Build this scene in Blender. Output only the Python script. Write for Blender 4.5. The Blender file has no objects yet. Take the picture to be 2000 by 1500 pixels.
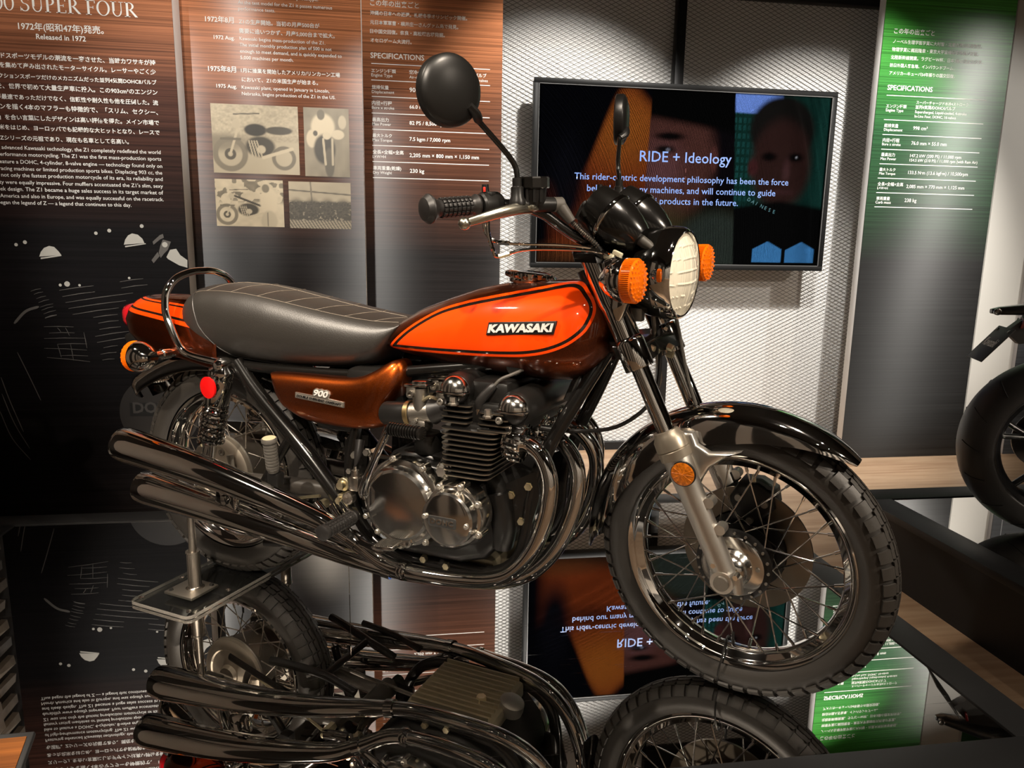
import bpy, bmesh, math, random
import numpy as np
from mathutils import Vector, Matrix

random.seed(7)
sc = bpy.context.scene
col = sc.collection
PI = math.pi

# ------------------------------------------------------------------ camera
YAW, PITCH, ROLL, CAM_H = 0.1482, 0.1842, 0.0164, 1.0036
cam_data = bpy.data.cameras.new('camera')
cam_data.sensor_fit = 'HORIZONTAL'
cam_data.sensor_width = 36.0
cam_data.lens = 36.0 * 1429.04 / 2000.0
cam_data.clip_start = 0.05
cam_data.clip_end = 60
cam = bpy.data.objects.new('camera', cam_data)
col.objects.link(cam)
F = Vector((math.sin(YAW) * math.cos(PITCH), math.cos(YAW) * math.cos(PITCH), -math.sin(PITCH)))
R = Vector((math.cos(YAW), -math.sin(YAW), 0))
U = R.cross(F)
R2 = R * math.cos(ROLL) + U * math.sin(ROLL)
U2 = U * math.cos(ROLL) - R * math.sin(ROLL)
mw = Matrix((R2, U2, -F)).transposed().to_4x4()
mw.translation = (0, 0, CAM_H)
cam.matrix_world = mw
sc.camera = cam

# ------------------------------------------------------------------ world, exposure
world = bpy.data.worlds.new('hall_ambience')
sc.world = world
world.use_nodes = True
bg = world.node_tree.nodes['Background']
bg.inputs[0].default_value = (0.9, 0.86, 0.8, 1)
bg.inputs[1].default_value = 0.06
sc.view_settings.view_transform = 'Standard'
sc.view_settings.look = 'None'
sc.view_settings.gamma = 1.0
sc.view_settings.use_curve_mapping = False
sc.view_settings.exposure = 0.0

# ------------------------------------------------------------------ spotlights of the hall, the last ones added for reflections and fill (position, target, watts, cone deg, colour, radius)
WARM = (1.0, 0.86, 0.70)
NEUT = (1.0, 0.95, 0.88)
SPOTS = [
    ((0.80, 0.50, 3.05), (0.30, 1.72, 0.60), 330, 50, WARM, 0.04),
    ((3.0, -1.0, 2.98), (0.75, 1.45, 0.50), 560, 32, WARM, 0.045),
    ((-0.9, -0.9, 3.02), (-0.35, 2.05, 0.45), 700, 30, WARM, 0.045),
    ((-1.78, 1.25, 3.05), (-0.30, 2.02, 0.50), 420, 46, WARM, 0.045),
    ((-1.80, 0.80, 3.05), (-0.62, 3.57, 0.90), 300, 34, NEUT, 0.04),
    ((1.30, 1.9, 3.05), (-0.50, 3.8, 2.05), 180, 34, NEUT, 0.04),
    ((-0.36, -1.5, 3.0), (0.1, 4.2, 1.0), 520, 16, NEUT, 0.04),
    ((1.20, 2.45, 3.05), (0.86, 4.46, 1.0), 430, 54, NEUT, 0.04),
    ((1.65, 2.2, 3.05), (1.65, 4.46, 0.1), 300, 58, NEUT, 0.04),
    ((2.50, 2.3, 3.05), (2.52, 4.46, 0.75), 620, 54, NEUT, 0.04),
    ((6.6, 0.0, 3.0), (3.15, 4.1, 1.1), 520, 26, NEUT, 0.04),
    ((-1.1, 1.6, 3.05), (-1.35, 3.46, 1.75), 130, 46, NEUT, 0.04),
    ((3.4, 0.4, 3.02), (2.4, 2.4, 0.4), 90, 40, WARM, 0.045),
    ((5.05, -1.0, 2.65), (2.2, 3.2, 0.0), 260, 50, WARM, 0.045),
    ((-0.6, -3.0, 3.1), (-0.6, -4.7, 1.0), 260, 75, WARM, 0.045),  # from here four lamps added to light the unseen walls the chrome reflects
    ((1.6, -3.0, 3.1), (1.6, -4.7, 1.0), 260, 75, WARM, 0.045),
    ((4.2, -3.0, 3.1), (4.2, -4.7, 1.0), 260, 75, WARM, 0.045),
    ((6.2, -1.5, 3.1), (7.9, -1.5, 1.0), 260, 75, WARM, 0.045),
] + [((x_, y_, 3.18), (x_, y_, 0), 22, c_, WARM, 0.03) for x_ in (-1.3, 0.1, 1.5, 2.9, 4.3) for y_, c_ in ((0.1, 84), (-1.3, 100), (-2.7, 116))]  # grid of weak lamps added for fill and sparkle on the chrome
for i, (p, t, w, cone, c, rad) in enumerate(SPOTS):
    ld = bpy.data.lights.new('spot_beam', 'SPOT')
    ld.energy = w
    ld.color = c
    ld.spot_size = math.radians(cone)
    ld.spot_blend = 0.55
    ld.shadow_soft_size = rad
    lo = bpy.data.objects.new('spot_beam', ld)
    lo.location = p
    lo.rotation_euler = (Vector(t) - Vector(p)).to_track_quat('-Z', 'Y').to_euler()
    col.objects.link(lo)

# ------------------------------------------------------------------ object helpers
def tag(o, label, cat, group=None):
    o['label'] = label
    o['category'] = cat
    if group:
        o['group'] = group
    return o


def struct(o):
    o['kind'] = 'structure'
    return o


def empty(name, loc=(0, 0, 0), rz=0.0, label=None, cat=None, group=None):
    o = bpy.data.objects.new(name, None)
    o.empty_display_size = 0.1
    o.location = loc
    o.rotation_euler = (0, 0, rz)
    col.objects.link(o)
    if label:
        tag(o, label, cat, group)
    return o


def link(name, me, parent=None):
    o = bpy.data.objects.new(name, me)
    col.objects.link(o)
    if parent is not None:
        o.parent = parent
    return o


def frame_from(d):
    d = Vector(d).normalized()
    a = Vector((0, 0, 1)) if abs(d.z) < 0.92 else Vector((1, 0, 0))
    u = d.cross(a).normalized()
    v = u.cross(d).normalized()
    return d, u, v


def smooth_path(pts, n=6):
    """Catmull-Rom through the points."""
    P = [Vector(p) for p in pts]
    if len(P) < 3:
        return P
    Q = [P[0] * 2 - P[1]] + P + [P[-1] * 2 - P[-2]]
    out = []
    for i in range(1, len(Q) - 2):
        p0, p1, p2, p3 = Q[i - 1], Q[i], Q[i + 1], Q[i + 2]
        for k in range(n):
            t = k / n
            out.append(0.5 * ((2 * p1) + (p2 - p0) * t + (2 * p0 - 5 * p1 + 4 * p2 - p3) * t * t + (3 * p1 - p0 - 3 * p2 + p3) * t ** 3))
    out.append(P[-1])
    return out


def interp_list(vals, n):
    """the same resampling for radii (linear between control points)."""
    out = []
    for i in range(len(vals) - 1):
        for k in range(n):
            t = k / n
            out.append(vals[i] * (1 - t) + vals[i + 1] * t)
    out.append(vals[-1])
    return out


class MB:
    """collects shapes of one part; build() links them as one mesh object"""

    def __init__(self):
        self.v, self.f, self.m = [], [], []

    def add(self, vs, fs, mi=0):
        b = len(self.v)
        self.v += [tuple(p) for p in vs]
        self.f += [tuple(b + i for i in f) for f in fs]
        self.m += [mi] * len(fs)
        return self

    def box(self, c, s, rot=None, mi=0, bev=0.0):
        hx, hy, hz = s[0] / 2, s[1] / 2, s[2] / 2
        M = rot if rot is not None else Matrix.Identity(3)
        c = Vector(c)
        if bev <= 0:
            vs = [c + M @ Vector((x * hx, y * hy, z * hz)) for x in (-1, 1) for y in (-1, 1) for z in (-1, 1)]
            fs = [(0, 1, 3, 2), (4, 6, 7, 5), (0, 4, 5, 1), (2, 3, 7, 6), (0, 2, 6, 4), (1, 5, 7, 3)]
            return self.add(vs, fs, mi)
        bm = bmesh.new()
        bmesh.ops.create_cube(bm, size=1.0)
        for v in bm.verts:
            v.co = Vector((v.co.x * s[0], v.co.y * s[1], v.co.z * s[2]))
        bmesh.ops.bevel(bm, geom=list(bm.edges), offset=min(bev, 0.49 * min(s)), segments=2, profile=0.5, affect='EDGES')
        bm.verts.ensure_lookup_table()
        vs = [c + M @ v.co for v in bm.verts]
        fs = [[v.index for v in f.verts] for f in bm.faces]
        bm.free()
        return self.add(vs, fs, mi)

    def lathe(self, o, axis, prof, n=32, mi=0, closed=False, arc=None):
        """prof = [(along, radius)...] turned round axis through o"""
        d, u, v = frame_from(axis)
        o = Vector(o)
        k = len(prof)
        vs, fs = [], []
        full = arc is None
        a0, a1 = (0, 2 * PI) if full else arc
        cnt = n if full else n + 1
        for i in range(cnt):
            a = a0 + (a1 - a0) * i / n
            e = u * math.cos(a) + v * math.sin(a)
            for (s, r) in prof:
                vs.append(o + d * s + e * r)
        for i in range(n):
            j = (i + 1) % cnt if full else i + 1
            for q in range(k if closed else k - 1):
                q2 = (q + 1) % k
                fs.append((i * k + q, i * k + q2, j * k + q2, j * k + q))
        return self.add(vs, fs, mi)

    def cyl(self, p0, p1, r0, r1=None, n=14, mi=0):
        p0, p1 = Vector(p0), Vector(p1)
        r1 = r0 if r1 is None else r1
        L = (p1 - p0).length
        return self.lathe(p0, p1 - p0, [(0, 0), (0, r0), (L, r1), (L, 0)], n, mi)

    def tube(self, pts, r, n=10, sm=6, mi=0, caps=True, flat=None):
        """round bar along a smooth path; r may be one radius or one per control point"""
        path = smooth_path(pts, sm) if sm > 1 else [Vector(p) for p in pts]
        if isinstance(r, (int, float)):
            rr = [r] * len(path)
        else:
            rr = interp_list(list(r), sm) if (sm > 1 and len(pts) > 2) else list(r)
        T = []
        for i in range(len(path)):
            a = path[max(0, i - 1)]
            b = path[min(len(path) - 1, i + 1)]
            T.append((b - a).normalized())
        d, u, v = frame_from(T[0])
        vs, fs = [], []
        for i, p in enumerate(path):
            if i:
                ax = T[i - 1].cross(T[i])
                if ax.length > 1e-7:
                    q = Matrix.Rotation(math.asin(max(-1, min(1, ax.length))), 3, ax.normalized())
                    u = q @ u
                u = (u - T[i] * u.dot(T[i])).normalized()
                v = u.cross(T[i])
            f1, f2 = flat if flat else (1, 1)
            for k in range(n):
                a = 2 * PI * k / n
                vs.append(p + u * (math.cos(a) * rr[i] * f1) + v * (math.sin(a) * rr[i] * f2))
        m = len(path)
        for i in range(m - 1):
            for k in range(n):
                k2 = (k + 1) % n
                fs.append((i * n + k, i * n + k2, (i + 1) * n + k2, (i + 1) * n + k))
        if caps:
            fs.append(tuple(range(n - 1, -1, -1)))
            fs.append(tuple((m - 1) * n + k for k in range(n)))
        return self.add(vs, fs, mi)

    def sphere(self, c, r, n=16, mi=0, sc=(1, 1, 1), axis=(0, 0, 1)):
        d, u, v = frame_from(axis)
        c = Vector(c)
        h = n // 2
        vs, fs = [], []
        for i in range(h + 1):
            p = PI * i / h
            for k in range(n):
                a = 2 * PI * k / n
                vs.append(c + u * (r * sc[0] * math.sin(p) * math.cos(a)) + v * (r * sc[1] * math.sin(p) * math.sin(a)) + d * (r * sc[2] * math.cos(p)))
        for i in range(h):
            for k in range(n):
                k2 = (k + 1) % n
                fs.append((i * n + k, i * n + k2, (i + 1) * n + k2, (i + 1) * n + k))
        return self.add(vs, fs, mi)

    def loft(self, secs, mi=0, closed=True, caps=True):
        k = len(secs[0])
        vs = [p for s in secs for p in s]
        fs = []
        for i in range(len(secs) - 1):
            for q in range(k if closed else k - 1):
                q2 = (q + 1) % k
                fs.append((i * k + q, i * k + q2, (i + 1) * k + q2, (i + 1) * k + q))
        if caps and closed:
            fs.append(tuple(range(k - 1, -1, -1)))
            fs.append(tuple((len(secs) - 1) * k + q for q in range(k)))
        return self.add(vs, fs, mi)

    def prism(self, poly, fn, d0, d1, mi=0, ins=0.0, n_mid=0):
        """polygon (a, b) pushed from depth d0 to d1; fn(a, b, d) gives the point; ins = bevel inset of the d1 face"""
        k = len(poly)
        ca = sum(p[0] for p in poly) / k
        cb = sum(p[1] for p in poly) / k
        rings = [[(a, b, d0) for a, b in poly]]
        if ins > 0:
            sg = 1 if d1 > d0 else -1
            rings.append([(a, b, d1 - sg * ins) for a, b in poly])
            rings.append([self._inset(poly, i, ins * 0.5) + (d1 - sg * ins * 0.3,) for i in range(k)])
            rings.append([self._inset(poly, i, ins * 1.3) + (d1,) for i in range(k)])
        else:
            rings.append([(a, b, d1) for a, b in poly])
        secs = [[fn(*p) for p in r] for r in rings]
        return self.loft(secs, mi)

    @staticmethod
    def _inset(poly, i, d):
        k = len(poly)
        p0, p1, p2 = Vector(poly[i - 1]), Vector(poly[i]), Vector(poly[(i + 1) % k])
        area = sum(poly[j][0] * poly[(j + 1) % k][1] - poly[(j + 1) % k][0] * poly[j][1] for j in range(k))
        s = 1 if area > 0 else -1
        e1, e2 = (p1 - p0), (p2 - p1)
        n1 = Vector((-e1.y, e1.x)).normalized() * s
        n2 = Vector((-e2.y, e2.x)).normalized() * s
        nn = (n1 + n2)
        if nn.length < 1e-6:
            nn = n1
        nn.normalize()
        q = p1 + nn * (d / max(0.5, nn.dot(n1)))
        return (q.x, q.y)

    def mesh(self, name, mats, M=None, ang=38, flat=False):
        me = bpy.data.meshes.new(name)
        vs = self.v if M is None else [tuple(M @ Vector(p)) for p in self.v]
        me.from_pydata(vs, [], self.f)
        mats = mats if isinstance(mats, (list, tuple)) else [mats]
        for m in mats:
            me.materials.append(m)
        if len(mats) > 1:
            me.polygons.foreach_set('material_index', self.m)
        bm = bmesh.new()
        bm.from_mesh(me)
        bmesh.ops.remove_doubles(bm, verts=list(bm.verts), dist=1e-6)
        bmesh.ops.recalc_face_normals(bm, faces=list(bm.faces))
        bm.to_mesh(me)
        bm.free()
        if not flat:
            me.shade_smooth()
            me.set_sharp_from_angle(angle=math.radians(ang))
        me.update()
        return me

    def build(self, name, mats, parent=None, M=None, ang=38, flat=False):
        return link(name, self.mesh(name, mats, M, ang, flat), parent)


def regular(n, r, c=(0, 0), a0=0.0):
    return [(c[0] + r * math.cos(a0 + 2 * PI * i / n), c[1] + r * math.sin(a0 + 2 * PI * i / n)) for i in range(n)]


# ------------------------------------------------------------------ materials
def mat(name, color=(0.8, 0.8, 0.8), rough=0.5, metal=0.0, coat=0.0, coat_r=0.03, trans=0.0, ior=1.45, emit=None, es=1.0, spec=0.5, bump=None, vary=None, sheen=0.0):
    m = bpy.data.materials.new(name)
    m.use_nodes = True
    nt = m.node_tree
    b = nt.nodes['Principled BSDF']
    b.inputs['Base Color'].default_value = (*color, 1)
    b.inputs['Roughness'].default_value = rough
    b.inputs['Metallic'].default_value = metal
    b.inputs['Coat Weight'].default_value = coat
    b.inputs['Coat Roughness'].default_value = coat_r
    b.inputs['Transmission Weight'].default_value = trans
    b.inputs['IOR'].default_value = ior
    b.inputs['Specular IOR Level'].default_value = spec
    b.inputs['Sheen Weight'].default_value = sheen
    if emit:
        b.inputs['Emission Color'].default_value = (*emit, 1)
        b.inputs['Emission Strength'].default_value = es
    tc = None
    if bump or vary:
        tc = nt.nodes.new('ShaderNodeTexCoord')
    if bump:
        sc_, st, det = bump
        no = nt.nodes.new('ShaderNodeTexNoise')
        no.inputs['Scale'].default_value = sc_
        no.inputs['Detail'].default_value = det
        bp_ = nt.nodes.new('ShaderNodeBump')
        bp_.inputs['Strength'].default_value = st
        bp_.inputs['Distance'].default_value = 0.002
        nt.links.new(tc.outputs['Object'], no.inputs['Vector'])
        nt.links.new(no.outputs['Fac'], bp_.inputs['Height'])
        nt.links.new(bp_.outputs['Normal'], b.inputs['Normal'])
    if vary:
        sc_, c2 = vary
        no = nt.nodes.new('ShaderNodeTexNoise')
        no.inputs['Scale'].default_value = sc_
        no.inputs['Detail'].default_value = 4
        rp = nt.nodes.new('ShaderNodeValToRGB')
        rp.color_ramp.elements[0].position = 0.35
        rp.color_ramp.elements[1].position = 0.68
        rp.color_ramp.elements[0].color = (*color, 1)
        rp.color_ramp.elements[1].color = (*c2, 1)
        nt.links.new(tc.outputs['Object'], no.inputs['Vector'])
        nt.links.new(no.outputs['Fac'], rp.inputs['Fac'])
        nt.links.new(rp.outputs['Color'], b.inputs['Base Color'])
    return m


CHROME = mat('chrome', (0.83, 0.82, 0.80), 0.045, 1.0)
ALU = mat('polished_aluminium', (0.76, 0.74, 0.70), 0.14, 1.0, bump=(60, 0.03, 2))
ALU_SATIN = mat('satin_aluminium', (0.66, 0.63, 0.58), 0.34, 1.0)
ALU_DULL = mat('cast_aluminium', (0.27, 0.25, 0.22), 0.42, 1.0, bump=(300, 0.15, 2))
ZINC = mat('yellow_zinc', (0.75, 0.66, 0.45), 0.32, 1.0)
STEEL = mat('bare_steel', (0.55, 0.50, 0.44), 0.25, 1.0)
BLACK = mat('black_gloss_paint', (0.005, 0.0045, 0.004), 0.2, 0.0, coat=0.5)
BLACK_SATIN = mat('black_satin', (0.008, 0.0075, 0.007), 0.36, spec=0.4)
ENGINE_BLACK = mat('engine_black', (0.006, 0.0055, 0.005), 0.32, 0.0, coat=0.2, coat_r=0.2)
FIN_EDGE = mat('machined_fin_edge', (0.34, 0.29, 0.23), 0.36, 1.0)
RUBBER = mat('tyre_rubber', (0.026, 0.023, 0.020), 0.46, bump=(220, 0.12, 3))
RUBBER2 = mat('soft_rubber', (0.009, 0.008, 0.0075), 0.42)
RUBBER_GREY = mat('grey_rubber', (0.06, 0.054, 0.046), 0.55)
SEAT = mat('seat_vinyl', (0.020, 0.0175, 0.015), 0.40, spec=0.9, bump=(420, 0.2, 3))
STITCH = mat('seat_seam', (0.16, 0.13, 0.10), 0.6)
AMBER = mat('amber_lens', (0.85, 0.155, 0.003), 0.16, 0.0, coat=1.0)
AMBER_REFL = mat('amber_reflector', (0.75, 0.20, 0.01), 0.25, 0.0, coat=1.0, vary=(160, (0.35, 0.08, 0.0)))
RED_LENS = mat('red_lens', (0.42, 0.006, 0.012), 0.15, 0.0, coat=1.0)
RED_REFL = mat('red_reflector', (0.62, 0.006, 0.006), 0.2, 0.0, coat=1.0)
LENS = mat('headlight_glass', (0.80, 0.74, 0.60), 0.14, 0.0, coat=1.0)  # cream base stands in for light reflected in the unlit lamp
GLASS_MIRROR = mat('mirror_glass', (0.85, 0.86, 0.88), 0.01, 1.0)
WHITE_PAINT = mat('white_paint', (0.78, 0.77, 0.75), 0.5)

# ------------------------------------------------------------------ setting materials
def node_mat(name):
    m = bpy.data.materials.new(name)
    m.use_nodes = True
    return m, m.node_tree, m.node_tree.nodes['Principled BSDF']


def add(nt, typ, **kw):
    n = nt.nodes.new(typ)
    for k, v in kw.items():
        setattr(n, k, v)
    return n


def mirror_floor_mat():
    m, nt, b = node_mat('scratched_black_mirror')
    b.inputs['Metallic'].default_value = 1.0
    b.inputs['Base Color'].default_value = (0.70, 0.69, 0.675, 1)
    tc = add(nt, 'ShaderNodeTexCoord')
    mp = add(nt, 'ShaderNodeMapping')
    mp.inputs['Scale'].default_value = (9, 420, 1)
    mp.inputs['Rotation'].default_value = (0, 0, -0.03)
    no = add(nt, 'ShaderNodeTexNoise')
    no.inputs['Scale'].default_value = 1.0
    no.inputs['Detail'].default_value = 3
    rp = add(nt, 'ShaderNodeValToRGB')
    rp.color_ramp.elements[0].position = 0.66
    rp.color_ramp.elements[0].color = (0.006, 0.006, 0.006, 1)
    rp.color_ramp.elements[1].position = 0.78
    rp.color_ramp.elements[1].color = (0.24, 0.24, 0.24, 1)
    # scratches gather in patches
    big = add(nt, 'ShaderNodeTexNoise')
    big.inputs['Scale'].default_value = 2.2
    rb = add(nt, 'ShaderNodeValToRGB')
    rb.color_ramp.elements[0].position = 0.42
    rb.color_ramp.elements[1].position = 0.62
    mul = add(nt, 'ShaderNodeMath', operation='MULTIPLY')
    ad = add(nt, 'ShaderNodeMath', operation='ADD')
    ad.inputs[1].default_value = 0.006
    L = nt.links
    L.new(tc.outputs['Object'], mp.inputs['Vector'])
    L.new(mp.outputs['Vector'], no.inputs['Vector'])
    L.new(no.outputs['Fac'], rp.inputs['Fac'])
    L.new(tc.outputs['Object'], big.inputs['Vector'])
    L.new(big.outputs['Fac'], rb.inputs['Fac'])
    L.new(rp.outputs['Color'], mul.inputs[0])
    L.new(rb.outputs['Color'], mul.inputs[1])
    L.new(mul.outputs[0], ad.inputs[0])
    L.new(ad.outputs[0], b.inputs['Roughness'])
    return m


def wood_mat():
    m, nt, b = node_mat('pale_wood_floor')
    tc = add(nt, 'ShaderNodeTexCoord')
    mp = add(nt, 'ShaderNodeMapping')
    mp.inputs['Scale'].default_value = (1.2, 14, 1)
    no = add(nt, 'ShaderNodeTexNoise')
    no.inputs['Scale'].default_value = 2.0
    no.inputs['Detail'].default_value = 6
    no.inputs['Distortion'].default_value = 0.5
    rp = add(nt, 'ShaderNodeValToRGB')
    rp.color_ramp.elements[0].position = 0.3
    rp.color_ramp.elements[0].color = (0.30, 0.185, 0.11, 1)
    rp.color_ramp.elements[1].position = 0.7
    rp.color_ramp.elements[1].color = (0.46, 0.32, 0.205, 1)
    L = nt.links
    L.new(tc.outputs['Object'], mp.inputs['Vector'])
    L.new(mp.outputs['Vector'], no.inputs['Vector'])
    L.new(no.outputs['Fac'], rp.inputs['Fac'])
    L.new(rp.outputs['Color'], b.inputs['Base Color'])
    b.inputs['Roughness'].default_value = 0.42
    return m


def panel_mat(name, z_hi, z_lo, c_hi, c_mid, c_lo, aniso=1.0, rough=0.33, spec=0.5):
    """print of brushed metal that fades to black, under a satin film with a horizontal grain"""
    m, nt, b = node_mat(name)
    geo = add(nt, 'ShaderNodeNewGeometry')
    sep = add(nt, 'ShaderNodeSeparateXYZ')
    mr = add(nt, 'ShaderNodeMapRange')
    mr.inputs['From Min'].default_value = z_lo
    mr.inputs['From Max'].default_value = z_hi
    rp = add(nt, 'ShaderNodeValToRGB')
    e = rp.color_ramp.elements
    e[0].position = 0.0
    e[0].color = (*c_lo, 1)
    e[1].position = 1.0
    e[1].color = (*c_hi, 1)
    k = e.new(0.5)
    k.color = (*c_mid, 1)
    mp = add(nt, 'ShaderNodeMapping')
    mp.inputs['Scale'].default_value = (0.7, 1, 130)
    no = add(nt, 'ShaderNodeTexNoise')
    no.inputs['Scale'].default_value = 1.0
    no.inputs['Detail'].default_value = 5
    no.inputs['Roughness'].default_value = 0.7
    r2 = add(nt, 'ShaderNodeMapRange')
    r2.inputs['From Min'].default_value = 0.3
    r2.inputs['From Max'].default_value = 0.72
    r2.inputs['To Min'].default_value = 0.30
    r2.inputs['To Max'].default_value = 1.5
    mx = add(nt, 'ShaderNodeMix', data_type='RGBA', blend_type='MULTIPLY')
    mx.inputs['Factor'].default_value = 1.0
    L = nt.links
    L.new(geo.outputs['Position'], sep.inputs[0])
    L.new(sep.outputs['Z'], mr.inputs['Value'])
    L.new(mr.outputs[0], rp.inputs['Fac'])
    L.new(geo.outputs['Position'], mp.inputs['Vector'])
    L.new(mp.outputs['Vector'], no.inputs['Vector'])
    L.new(no.outputs['Fac'], r2.inputs['Value'])
    L.new(rp.outputs['Color'], mx.inputs['A'])
    L.new(r2.outputs[0], mx.inputs['B'])
    L.new(mx.outputs['Result'], b.inputs['Base Color'])
    tg = add(nt, 'ShaderNodeCombineXYZ')
    tg.inputs[2].default_value = 1.0
    L.new(tg.outputs[0], b.inputs['Tangent'])
    b.inputs['Anisotropic'].default_value = aniso
    b.inputs['Roughness'].default_value = rough
    b.inputs['Specular IOR Level'].default_value = spec
    return m


MIRROR = mirror_floor_mat()
WOOD = wood_mat()
BACKING = mat('white_backing_wall', (0.80, 0.79, 0.77), 0.7)
MESHGREY = mat('grey_expanded_metal', (0.20, 0.195, 0.19), 0.6, 0.0)
FRAME_BLACK = mat('black_powder_coat', (0.010, 0.010, 0.0105), 0.42, spec=0.3, bump=(500, 0.06, 2))
DARK_CEIL = mat('dark_ceiling', (0.03, 0.03, 0.03), 0.8)
COLUMN = mat('cream_wall', (0.62, 0.60, 0.555), 0.6)
GREYSIDE = mat('grey_panel_side', (0.50, 0.48, 0.48), 0.5)
def hall_wall_mat():
    """unseen dark hall wall with tall pale bands added for chrome reflections"""
    m, nt, b = node_mat('hall_wall')
    geo = add(nt, 'ShaderNodeNewGeometry')
    sep = add(nt, 'ShaderNodeSeparateXYZ')
    sm_ = add(nt, 'ShaderNodeMath', operation='ADD')
    md = add(nt, 'ShaderNodeMath', operation='FRACT')
    dv = add(nt, 'ShaderNodeMath', operation='DIVIDE')
    dv.inputs[1].default_value = 1.15
    gt = add(nt, 'ShaderNodeMath', operation='GREATER_THAN')
    gt.inputs[1].default_value = 0.52
    lt = add(nt, 'ShaderNodeMath', operation='LESS_THAN')
    lt.inputs[1].default_value = 2.1
    an = add(nt, 'ShaderNodeMath', operation='MULTIPLY')
    mx = add(nt, 'ShaderNodeMix', data_type='RGBA')
    mx.inputs['A'].default_value = (0.035, 0.032, 0.03, 1)
    mx.inputs['B'].default_value = (0.60, 0.57, 0.53, 1)  # pale bands, added so the chrome has contrast to reflect
    L = nt.links
    L.new(geo.outputs['Position'], sep.inputs[0])
    L.new(sep.outputs['X'], sm_.inputs[0])
    L.new(sep.outputs['Y'], sm_.inputs[1])
    L.new(sm_.outputs[0], dv.inputs[0])
    L.new(dv.outputs[0], md.inputs[0])
    L.new(md.outputs[0], gt.inputs[0])
    L.new(sep.outputs['Z'], lt.inputs[0])
    L.new(gt.outputs[0], an.inputs[0])
    L.new(lt.outputs[0], an.inputs[1])
    L.new(an.outputs[0], mx.inputs['Factor'])
    L.new(mx.outputs['Result'], b.inputs['Base Color'])
    b.inputs['Roughness'].default_value = 0.6
    return m


HALL_WALL = hall_wall_mat()

FLOOR_Z = -0.27

# ------------------------------------------------------------------ floor, ceiling, walls
struct(MB().box((1.5, 0.2, FLOOR_Z - 0.05), (13, 10.0, 0.1)).build('floor', WOOD, flat=True))
struct(MB().box((1.5, 0.2, 3.35), (13, 10.0, 0.1)).build('ceiling', DARK_CEIL, flat=True))
wall_back = struct(MB().box((1.5, 4.53, 1.54), (13, 0.1, 3.62)).build('wall_back', BACKING, flat=True))
struct(MB().box((1.5, -4.75, 1.54), (13, 0.1, 3.62)).build('wall_front', HALL_WALL, flat=True))
struct(MB().box((7.95, 0.2, 1.54), (0.1, 10, 3.62)).build('wall_right', HALL_WALL, flat=True))


def mesh_sheet(x0, x1, z0, z1, y, px, pz):
    """expanded metal: two families of straight strands that cross in diamonds"""
    mb = MB()
    w, t = 0.0024, 0.0022
    slope = pz / px
    for sg in (1, -1):
        k = slope * sg
        # line: z = k * x + c
        cs = [z0 - k * x0, z0 - k * x1, z1 - k * x0, z1 - k * x1]
        c = math.floor(min(cs) / pz) * pz
        while c < max(cs):
            pts = []
            for xx in (x0, x1):
                zz = k * xx + c
                if z0 <= zz <= z1:
                    pts.append((xx, zz))
            for zz in (z0, z1):
                xx = (zz - c) / k
                if x0 < xx < x1:
                    pts.append((xx, zz))
            if len(pts) >= 2:
                pts.sort()
                a, b2 = pts[0], pts[-1]
                if (b2[0] - a[0]) > 0.01:
                    d = Vector((b2[0] - a[0], b2[1] - a[1])).normalized()
                    n = Vector((-d.y, d.x)) * (w / 2)
                    yy = y + (0.0011 if sg > 0 else -0.0011)
                    q = [(a[0] + n.x, a[1] + n.y), (a[0] - n.x, a[1] - n.y), (b2[0] - n.x, b2[1] - n.y), (b2[0] + n.x, b2[1] + n.y)]
                    vs = [(u_, yy - t / 2, v_) for u_, v_ in q] + [(u_, yy + t / 2, v_) for u_, v_ in q]
                    mb.add(vs, [(0, 1, 2, 3), (4, 7, 6, 5), (0, 4, 5, 1), (2, 6, 7, 3)])
            c += pz
    return mb


for (x0, x1) in ((0.40, 1.60), (1.655, 2.95)):
    o = mesh_sheet(x0, x1, -0.22, 2.47, 4.452, 0.0505, 0.0245).build('expanded_metal_mesh', MESHGREY, wall_back, flat=True)
    o['kind'] = 'stuff'
struct(MB().box((1.70, 4.45, -0.245), (2.6, 0.04, 0.05)).build('baseboard_back', FRAME_BLACK, flat=True))
struct(MB().box((1.627, 4.43, 1.12), (0.055, 0.06, 2.72), bev=0.004).build('trim_1', FRAME_BLACK))
struct(MB().box((2.30, 4.44, 2.56), (1.30, 0.06, 0.17), bev=0.004).build('trim_2', FRAME_BLACK))
struct(MB().box((3.72, 4.28, 1.5), (0.30, 0.30, 3.54)).build('trim_3', COLUMN, flat=True))

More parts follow.
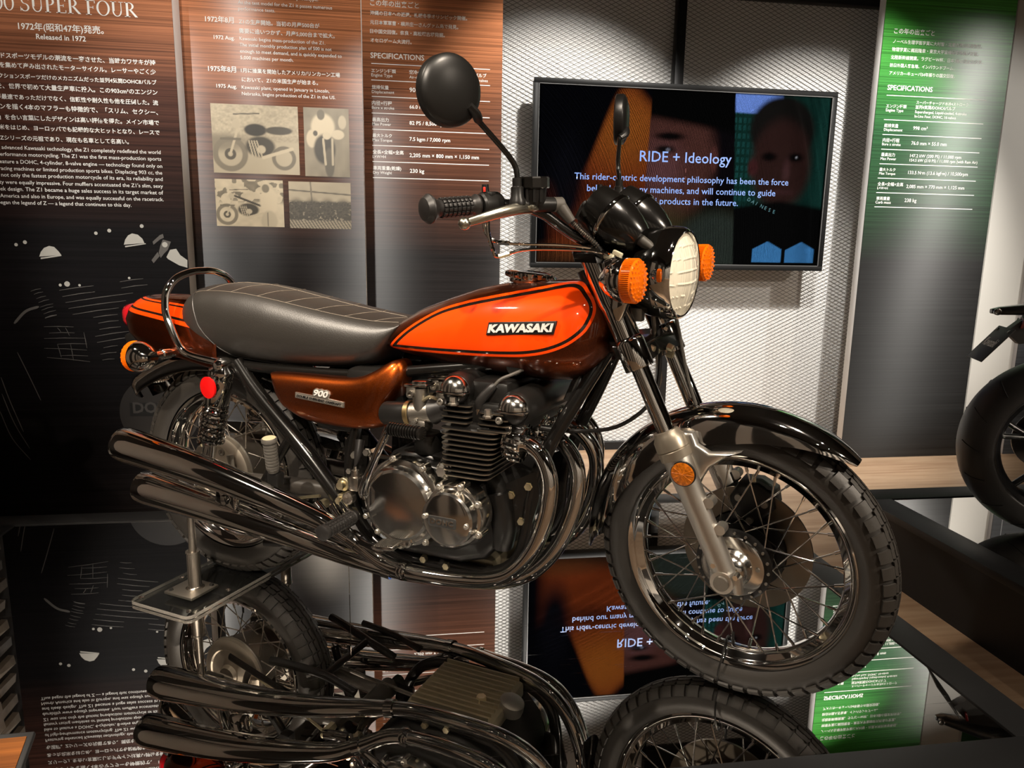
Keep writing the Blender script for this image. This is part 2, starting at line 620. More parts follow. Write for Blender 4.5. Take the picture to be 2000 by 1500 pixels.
# left side wall of split stone: bricks one by one where the mirror floor shows them
STONES = [mat('split_stone', (0.30, 0.26, 0.22), 0.8, vary=(14, (0.44, 0.38, 0.32)), bump=(30, 0.5, 4)),
          mat('split_stone', (0.22, 0.21, 0.20), 0.8, vary=(14, (0.34, 0.32, 0.30)), bump=(30, 0.5, 4)),
          mat('split_stone', (0.37, 0.31, 0.25), 0.8, vary=(14, (0.50, 0.43, 0.35)), bump=(30, 0.5, 4))]
MORTAR = mat('stone_joint', (0.08, 0.075, 0.07), 0.9)
wall_left = struct(MB().box((-2.0, -0.4, 1.54), (0.2, 8.7, 3.62)).build('wall_left', [HALL_WALL], flat=True))
stone_meshes = []
for k in range(6):
    rr = random.Random(k)
    bm_ = MB()
    L_, H_ = 0.24, 0.046
    d = 0.020 + 0.012 * rr.random()
    vs = []
    for x in (0, 1):
        for yy in (-0.5, 0.5):
            for zz in (-0.5, 0.5):
                vs.append((x * (d + rr.uniform(-0.006, 0.006)), yy * L_ * (0.98 if x else 1.0), zz * H_ * (0.94 if x else 1.0)))
    bm_.add(vs, [(0, 1, 3, 2), (4, 6, 7, 5), (0, 4, 5, 1), (2, 3, 7, 6), (0, 2, 6, 4), (1, 5, 7, 3)])
    stone_meshes.append(bm_.mesh('brick', STONES[k % 3], flat=True))
row = 0
z = 0.10
cnt = 0
while z < 2.45:
    y = 3.55 - (0.13 if row % 2 else 0.0) - random.uniform(0, 0.05)
    while y > 2.75:
        o = link('brick', random.choice(stone_meshes), wall_left)
        o.location = (-1.9, y - 0.12, z)
        y -= 0.247
        cnt += 1
    z += 0.049
    row += 1

# ------------------------------------------------------------------ display platforms
def platform(name, x0, x1, y0, y1, fw, label):
    root = empty(name, ((x0 + x1) / 2, (y0 + y1) / 2, FLOOR_Z), 0, label, 'platform', 'mirror topped display platforms')
    cx, cy = (x0 + x1) / 2, (y0 + y1) / 2
    def local(mb, nm, m_, **k):
        return mb.build(nm, m_, root, Matrix.Translation((-cx, -cy, -FLOOR_Z)), **k)
    local(MB().box((cx, cy, FLOOR_Z / 2 - 0.012), (x1 - x0 - 0.01, y1 - y0 - 0.01, -FLOOR_Z - 0.024)), 'base', FRAME_BLACK, flat=True)
    local(MB().box((cx, cy, -0.004), (x1 - x0 - 2 * fw, y1 - y0 - 2 * fw, 0.008)), 'mirror_top', MIRROR, flat=True)
    for (a, b_, c_, d_) in ((x0, x1, y1 - fw, y1), (x0, x1, y0, y0 + fw), (x0, x0 + fw, y0 + fw, y1 - fw), (x1 - fw, x1, y0 + fw, y1 - fw)):
        local(MB().box(((a + b_) / 2, (c_ + d_) / 2, -0.010), (b_ - a, d_ - c_, 0.028), bev=0.002), 'frame_rail', FRAME_BLACK)
    return root


platform('display_platform', -1.475, 1.368, 1.12, 2.795, 0.095, 'low black framed mirror platform under the orange and brown motorcycle')
platform('display_platform', 1.875, 4.6, 0.62, 2.76, 0.12, 'black framed mirror platform at the right under the black sport bike')

# ------------------------------------------------------------------ lettering
FONT_CACHE = {}
PRINT_WHITE = mat('white_print', (0.86, 0.84, 0.80), 0.5)


def text_mesh(s, bold=0.0, res=2, shear=0.0, ext=0.0, bev=0.0, spacing=1.0):
    c = bpy.data.curves.new('lettering', 'FONT')
    c.body = s
    c.size = 1.0
    c.resolution_u = res
    c.offset = bold
    c.shear = shear
    c.extrude = ext
    c.bevel_depth = bev
    c.space_character = spacing
    c.fill_mode = 'FRONT' if ext == 0 else 'BOTH'
    o = bpy.data.objects.new('lettering', c)
    col.objects.link(o)
    dg = bpy.context.evaluated_depsgraph_get()
    me = bpy.data.meshes.new_from_object(o.evaluated_get(dg))
    bpy.data.objects.remove(o)
    bpy.data.curves.remove(c)
    return me


def wall_text(s, x0, z, x1, y, m, parent, pm, bold=0.0, name='lettering'):
    """a line of print on a board that faces -y, spanning x0..x1"""
    me = text_mesh(s, bold)
    n = len(me.vertices)
    a = np.empty(n * 3)
    me.vertices.foreach_get('co', a)
    a = a.reshape(-1, 3)
    w = a[:, 0].max() - a[:, 0].min()
    k = (x1 - x0) / w
    mn = a[:, 0].min()
    b_ = np.empty_like(a)
    b_[:, 0] = x0 + (a[:, 0] - mn) * k
    b_[:, 1] = y
    b_[:, 2] = z + a[:, 1] * k
    b_ -= np.array(pm)
    me.vertices.foreach_set('co', b_.ravel())
    me.materials.clear()
    me.materials.append(m)
    me.update()
    return link(name, me, parent)


TEXT = {
    'p1': [
        ('Featuring advanced Kawasaki technology, the Z1 completely redefined the world', -1.7412, 1.3747, -1.027, 0),
        ('of high-performance motorcycling. The Z1 was the first mass-production sports', -1.7412, 1.3472, -1.0268, 0),
        ('bike to feature a DOHC, 4-cylinder, 8-valve engine — technology found only on', -1.7412, 1.3175, -1.0247, 0),
        ('factory racing machines or limited production sports bikes. Displacing 903 cc, the', -1.7412, 1.2896, -1.0265, 0),
        ('Z1 was not only the fastest production motorcycle of its era, its reliability and', -1.7412, 1.2629, -1.0262, 0),
        ("durability were equally impressive. Four mufflers accentuated the Z1's slim, sexy", -1.7412, 1.2339, -1.0271, 0),
        ('and sleek design. The Z1 became a huge sales success in its target market of', -1.7412, 1.2058, -1.028, 0),
        ('North America and also in Europe, and was equally successful on the racetrack.', -1.7412, 1.1777, -1.0278, 0),
        ('Thus began the legend of Z — a legend that continues to this day.', -1.7412, 1.1507, -1.1616, 0),
        ('世界のロードスポーツモデルの潮流を一変させた、当時カワサキが持', -1.7412, 1.7355, -1.0229, 1),
        ('つ技術の粋を集めて産み出されたモーターサイクル。レーサーやごく少', -1.7412, 1.6988, -1.0244, 1),
        ('数のプロダクションスポーツだけのメカニズムだった並列4気筒DOHC8バルブ', -1.7412, 1.6579, -1.0242, 1),
        ('エンジンを、世界で初めて大量生産車に投入。この903cm³のエンジン', -1.7412, 1.617, -1.0229, 1),
        ('は当時世界最速であっただけでなく、信頼性や耐久性も他を圧倒した。流', -1.7412, 1.5757, -1.0237, 1),
        ('麗なラインを描く4本のマフラーも特徴的で、「スリム、セクシー、', -1.7412, 1.5362, -1.0264, 1),
        ('スリーク」を合い言葉にしたデザインは高い評価を得た。メイン市場で', -1.7412, 1.4946, -1.0251, 1),
        ('あった北米をはじめ、ヨーロッパでも記録的な大ヒットとなり、レースで', -1.7412, 1.4548, -1.0257, 1),
        ('も活躍。Zシリーズの元祖であり、現在も名車として名高い。', -1.7412, 1.4125, -1.1524, 1),
        ('1972年(昭和47年)発売。', -1.5434, 1.8485, -1.2172, 1),
        ('Released in 1972', -1.4793, 1.8139, -1.2892, 1),
    ],
    'p2': [
        ('As the test model for the Z1 it passes numerous', -0.7002, 2.0286, -0.3002, 0),
        ('performance tests.', -0.6999, 2.0025, -0.5452, 0),
        ('prototype.', -0.4516, 2.0592, -0.3597, 0),
        ('1972年8月', -0.8406, 1.9497, -0.7213, 1),
        ('Z1の生産開始。当初の月産500台が', -0.7004, 1.9488, -0.3569, 1),
        ('需要に追いつかず、月産5,000台まで拡大。', -0.7008, 1.9107, -0.2919, 1),
        ('1972 Aug.', -0.8088, 1.8797, -0.7212, 1),
        ('Kawasaki begins mass-production of the Z1.', -0.7008, 1.8806, -0.3341, 0),
        ('The initial monthly production plan of 500 is not', -0.7012, 1.8553, -0.3076, 0),
        ('enough to meet demand, and is quickly expanded to', -0.7011, 1.8288, -0.2635, 0),
        ('5,000 machines per month.', -0.7009, 1.8018, -0.4742, 0),
        ('1975年8月', -0.8396, 1.7469, -0.7218, 1),
        ('1月に操業を開始したアメリカ/リンカーン工場', -0.7013, 1.7477, -0.2736, 1),
        ('において、Z1の米国生産が始まる。', -0.6994, 1.7096, -0.3707, 1),
        ('1975 Aug.', -0.8087, 1.6784, -0.7223, 1),
        ('Kawasaki plant, opened in January in Lincoln,', -0.7017, 1.6777, -0.3221, 0),
        ('Nebraska, begins production of the Z1 in the US.', -0.7023, 1.6516, -0.2959, 0),
    ],
    'p3': [
        ('この年の出来ごと', -0.1577, 2.2418, 0.0959, 1),
        ('沖縄の日本への返還。札幌冬季オリンピック開催。', -0.1585, 2.1965, 0.3525, 1),
        ('元日本軍軍曹・横井庄一さんグァム島で発見。', -0.1594, 2.1504, 0.3047, 1),
        ('日中国交回復。奈良・高松塚古墳発掘。', -0.1602, 2.1062, 0.2329, 1),
        ('オセロゲーム大流行。', -0.1592, 2.0619, 0.0567, 1),
        ('SPECIFICATIONS', -0.1607, 1.9822, 0.1226, 1),
        ('エンジン種類', -0.1574, 1.9112, -0.0282, 1),
        ('Engine Type', -0.1578, 1.8895, -0.0465, 0),
        ('空冷4ストローク並列4気筒/DOHC2バルブ', 0.0429, 1.9125, 0.4585, 1),
        ('Air-cooled, 4-stroke In-Line Four, DOHC, 8-valves', 0.0427, 1.8885, 0.4666, 0),
        ('総排気量', -0.1561, 1.8275, -0.0673, 1),
        ('Displacement', -0.1565, 1.8054, -0.0382, 0),
        ('903 cm³', 0.043, 1.8191, 0.1505, 1),
        ('内径×行程', -0.1576, 1.7468, -0.0513, 1),
        ('Bore x stroke', -0.158, 1.725, -0.0393, 0),
        ('66.0 mm × 66.0 mm', 0.0422, 1.7348, 0.2569, 1),
        ('最高出力', -0.1573, 1.6623, -0.0697, 1),
        ('Max Power', -0.1577, 1.6404, -0.0576, 0),
        ('82 PS / 8,500 rpm', 0.0414, 1.651, 0.2423, 1),
        ('最大トルク', -0.1569, 1.5812, -0.0536, 1),
        ('Max Torque', -0.1573, 1.558, -0.053, 0),
        ('7.5 kgm / 7,000 rpm', 0.0406, 1.5675, 0.2619, 1),
        ('全長×全幅×全高', -0.1585, 1.4946, 0.008, 1),
        ('L×W×H', -0.1589, 1.4714, -0.0879, 0),
        ('2,205 mm × 800 mm × 1,150 mm', 0.0398, 1.4825, 0.4207, 1),
        ('車両重量(乾燥)', -0.1572, 1.4106, -0.0056, 1),
        ('Dry Weight', -0.1576, 1.3881, -0.0563, 0),
        ('230 kg', 0.041, 1.3994, 0.1191, 1),
    ],
    'pg': [
        ('この年の出来ごと', 2.775, 2.2389, 3.0304, 1),
        ('ノーベル生理学医学賞に大村智・北里大特別栄誉教授、', 2.7758, 2.187, 3.3422, 0),
        ('物理学賞に梶田隆章・東京大宇宙線研究所長が受賞。', 2.7743, 2.1444, 3.3252, 0),
        ('北陸新幹線開業。ラグビーW杯、日本3勝の歴史的快挙。', 2.7717, 2.1016, 3.3606, 0),
        ('訪日外国人客急増、インバウンドブーム。', 2.771, 2.0596, 3.181, 0),
        ('アメリカ―キューバ54年振りの国交回復。', 2.7727, 2.0169, 3.1895, 0),
        ('SPECIFICATIONS', 2.7705, 1.9335, 3.0575, 1),
        ('エンジン種類', 2.7753, 1.8376, 2.9035, 0),
        ('Engine Type', 2.7754, 1.8155, 2.886, 0),
        ('スーパーチャージド水冷4ストローク', 2.9634, 1.8647, 3.2997, 0),
        ('並列4気筒/DOHC4バルブ', 2.9612, 1.8386, 3.2178, 0),
        ('Supercharged, Liquid-cooled, 4-stroke', 2.9609, 1.8132, 3.2954, 0),
        ('In-Line Four, DOHC, 16-valves', 2.9617, 1.7888, 3.2285, 0),
        ('総排気量', 2.7756, 1.7291, 2.8646, 0),
        ('Displacement', 2.7758, 1.7077, 2.8937, 0),
        ('998 cm³', 2.9612, 1.7203, 3.0537, 0),
        ('内径×行程', 2.775, 1.6474, 2.8816, 0),
        ('Bore x stroke', 2.774, 1.6264, 2.8923, 0),
        ('76.0 mm × 55.0 mm', 2.9604, 1.6359, 3.1901, 0),
        ('最高出力', 2.7754, 1.5669, 2.8627, 0),
        ('Max Power', 2.7734, 1.5448, 2.8736, 0),
        ('147.2 kW (200 PS) / 11,000 rpm', 2.9613, 1.5659, 3.2954, 0),
        ('154.5 kW (210 PS) / 11,000 rpm (with Ram Air)', 2.961, 1.5415, 3.4062, 0),
        ('最大トルク', 2.7739, 1.4829, 2.8764, 0),
        ('Max Torque', 2.774, 1.4615, 2.878, 0),
        ('133.5 N·m (13.6 kgf·m) / 10,500rpm', 2.9607, 1.4697, 3.3533, 0),
        ('全長×全幅×全高', 2.7721, 1.3999, 2.9367, 0),
        ('L×W×H', 2.7723, 1.378, 2.8394, 0),
        ('2,085 mm × 770 mm × 1,125 mm', 2.959, 1.3899, 3.341, 0),
        ('車両重量', 2.7736, 1.3176, 2.8606, 0),
        ('Curb mass', 2.7703, 1.2959, 2.8692, 0),
        ('238 kg', 2.9574, 1.3091, 3.035, 0),
    ],
    'tv': [
        ('RIDE + Ideology', 1.3614, 1.5088, 1.9233, 0),
        ('This rider-centric development philosophy has been the force', 0.9778, 1.3973, 2.2928, 0),
        ('behind our many machines, and will continue to guide', 1.0543, 1.3326, 2.2153, 0),
        ('Kawasaki products in the future.', 1.2805, 1.2698, 1.982, 0),
    ],
}
RULES = {
    'p3': [(-0.1572, 0.4778, 1.9542), (-0.1587, 0.4787, 1.8712), (-0.1576, 0.4796, 1.7881), (-0.1592, 0.479, 1.7035), (-0.158, 0.4586, 1.62), (-0.1596, 0.478, 1.5366), (-0.1598, 0.4774, 1.4522), (-0.16, 0.4768, 1.3678)],
    'pg': [(2.7707, 3.414, 1.9037), (2.7696, 3.413, 1.7695), (2.7703, 3.4134, 1.6869), (2.7721, 3.4113, 1.6048), (2.7703, 3.4116, 1.5227), (2.7684, 3.4116, 1.4415), (2.7688, 3.4117, 1.3586), (2.7668, 3.4117, 1.2768)],
}


def flat_poly(name, pts, y, m, parent, pm):
    """flat print on the board: polygon in (x, z)"""
    me = bpy.data.meshes.new(name)
    me.from_pydata([(x - pm[0], y - pm[1], z - pm[2]) for x, z in pts], [], [tuple(range(len(pts)))])
    me.materials.append(m)
    return link(name, me, parent)


def board(name, x0, x1, y, z0, z1, th, front, label, side=WHITE_PAINT):
    root = empty(name, ((x0 + x1) / 2, y, z0), 0, label, 'information board', 'tall printed information boards')
    pm = ((x0 + x1) / 2, y, z0)
    MB().box(((x0 + x1) / 2 - pm[0], th / 2 + 0.004, (z1 - z0) / 2), (x1 - x0, th, z1 - z0), bev=0.003).build('panel_body', side, root)
    MB().box((0, 0.002, (z1 - z0) / 2), (x1 - x0, 0.004, z1 - z0)).build('printed_sheet', front, root, flat=True)
    return root, pm


BROWN = panel_mat('brown_brushed_print', 2.45, 0.95, (0.72, 0.27, 0.115), (0.155, 0.058, 0.03), (0.012, 0.010, 0.010))
BROWN2 = panel_mat('brown_brushed_print_photos', 2.235, 0.958, (0.72, 0.27, 0.115), (0.155, 0.058, 0.03), (0.012, 0.010, 0.010))
BROWN1 = panel_mat('brown_brushed_print_wide', 2.25, 1.05, (0.66, 0.25, 0.11), (0.085, 0.032, 0.02), (0.006, 0.005, 0.0055), aniso=0.3, rough=0.55, spec=0.12)
GREEN = panel_mat('green_brushed_print', 2.45, 0.95, (0.07, 0.36, 0.05), (0.022, 0.085, 0.032), (0.012, 0.012, 0.012))
GREYP = panel_mat('grey_brushed_print', 2.45, 0.3, (0.03, 0.11, 0.04), (0.045, 0.05, 0.055), (0.05, 0.053, 0.058), aniso=0.3, rough=0.55, spec=0.3)

P1, pm1 = board('information_board', -1.826, -0.944, 3.46, FLOOR_Z, 2.75, 0.11, BROWN1, 'brown to black story panel with engine picture, leftmost and nearest of the panels')
P2, pm2 = board('information_board', -1.02, -0.1762, 3.575, FLOOR_Z, 2.75, 0.08, BROWN2, 'brown panel with four sepia photographs behind the seat')
P3, pm3 = board('information_board', -0.2065, 0.545, 4.202, FLOOR_Z, 2.75, 0.08, BROWN, 'brown specifications panel behind the mirror and fuel tank')
PG, pmg = board('information_board', 2.712, 3.535, 4.1, FLOOR_Z, 2.75, 0.06, GREEN, 'green to black specifications panel right of the television')
PN, pmn = board('information_board', 3.86, 4.75, 4.1, FLOOR_Z, 2.75, 0.06, GREYP, 'dark grey panel with white line drawing at the right edge', GREYSIDE)

PANELS = {'p1': (P1, pm1, 3.46), 'p2': (P2, pm2, 3.575), 'p3': (P3, pm3, 4.202), 'pg': (PG, pmg, 4.1)}
for g, lines in TEXT.items():
    if g == 'tv':
        continue
    root, pm, y = PANELS[g]
    for (s, x0, z, x1, b_) in lines:
        wall_text(s, x0, z, x1, y - 0.0008, PRINT_WHITE, root, pm, 0.014 if b_ else 0.004)
for g, rs in RULES.items():
    root, pm, y = PANELS[g]
    for (x0, x1, z) in rs:
        MB().box(((x0 + x1) / 2 - pm[0], -0.0006, z - pm[2]), (x1 - x0, 0.0008, 0.0038)).build('rule_line', PRINT_WHITE, root, flat=True)


# serif headline of the left panel, drawn stroke by stroke
def ring(cx, cy, rx, ry, ix, iy, a0=0, a1=2 * PI, n=28):
    vs, fs = [], []
    for i in range(n + 1):
        a = a0 + (a1 - a0) * i / n
        vs.append((cx + rx * math.cos(a), cy + ry * math.sin(a)))
        vs.append((cx + ix * math.cos(a), cy + iy * math.sin(a)))
    for i in range(n):
        fs.append((2 * i, 2 * i + 1, 2 * i + 3, 2 * i + 2))
    return vs, fs


def rect(x0, y0, x1, y1):
    return [(x0, y0), (x1, y0), (x1, y1), (x0, y1)], [(0, 1, 2, 3)]


def quad(*p):
    return list(p), [tuple(range(len(p)))]


TK, TN, SF = 0.13, 0.045, 0.035
SERIF = {
    'O': (0.80, [ring(0.40, 0.5, 0.38, 0.52, 0.26, 0.48)]),
    '0': (0.62, [ring(0.30, 0.5, 0.28, 0.52, 0.18, 0.48)]),
    '9': (0.62, [ring(0.30, 0.66, 0.28, 0.36, 0.17, 0.32), ring(0.0, 0.55, 0.58, 0.55, 0.47, 0.53, -1.45, 0.25, 16)]),
    'U': (0.80, [rect(0.12, 0.35, 0.12 + TK, 1), rect(0.60, 0.35, 0.60 + TN, 1), ring(0.385, 0.36, 0.265, 0.38, 0.135 + 0.05, 0.33, PI, 2 * PI, 18), rect(0.03, 1 - SF, 0.36, 1), rect(0.50, 1 - SF, 0.75, 1)]),
    'P': (0.62, [rect(0.10, 0, 0.10 + TK, 1), ring(0.27, 0.74, 0.28, 0.26, 0.16, 0.225, -PI / 2, PI / 2, 16), rect(0.2, 0.48, 0.28, 0.515), rect(0.2, 0.965, 0.28, 1), rect(0.01, 0, 0.33, SF), rect(0.01, 1 - SF, 0.2, 1)]),
    'R': (0.74, [rect(0.10, 0, 0.10 + TK, 1), ring(0.27, 0.74, 0.28, 0.26, 0.16, 0.225, -PI / 2, PI / 2, 16), rect(0.2, 0.48, 0.28, 0.515), rect(0.2, 0.965, 0.28, 1), rect(0.01, 0, 0.33, SF), rect(0.01, 1 - SF, 0.2, 1), quad((0.27, 0.49), (0.41, 0.49), (0.76, 0.0), (0.60, 0.0))]),
    'E': (0.64, [rect(0.10, 0, 0.10 + TK, 1), rect(0.01, 0, 0.56, 0.045), rect(0.01, 0.955, 0.54, 1), rect(0.2, 0.49, 0.44, 0.53), rect(0.53, 0, 0.57, 0.2), rect(0.51, 0.80, 0.55, 1), rect(0.41, 0.42, 0.45, 0.60)]),
    'F': (0.60, [rect(0.10, 0, 0.10 + TK, 1), rect(0.01, 0, 0.33, SF), rect(0.01, 0.955, 0.54, 1), rect(0.2, 0.49, 0.44, 0.53), rect(0.51, 0.80, 0.55, 1), rect(0.41, 0.42, 0.45, 0.60)]),
    'S': (0.56, [ring(0.28, 0.75, 0.21, 0.27, 0.13, 0.225, 0.35, 1.5 * PI, 18), ring(0.26, 0.25, 0.25, 0.27, 0.15, 0.225, -PI + 0.35, PI / 2, 18), rect(0.46, 0.72, 0.49, 1.0), rect(0.02, 0.0, 0.05, 0.28)]),
    ' ': (0.28, []),
}


def serif_line(s, x_of_S, x_end, z, h, y, root, pm):
    # natural advance from the letter S to the end fixes the scale
    i0 = s.index('S')
    adv = sum(SERIF[c][0] for c in s[i0:])
    k = (x_end - x_of_S) / adv
    x = x_of_S - k * sum(SERIF[c][0] for c in s[:i0])
    for c in s:
        w, shapes = SERIF[c]
        if shapes:
            vs, fs = [], []
            for sv, sf in shapes:
                b0 = len(vs)
                vs += [(x + a * k - pm[0], y - pm[1], z + b_ * h - pm[2]) for a, b_ in sv]
                fs += [tuple(b0 + i for i in f) for f in sf]
            me = bpy.data.meshes.new('headline_letter')
            me.from_pydata(vs, [], fs)
            me.materials.append(PRINT_WHITE)
            link('headline_letter', me, root)
        x += w * k


serif_line('900 SUPER FOUR', -1.5287, -1.0805, 1.9184, 0.056, 3.4592, P1, pm1)

# engine picture printed on the left panel (flat print)
PR1 = mat('engine_print_light', (0.50, 0.48, 0.43), 0.5)
PR2 = mat('engine_print_mid', (0.12, 0.11, 0.10), 0.5)
PR3 = mat('engine_print_dim', (0.020, 0.018, 0.017), 0.5)
PR4 = mat('engine_print_dark', (0.008, 0.008, 0.008), 0.5)
SEG = [(-1.484, 0.789, -1.343, 0.81), (-1.474, 0.762, -1.339, 0.784), (-1.464, 0.736, -1.183, 0.78), (-1.454, 0.71, -1.215, 0.746), (-1.439, 0.684, -1.247, 0.714), (-1.356, 0.671, -1.254, 0.685), (-1.337, 0.646, -1.252, 0.658), (-1.335, 0.618, -1.245, 0.63), (-1.355, 0.587, -1.212, 0.61), (-1.349, 0.56, -1.171, 0.589), (-1.234, 0.828, -1.136, 0.843), (-1.23, 0.801, -1.12, 0.817), (-1.561, 0.63, -1.44, 0.629), (-1.542, 0.602, -1.438, 0.603), (-1.565, 0.578, -1.398, 0.579), (-1.513, 0.553, -1.391, 0.554), (-1.569, 0.535, -1.394, 0.526), (-1.506, 0.502, -1.392, 0.5), (-1.561, 0.494, -1.385, 0.474), (-1.6, 0.784, -1.557, 0.796), (-1.588, 0.771, -1.55, 0.782), (-1.58, 0.752, -1.54, 0.764), (-1.573, 0.735, -1.529, 0.749), (-1.569, 0.715, -1.514, 0.731), (-1.564, 0.702, -1.515, 0.718), (-1.557, 0.686, -1.506, 0.702), (-1.553, 0.668, -1.504, 0.682), (-1.4, 0.605, -1.393, 0.535), (-1.507, 0.626, -1.492, 0.603), (-1.474, 0.626, -1.46, 0.59), (-1.513, 0.553, -1.502, 0.494), (-1.459, 0.553, -1.453, 0.48), (-1.325, 0.536, -1.264, 0.546), (-1.34, 0.507, -1.271, 0.516), (-1.334, 0.481, -1.282, 0.486)]
CUR = [[(-1.679, 0.644), (-1.628, 0.697), (-1.573, 0.718)], [(-1.756, 0.407), (-1.73, 0.298), (-1.689, 0.159)], [(-1.76, 0.333), (-1.723, 0.2), (-1.671, 0.081)], [(-1.776, 0.255), (-1.738, 0.13), (-1.672, 0.028)], [(-1.679, 0.518), (-1.64, 0.408), (-1.604, 0.301)]]
DOT = [(-1.638, 0.982, 0.008), (-1.602, 0.993, 0.009), (-1.315, 1.036, 0.008), (-1.26, 1.048, 0.009), (-1.126, 1.07, 0.009), (-1.478, 0.812, 0.007), (-1.45, 0.817, 0.013), (-1.4, 0.812, 0.006), (-1.194, 0.845, 0.006), (-1.036, 0.992, 0.013)]
DOME = [[(-1.551, 0.933), (-1.543, 0.953), (-1.529, 0.97), (-1.508, 0.979), (-1.488, 0.975), (-1.473, 0.958), (-1.462, 0.941)], [(-1.205, 0.989), (-1.198, 1.011), (-1.185, 1.029), (-1.168, 1.038), (-1.145, 1.033), (-1.127, 1.016), (-1.12, 0.997)], [(-1.546, 0.922), (-1.462, 0.937), (-1.463, 0.942), (-1.546, 0.929)], [(-1.2, 0.978), (-1.114, 0.993), (-1.116, 0.997), (-1.201, 0.984)]]
CLIP = [[(-1.033, 0.938), (-1.016, 0.97), (-0.99, 0.975), (-0.975, 0.948), (-0.946, 0.926), (-0.948, 0.893), (-0.982, 0.903), (-1.027, 0.93)], [(-1.055, 0.987), (-1.043, 1.014), (-1.01, 1.005), (-1.025, 0.97), (-1.043, 0.952), (-1.057, 0.934), (-1.064, 0.956)], [(-1.096, 0.924), (-1.068, 0.96), (-1.061, 0.942), (-1.088, 0.911)], [(-1.086, 1.004), (-1.054, 1.033), (-1.041, 1.038), (-1.038, 1.022), (-1.056, 1.013), (-1.083, 0.991)]]
yp = 3.4592


def strip(pts, w, nm, m_):
    vs, fs = [], []
    P_ = [Vector((a, b_)) for a, b_ in pts]
    for i, p in enumerate(P_):
        d = (P_[min(i + 1, len(P_) - 1)] - P_[max(i - 1, 0)]).normalized()
        n = Vector((-d.y, d.x)) * (w / 2)
        ww = 1.0 if 0 < i < len(P_) - 1 else 0.5
        vs += [(p.x + n.x * ww - pm1[0], yp - pm1[1], p.y + n.y * ww - pm1[2]), (p.x - n.x * ww - pm1[0], yp - pm1[1], p.y - n.y * ww - pm1[2])]
    for i in range(len(P_) - 1):
        fs.append((2 * i, 2 * i + 1, 2 * i + 3, 2 * i + 2))
    me = bpy.data.meshes.new(nm)
    me.from_pydata(vs, [], fs)
    me.materials.append(m_)
    return link(nm, me, P1)


for i, s in enumerate(SEG):
    th = 0.0035 if i < 12 else 0.0028
    strip([(s[0], s[1]), ((s[0] + s[2]) / 2, (s[1] + s[3]) / 2 + 0.002), (s[2], s[3])], th * (2.2 if i == 26 else 1), 'printed_fin', PR2)
for i, c in enumerate(CUR):
    c3 = [(v.x, v.y) for v in smooth_path([(a, b_, 0) for a, b_ in c], 6)]
    strip(c3, 0.011 if i == 0 else 0.0035, 'printed_highlight', PR2)
for (x, z_, r) in DOT:
    flat_poly('printed_bolt', regular(12, r * 0.9, (x, z_)), yp, PR1, P1, pm1)
for d in DOME:
    flat_poly('printed_cam_cover', d, yp, PR1, P1, pm1)
for i, c in enumerate(CLIP):
    flat_poly('printed_carburettor', c, yp + 0.0002, PR2 if i != 0 else PR1, P1, pm1)
flat_poly('printed_cover', regular(48, 0.172, (-1.108, 0.235)), yp + 0.0003, PR3, P1, pm1)
flat_poly('printed_badge', [(-1.236, 0.222), (-0.99, 0.222), (-0.99, 0.284), (-1.236, 0.284)], yp + 0.0001, PR4, P1, pm1)
wall_text('DOHC', -1.222, 0.238, -1.02, yp - 0.0001, mat('engine_print_badge', (0.045, 0.042, 0.04), 0.5), P1, pm1, 0.03, 'printed_badge_lettering')


# ------------------------------------------------------------------ pictures painted point by point on a fine grid (photographs, screen)
def picture(name, corners, y, nx, ny, fn, m, parent, pm):
    """corners = x0, x1, z0, z1; fn(u, v) -> (r, g, b) arrays; colours kept in a corner attribute"""
    x0, x1, z0, z1 = corners
    u, v = np.meshgrid(np.linspace(0, 1, nx), np.linspace(0, 1, ny))
    rgb = fn(u, v)
    vs = np.stack([x0 + (x1 - x0) * u - pm[0], np.full_like(u, y - pm[1]), z0 + (z1 - z0) * v - pm[2]], -1).reshape(-1, 3)
    ii = np.arange(nx * ny).reshape(ny, nx)
    fs = np.stack([ii[:-1, :-1], ii[:-1, 1:], ii[1:, 1:], ii[1:, :-1]], -1).reshape(-1, 4)
    me = bpy.data.meshes.new(name)
    me.from_pydata(vs.tolist(), [], fs.tolist())
    at = me.attributes.new('picture', 'FLOAT_COLOR', 'POINT')
    c = np.concatenate([rgb.reshape(-1, 3), np.ones((nx * ny, 1))], 1).astype(np.float32)
    at.data.foreach_set('color', c.ravel())
    me.materials.append(m)
    return link(name, me, parent)


def picture_mat(name, emit=None):
    m, nt, b = node_mat(name)
    at = add(nt, 'ShaderNodeAttribute', attribute_name='picture')
    if emit:
        b.inputs['Base Color'].default_value = (0.006, 0.006, 0.007, 1)
        b.inputs['Roughness'].default_value = 0.06
        nt.links.new(at.outputs['Color'], b.inputs['Emission Color'])
        b.inputs['Emission Strength'].default_value = emit
    else:
        nt.links.new(at.outputs['Color'], b.inputs['Base Color'])
        b.inputs['Roughness'].default_value = 0.45
    return m


PHOTO = picture_mat('sepia_photograph')
rng = np.random.default_rng(3)


def sm(a, b, x):
    t = np.clip((x - a) / (b - a), 0, 1)
    return t * t * (3 - 2 * t)


def ell(u, v, cx, cy, rx, ry, soft=0.15):
    d = np.sqrt(((u - cx) / rx) ** 2 + ((v - cy) / ry) ** 2)
    return 1 - sm(1 - soft, 1 + soft, d)


def annulus(u, v, cx, cy, r, w, asp):
    d = np.abs(np.sqrt(((u - cx) * asp) ** 2 + (v - cy) ** 2) - r)
    return 1 - sm(w * 0.6, w, d)


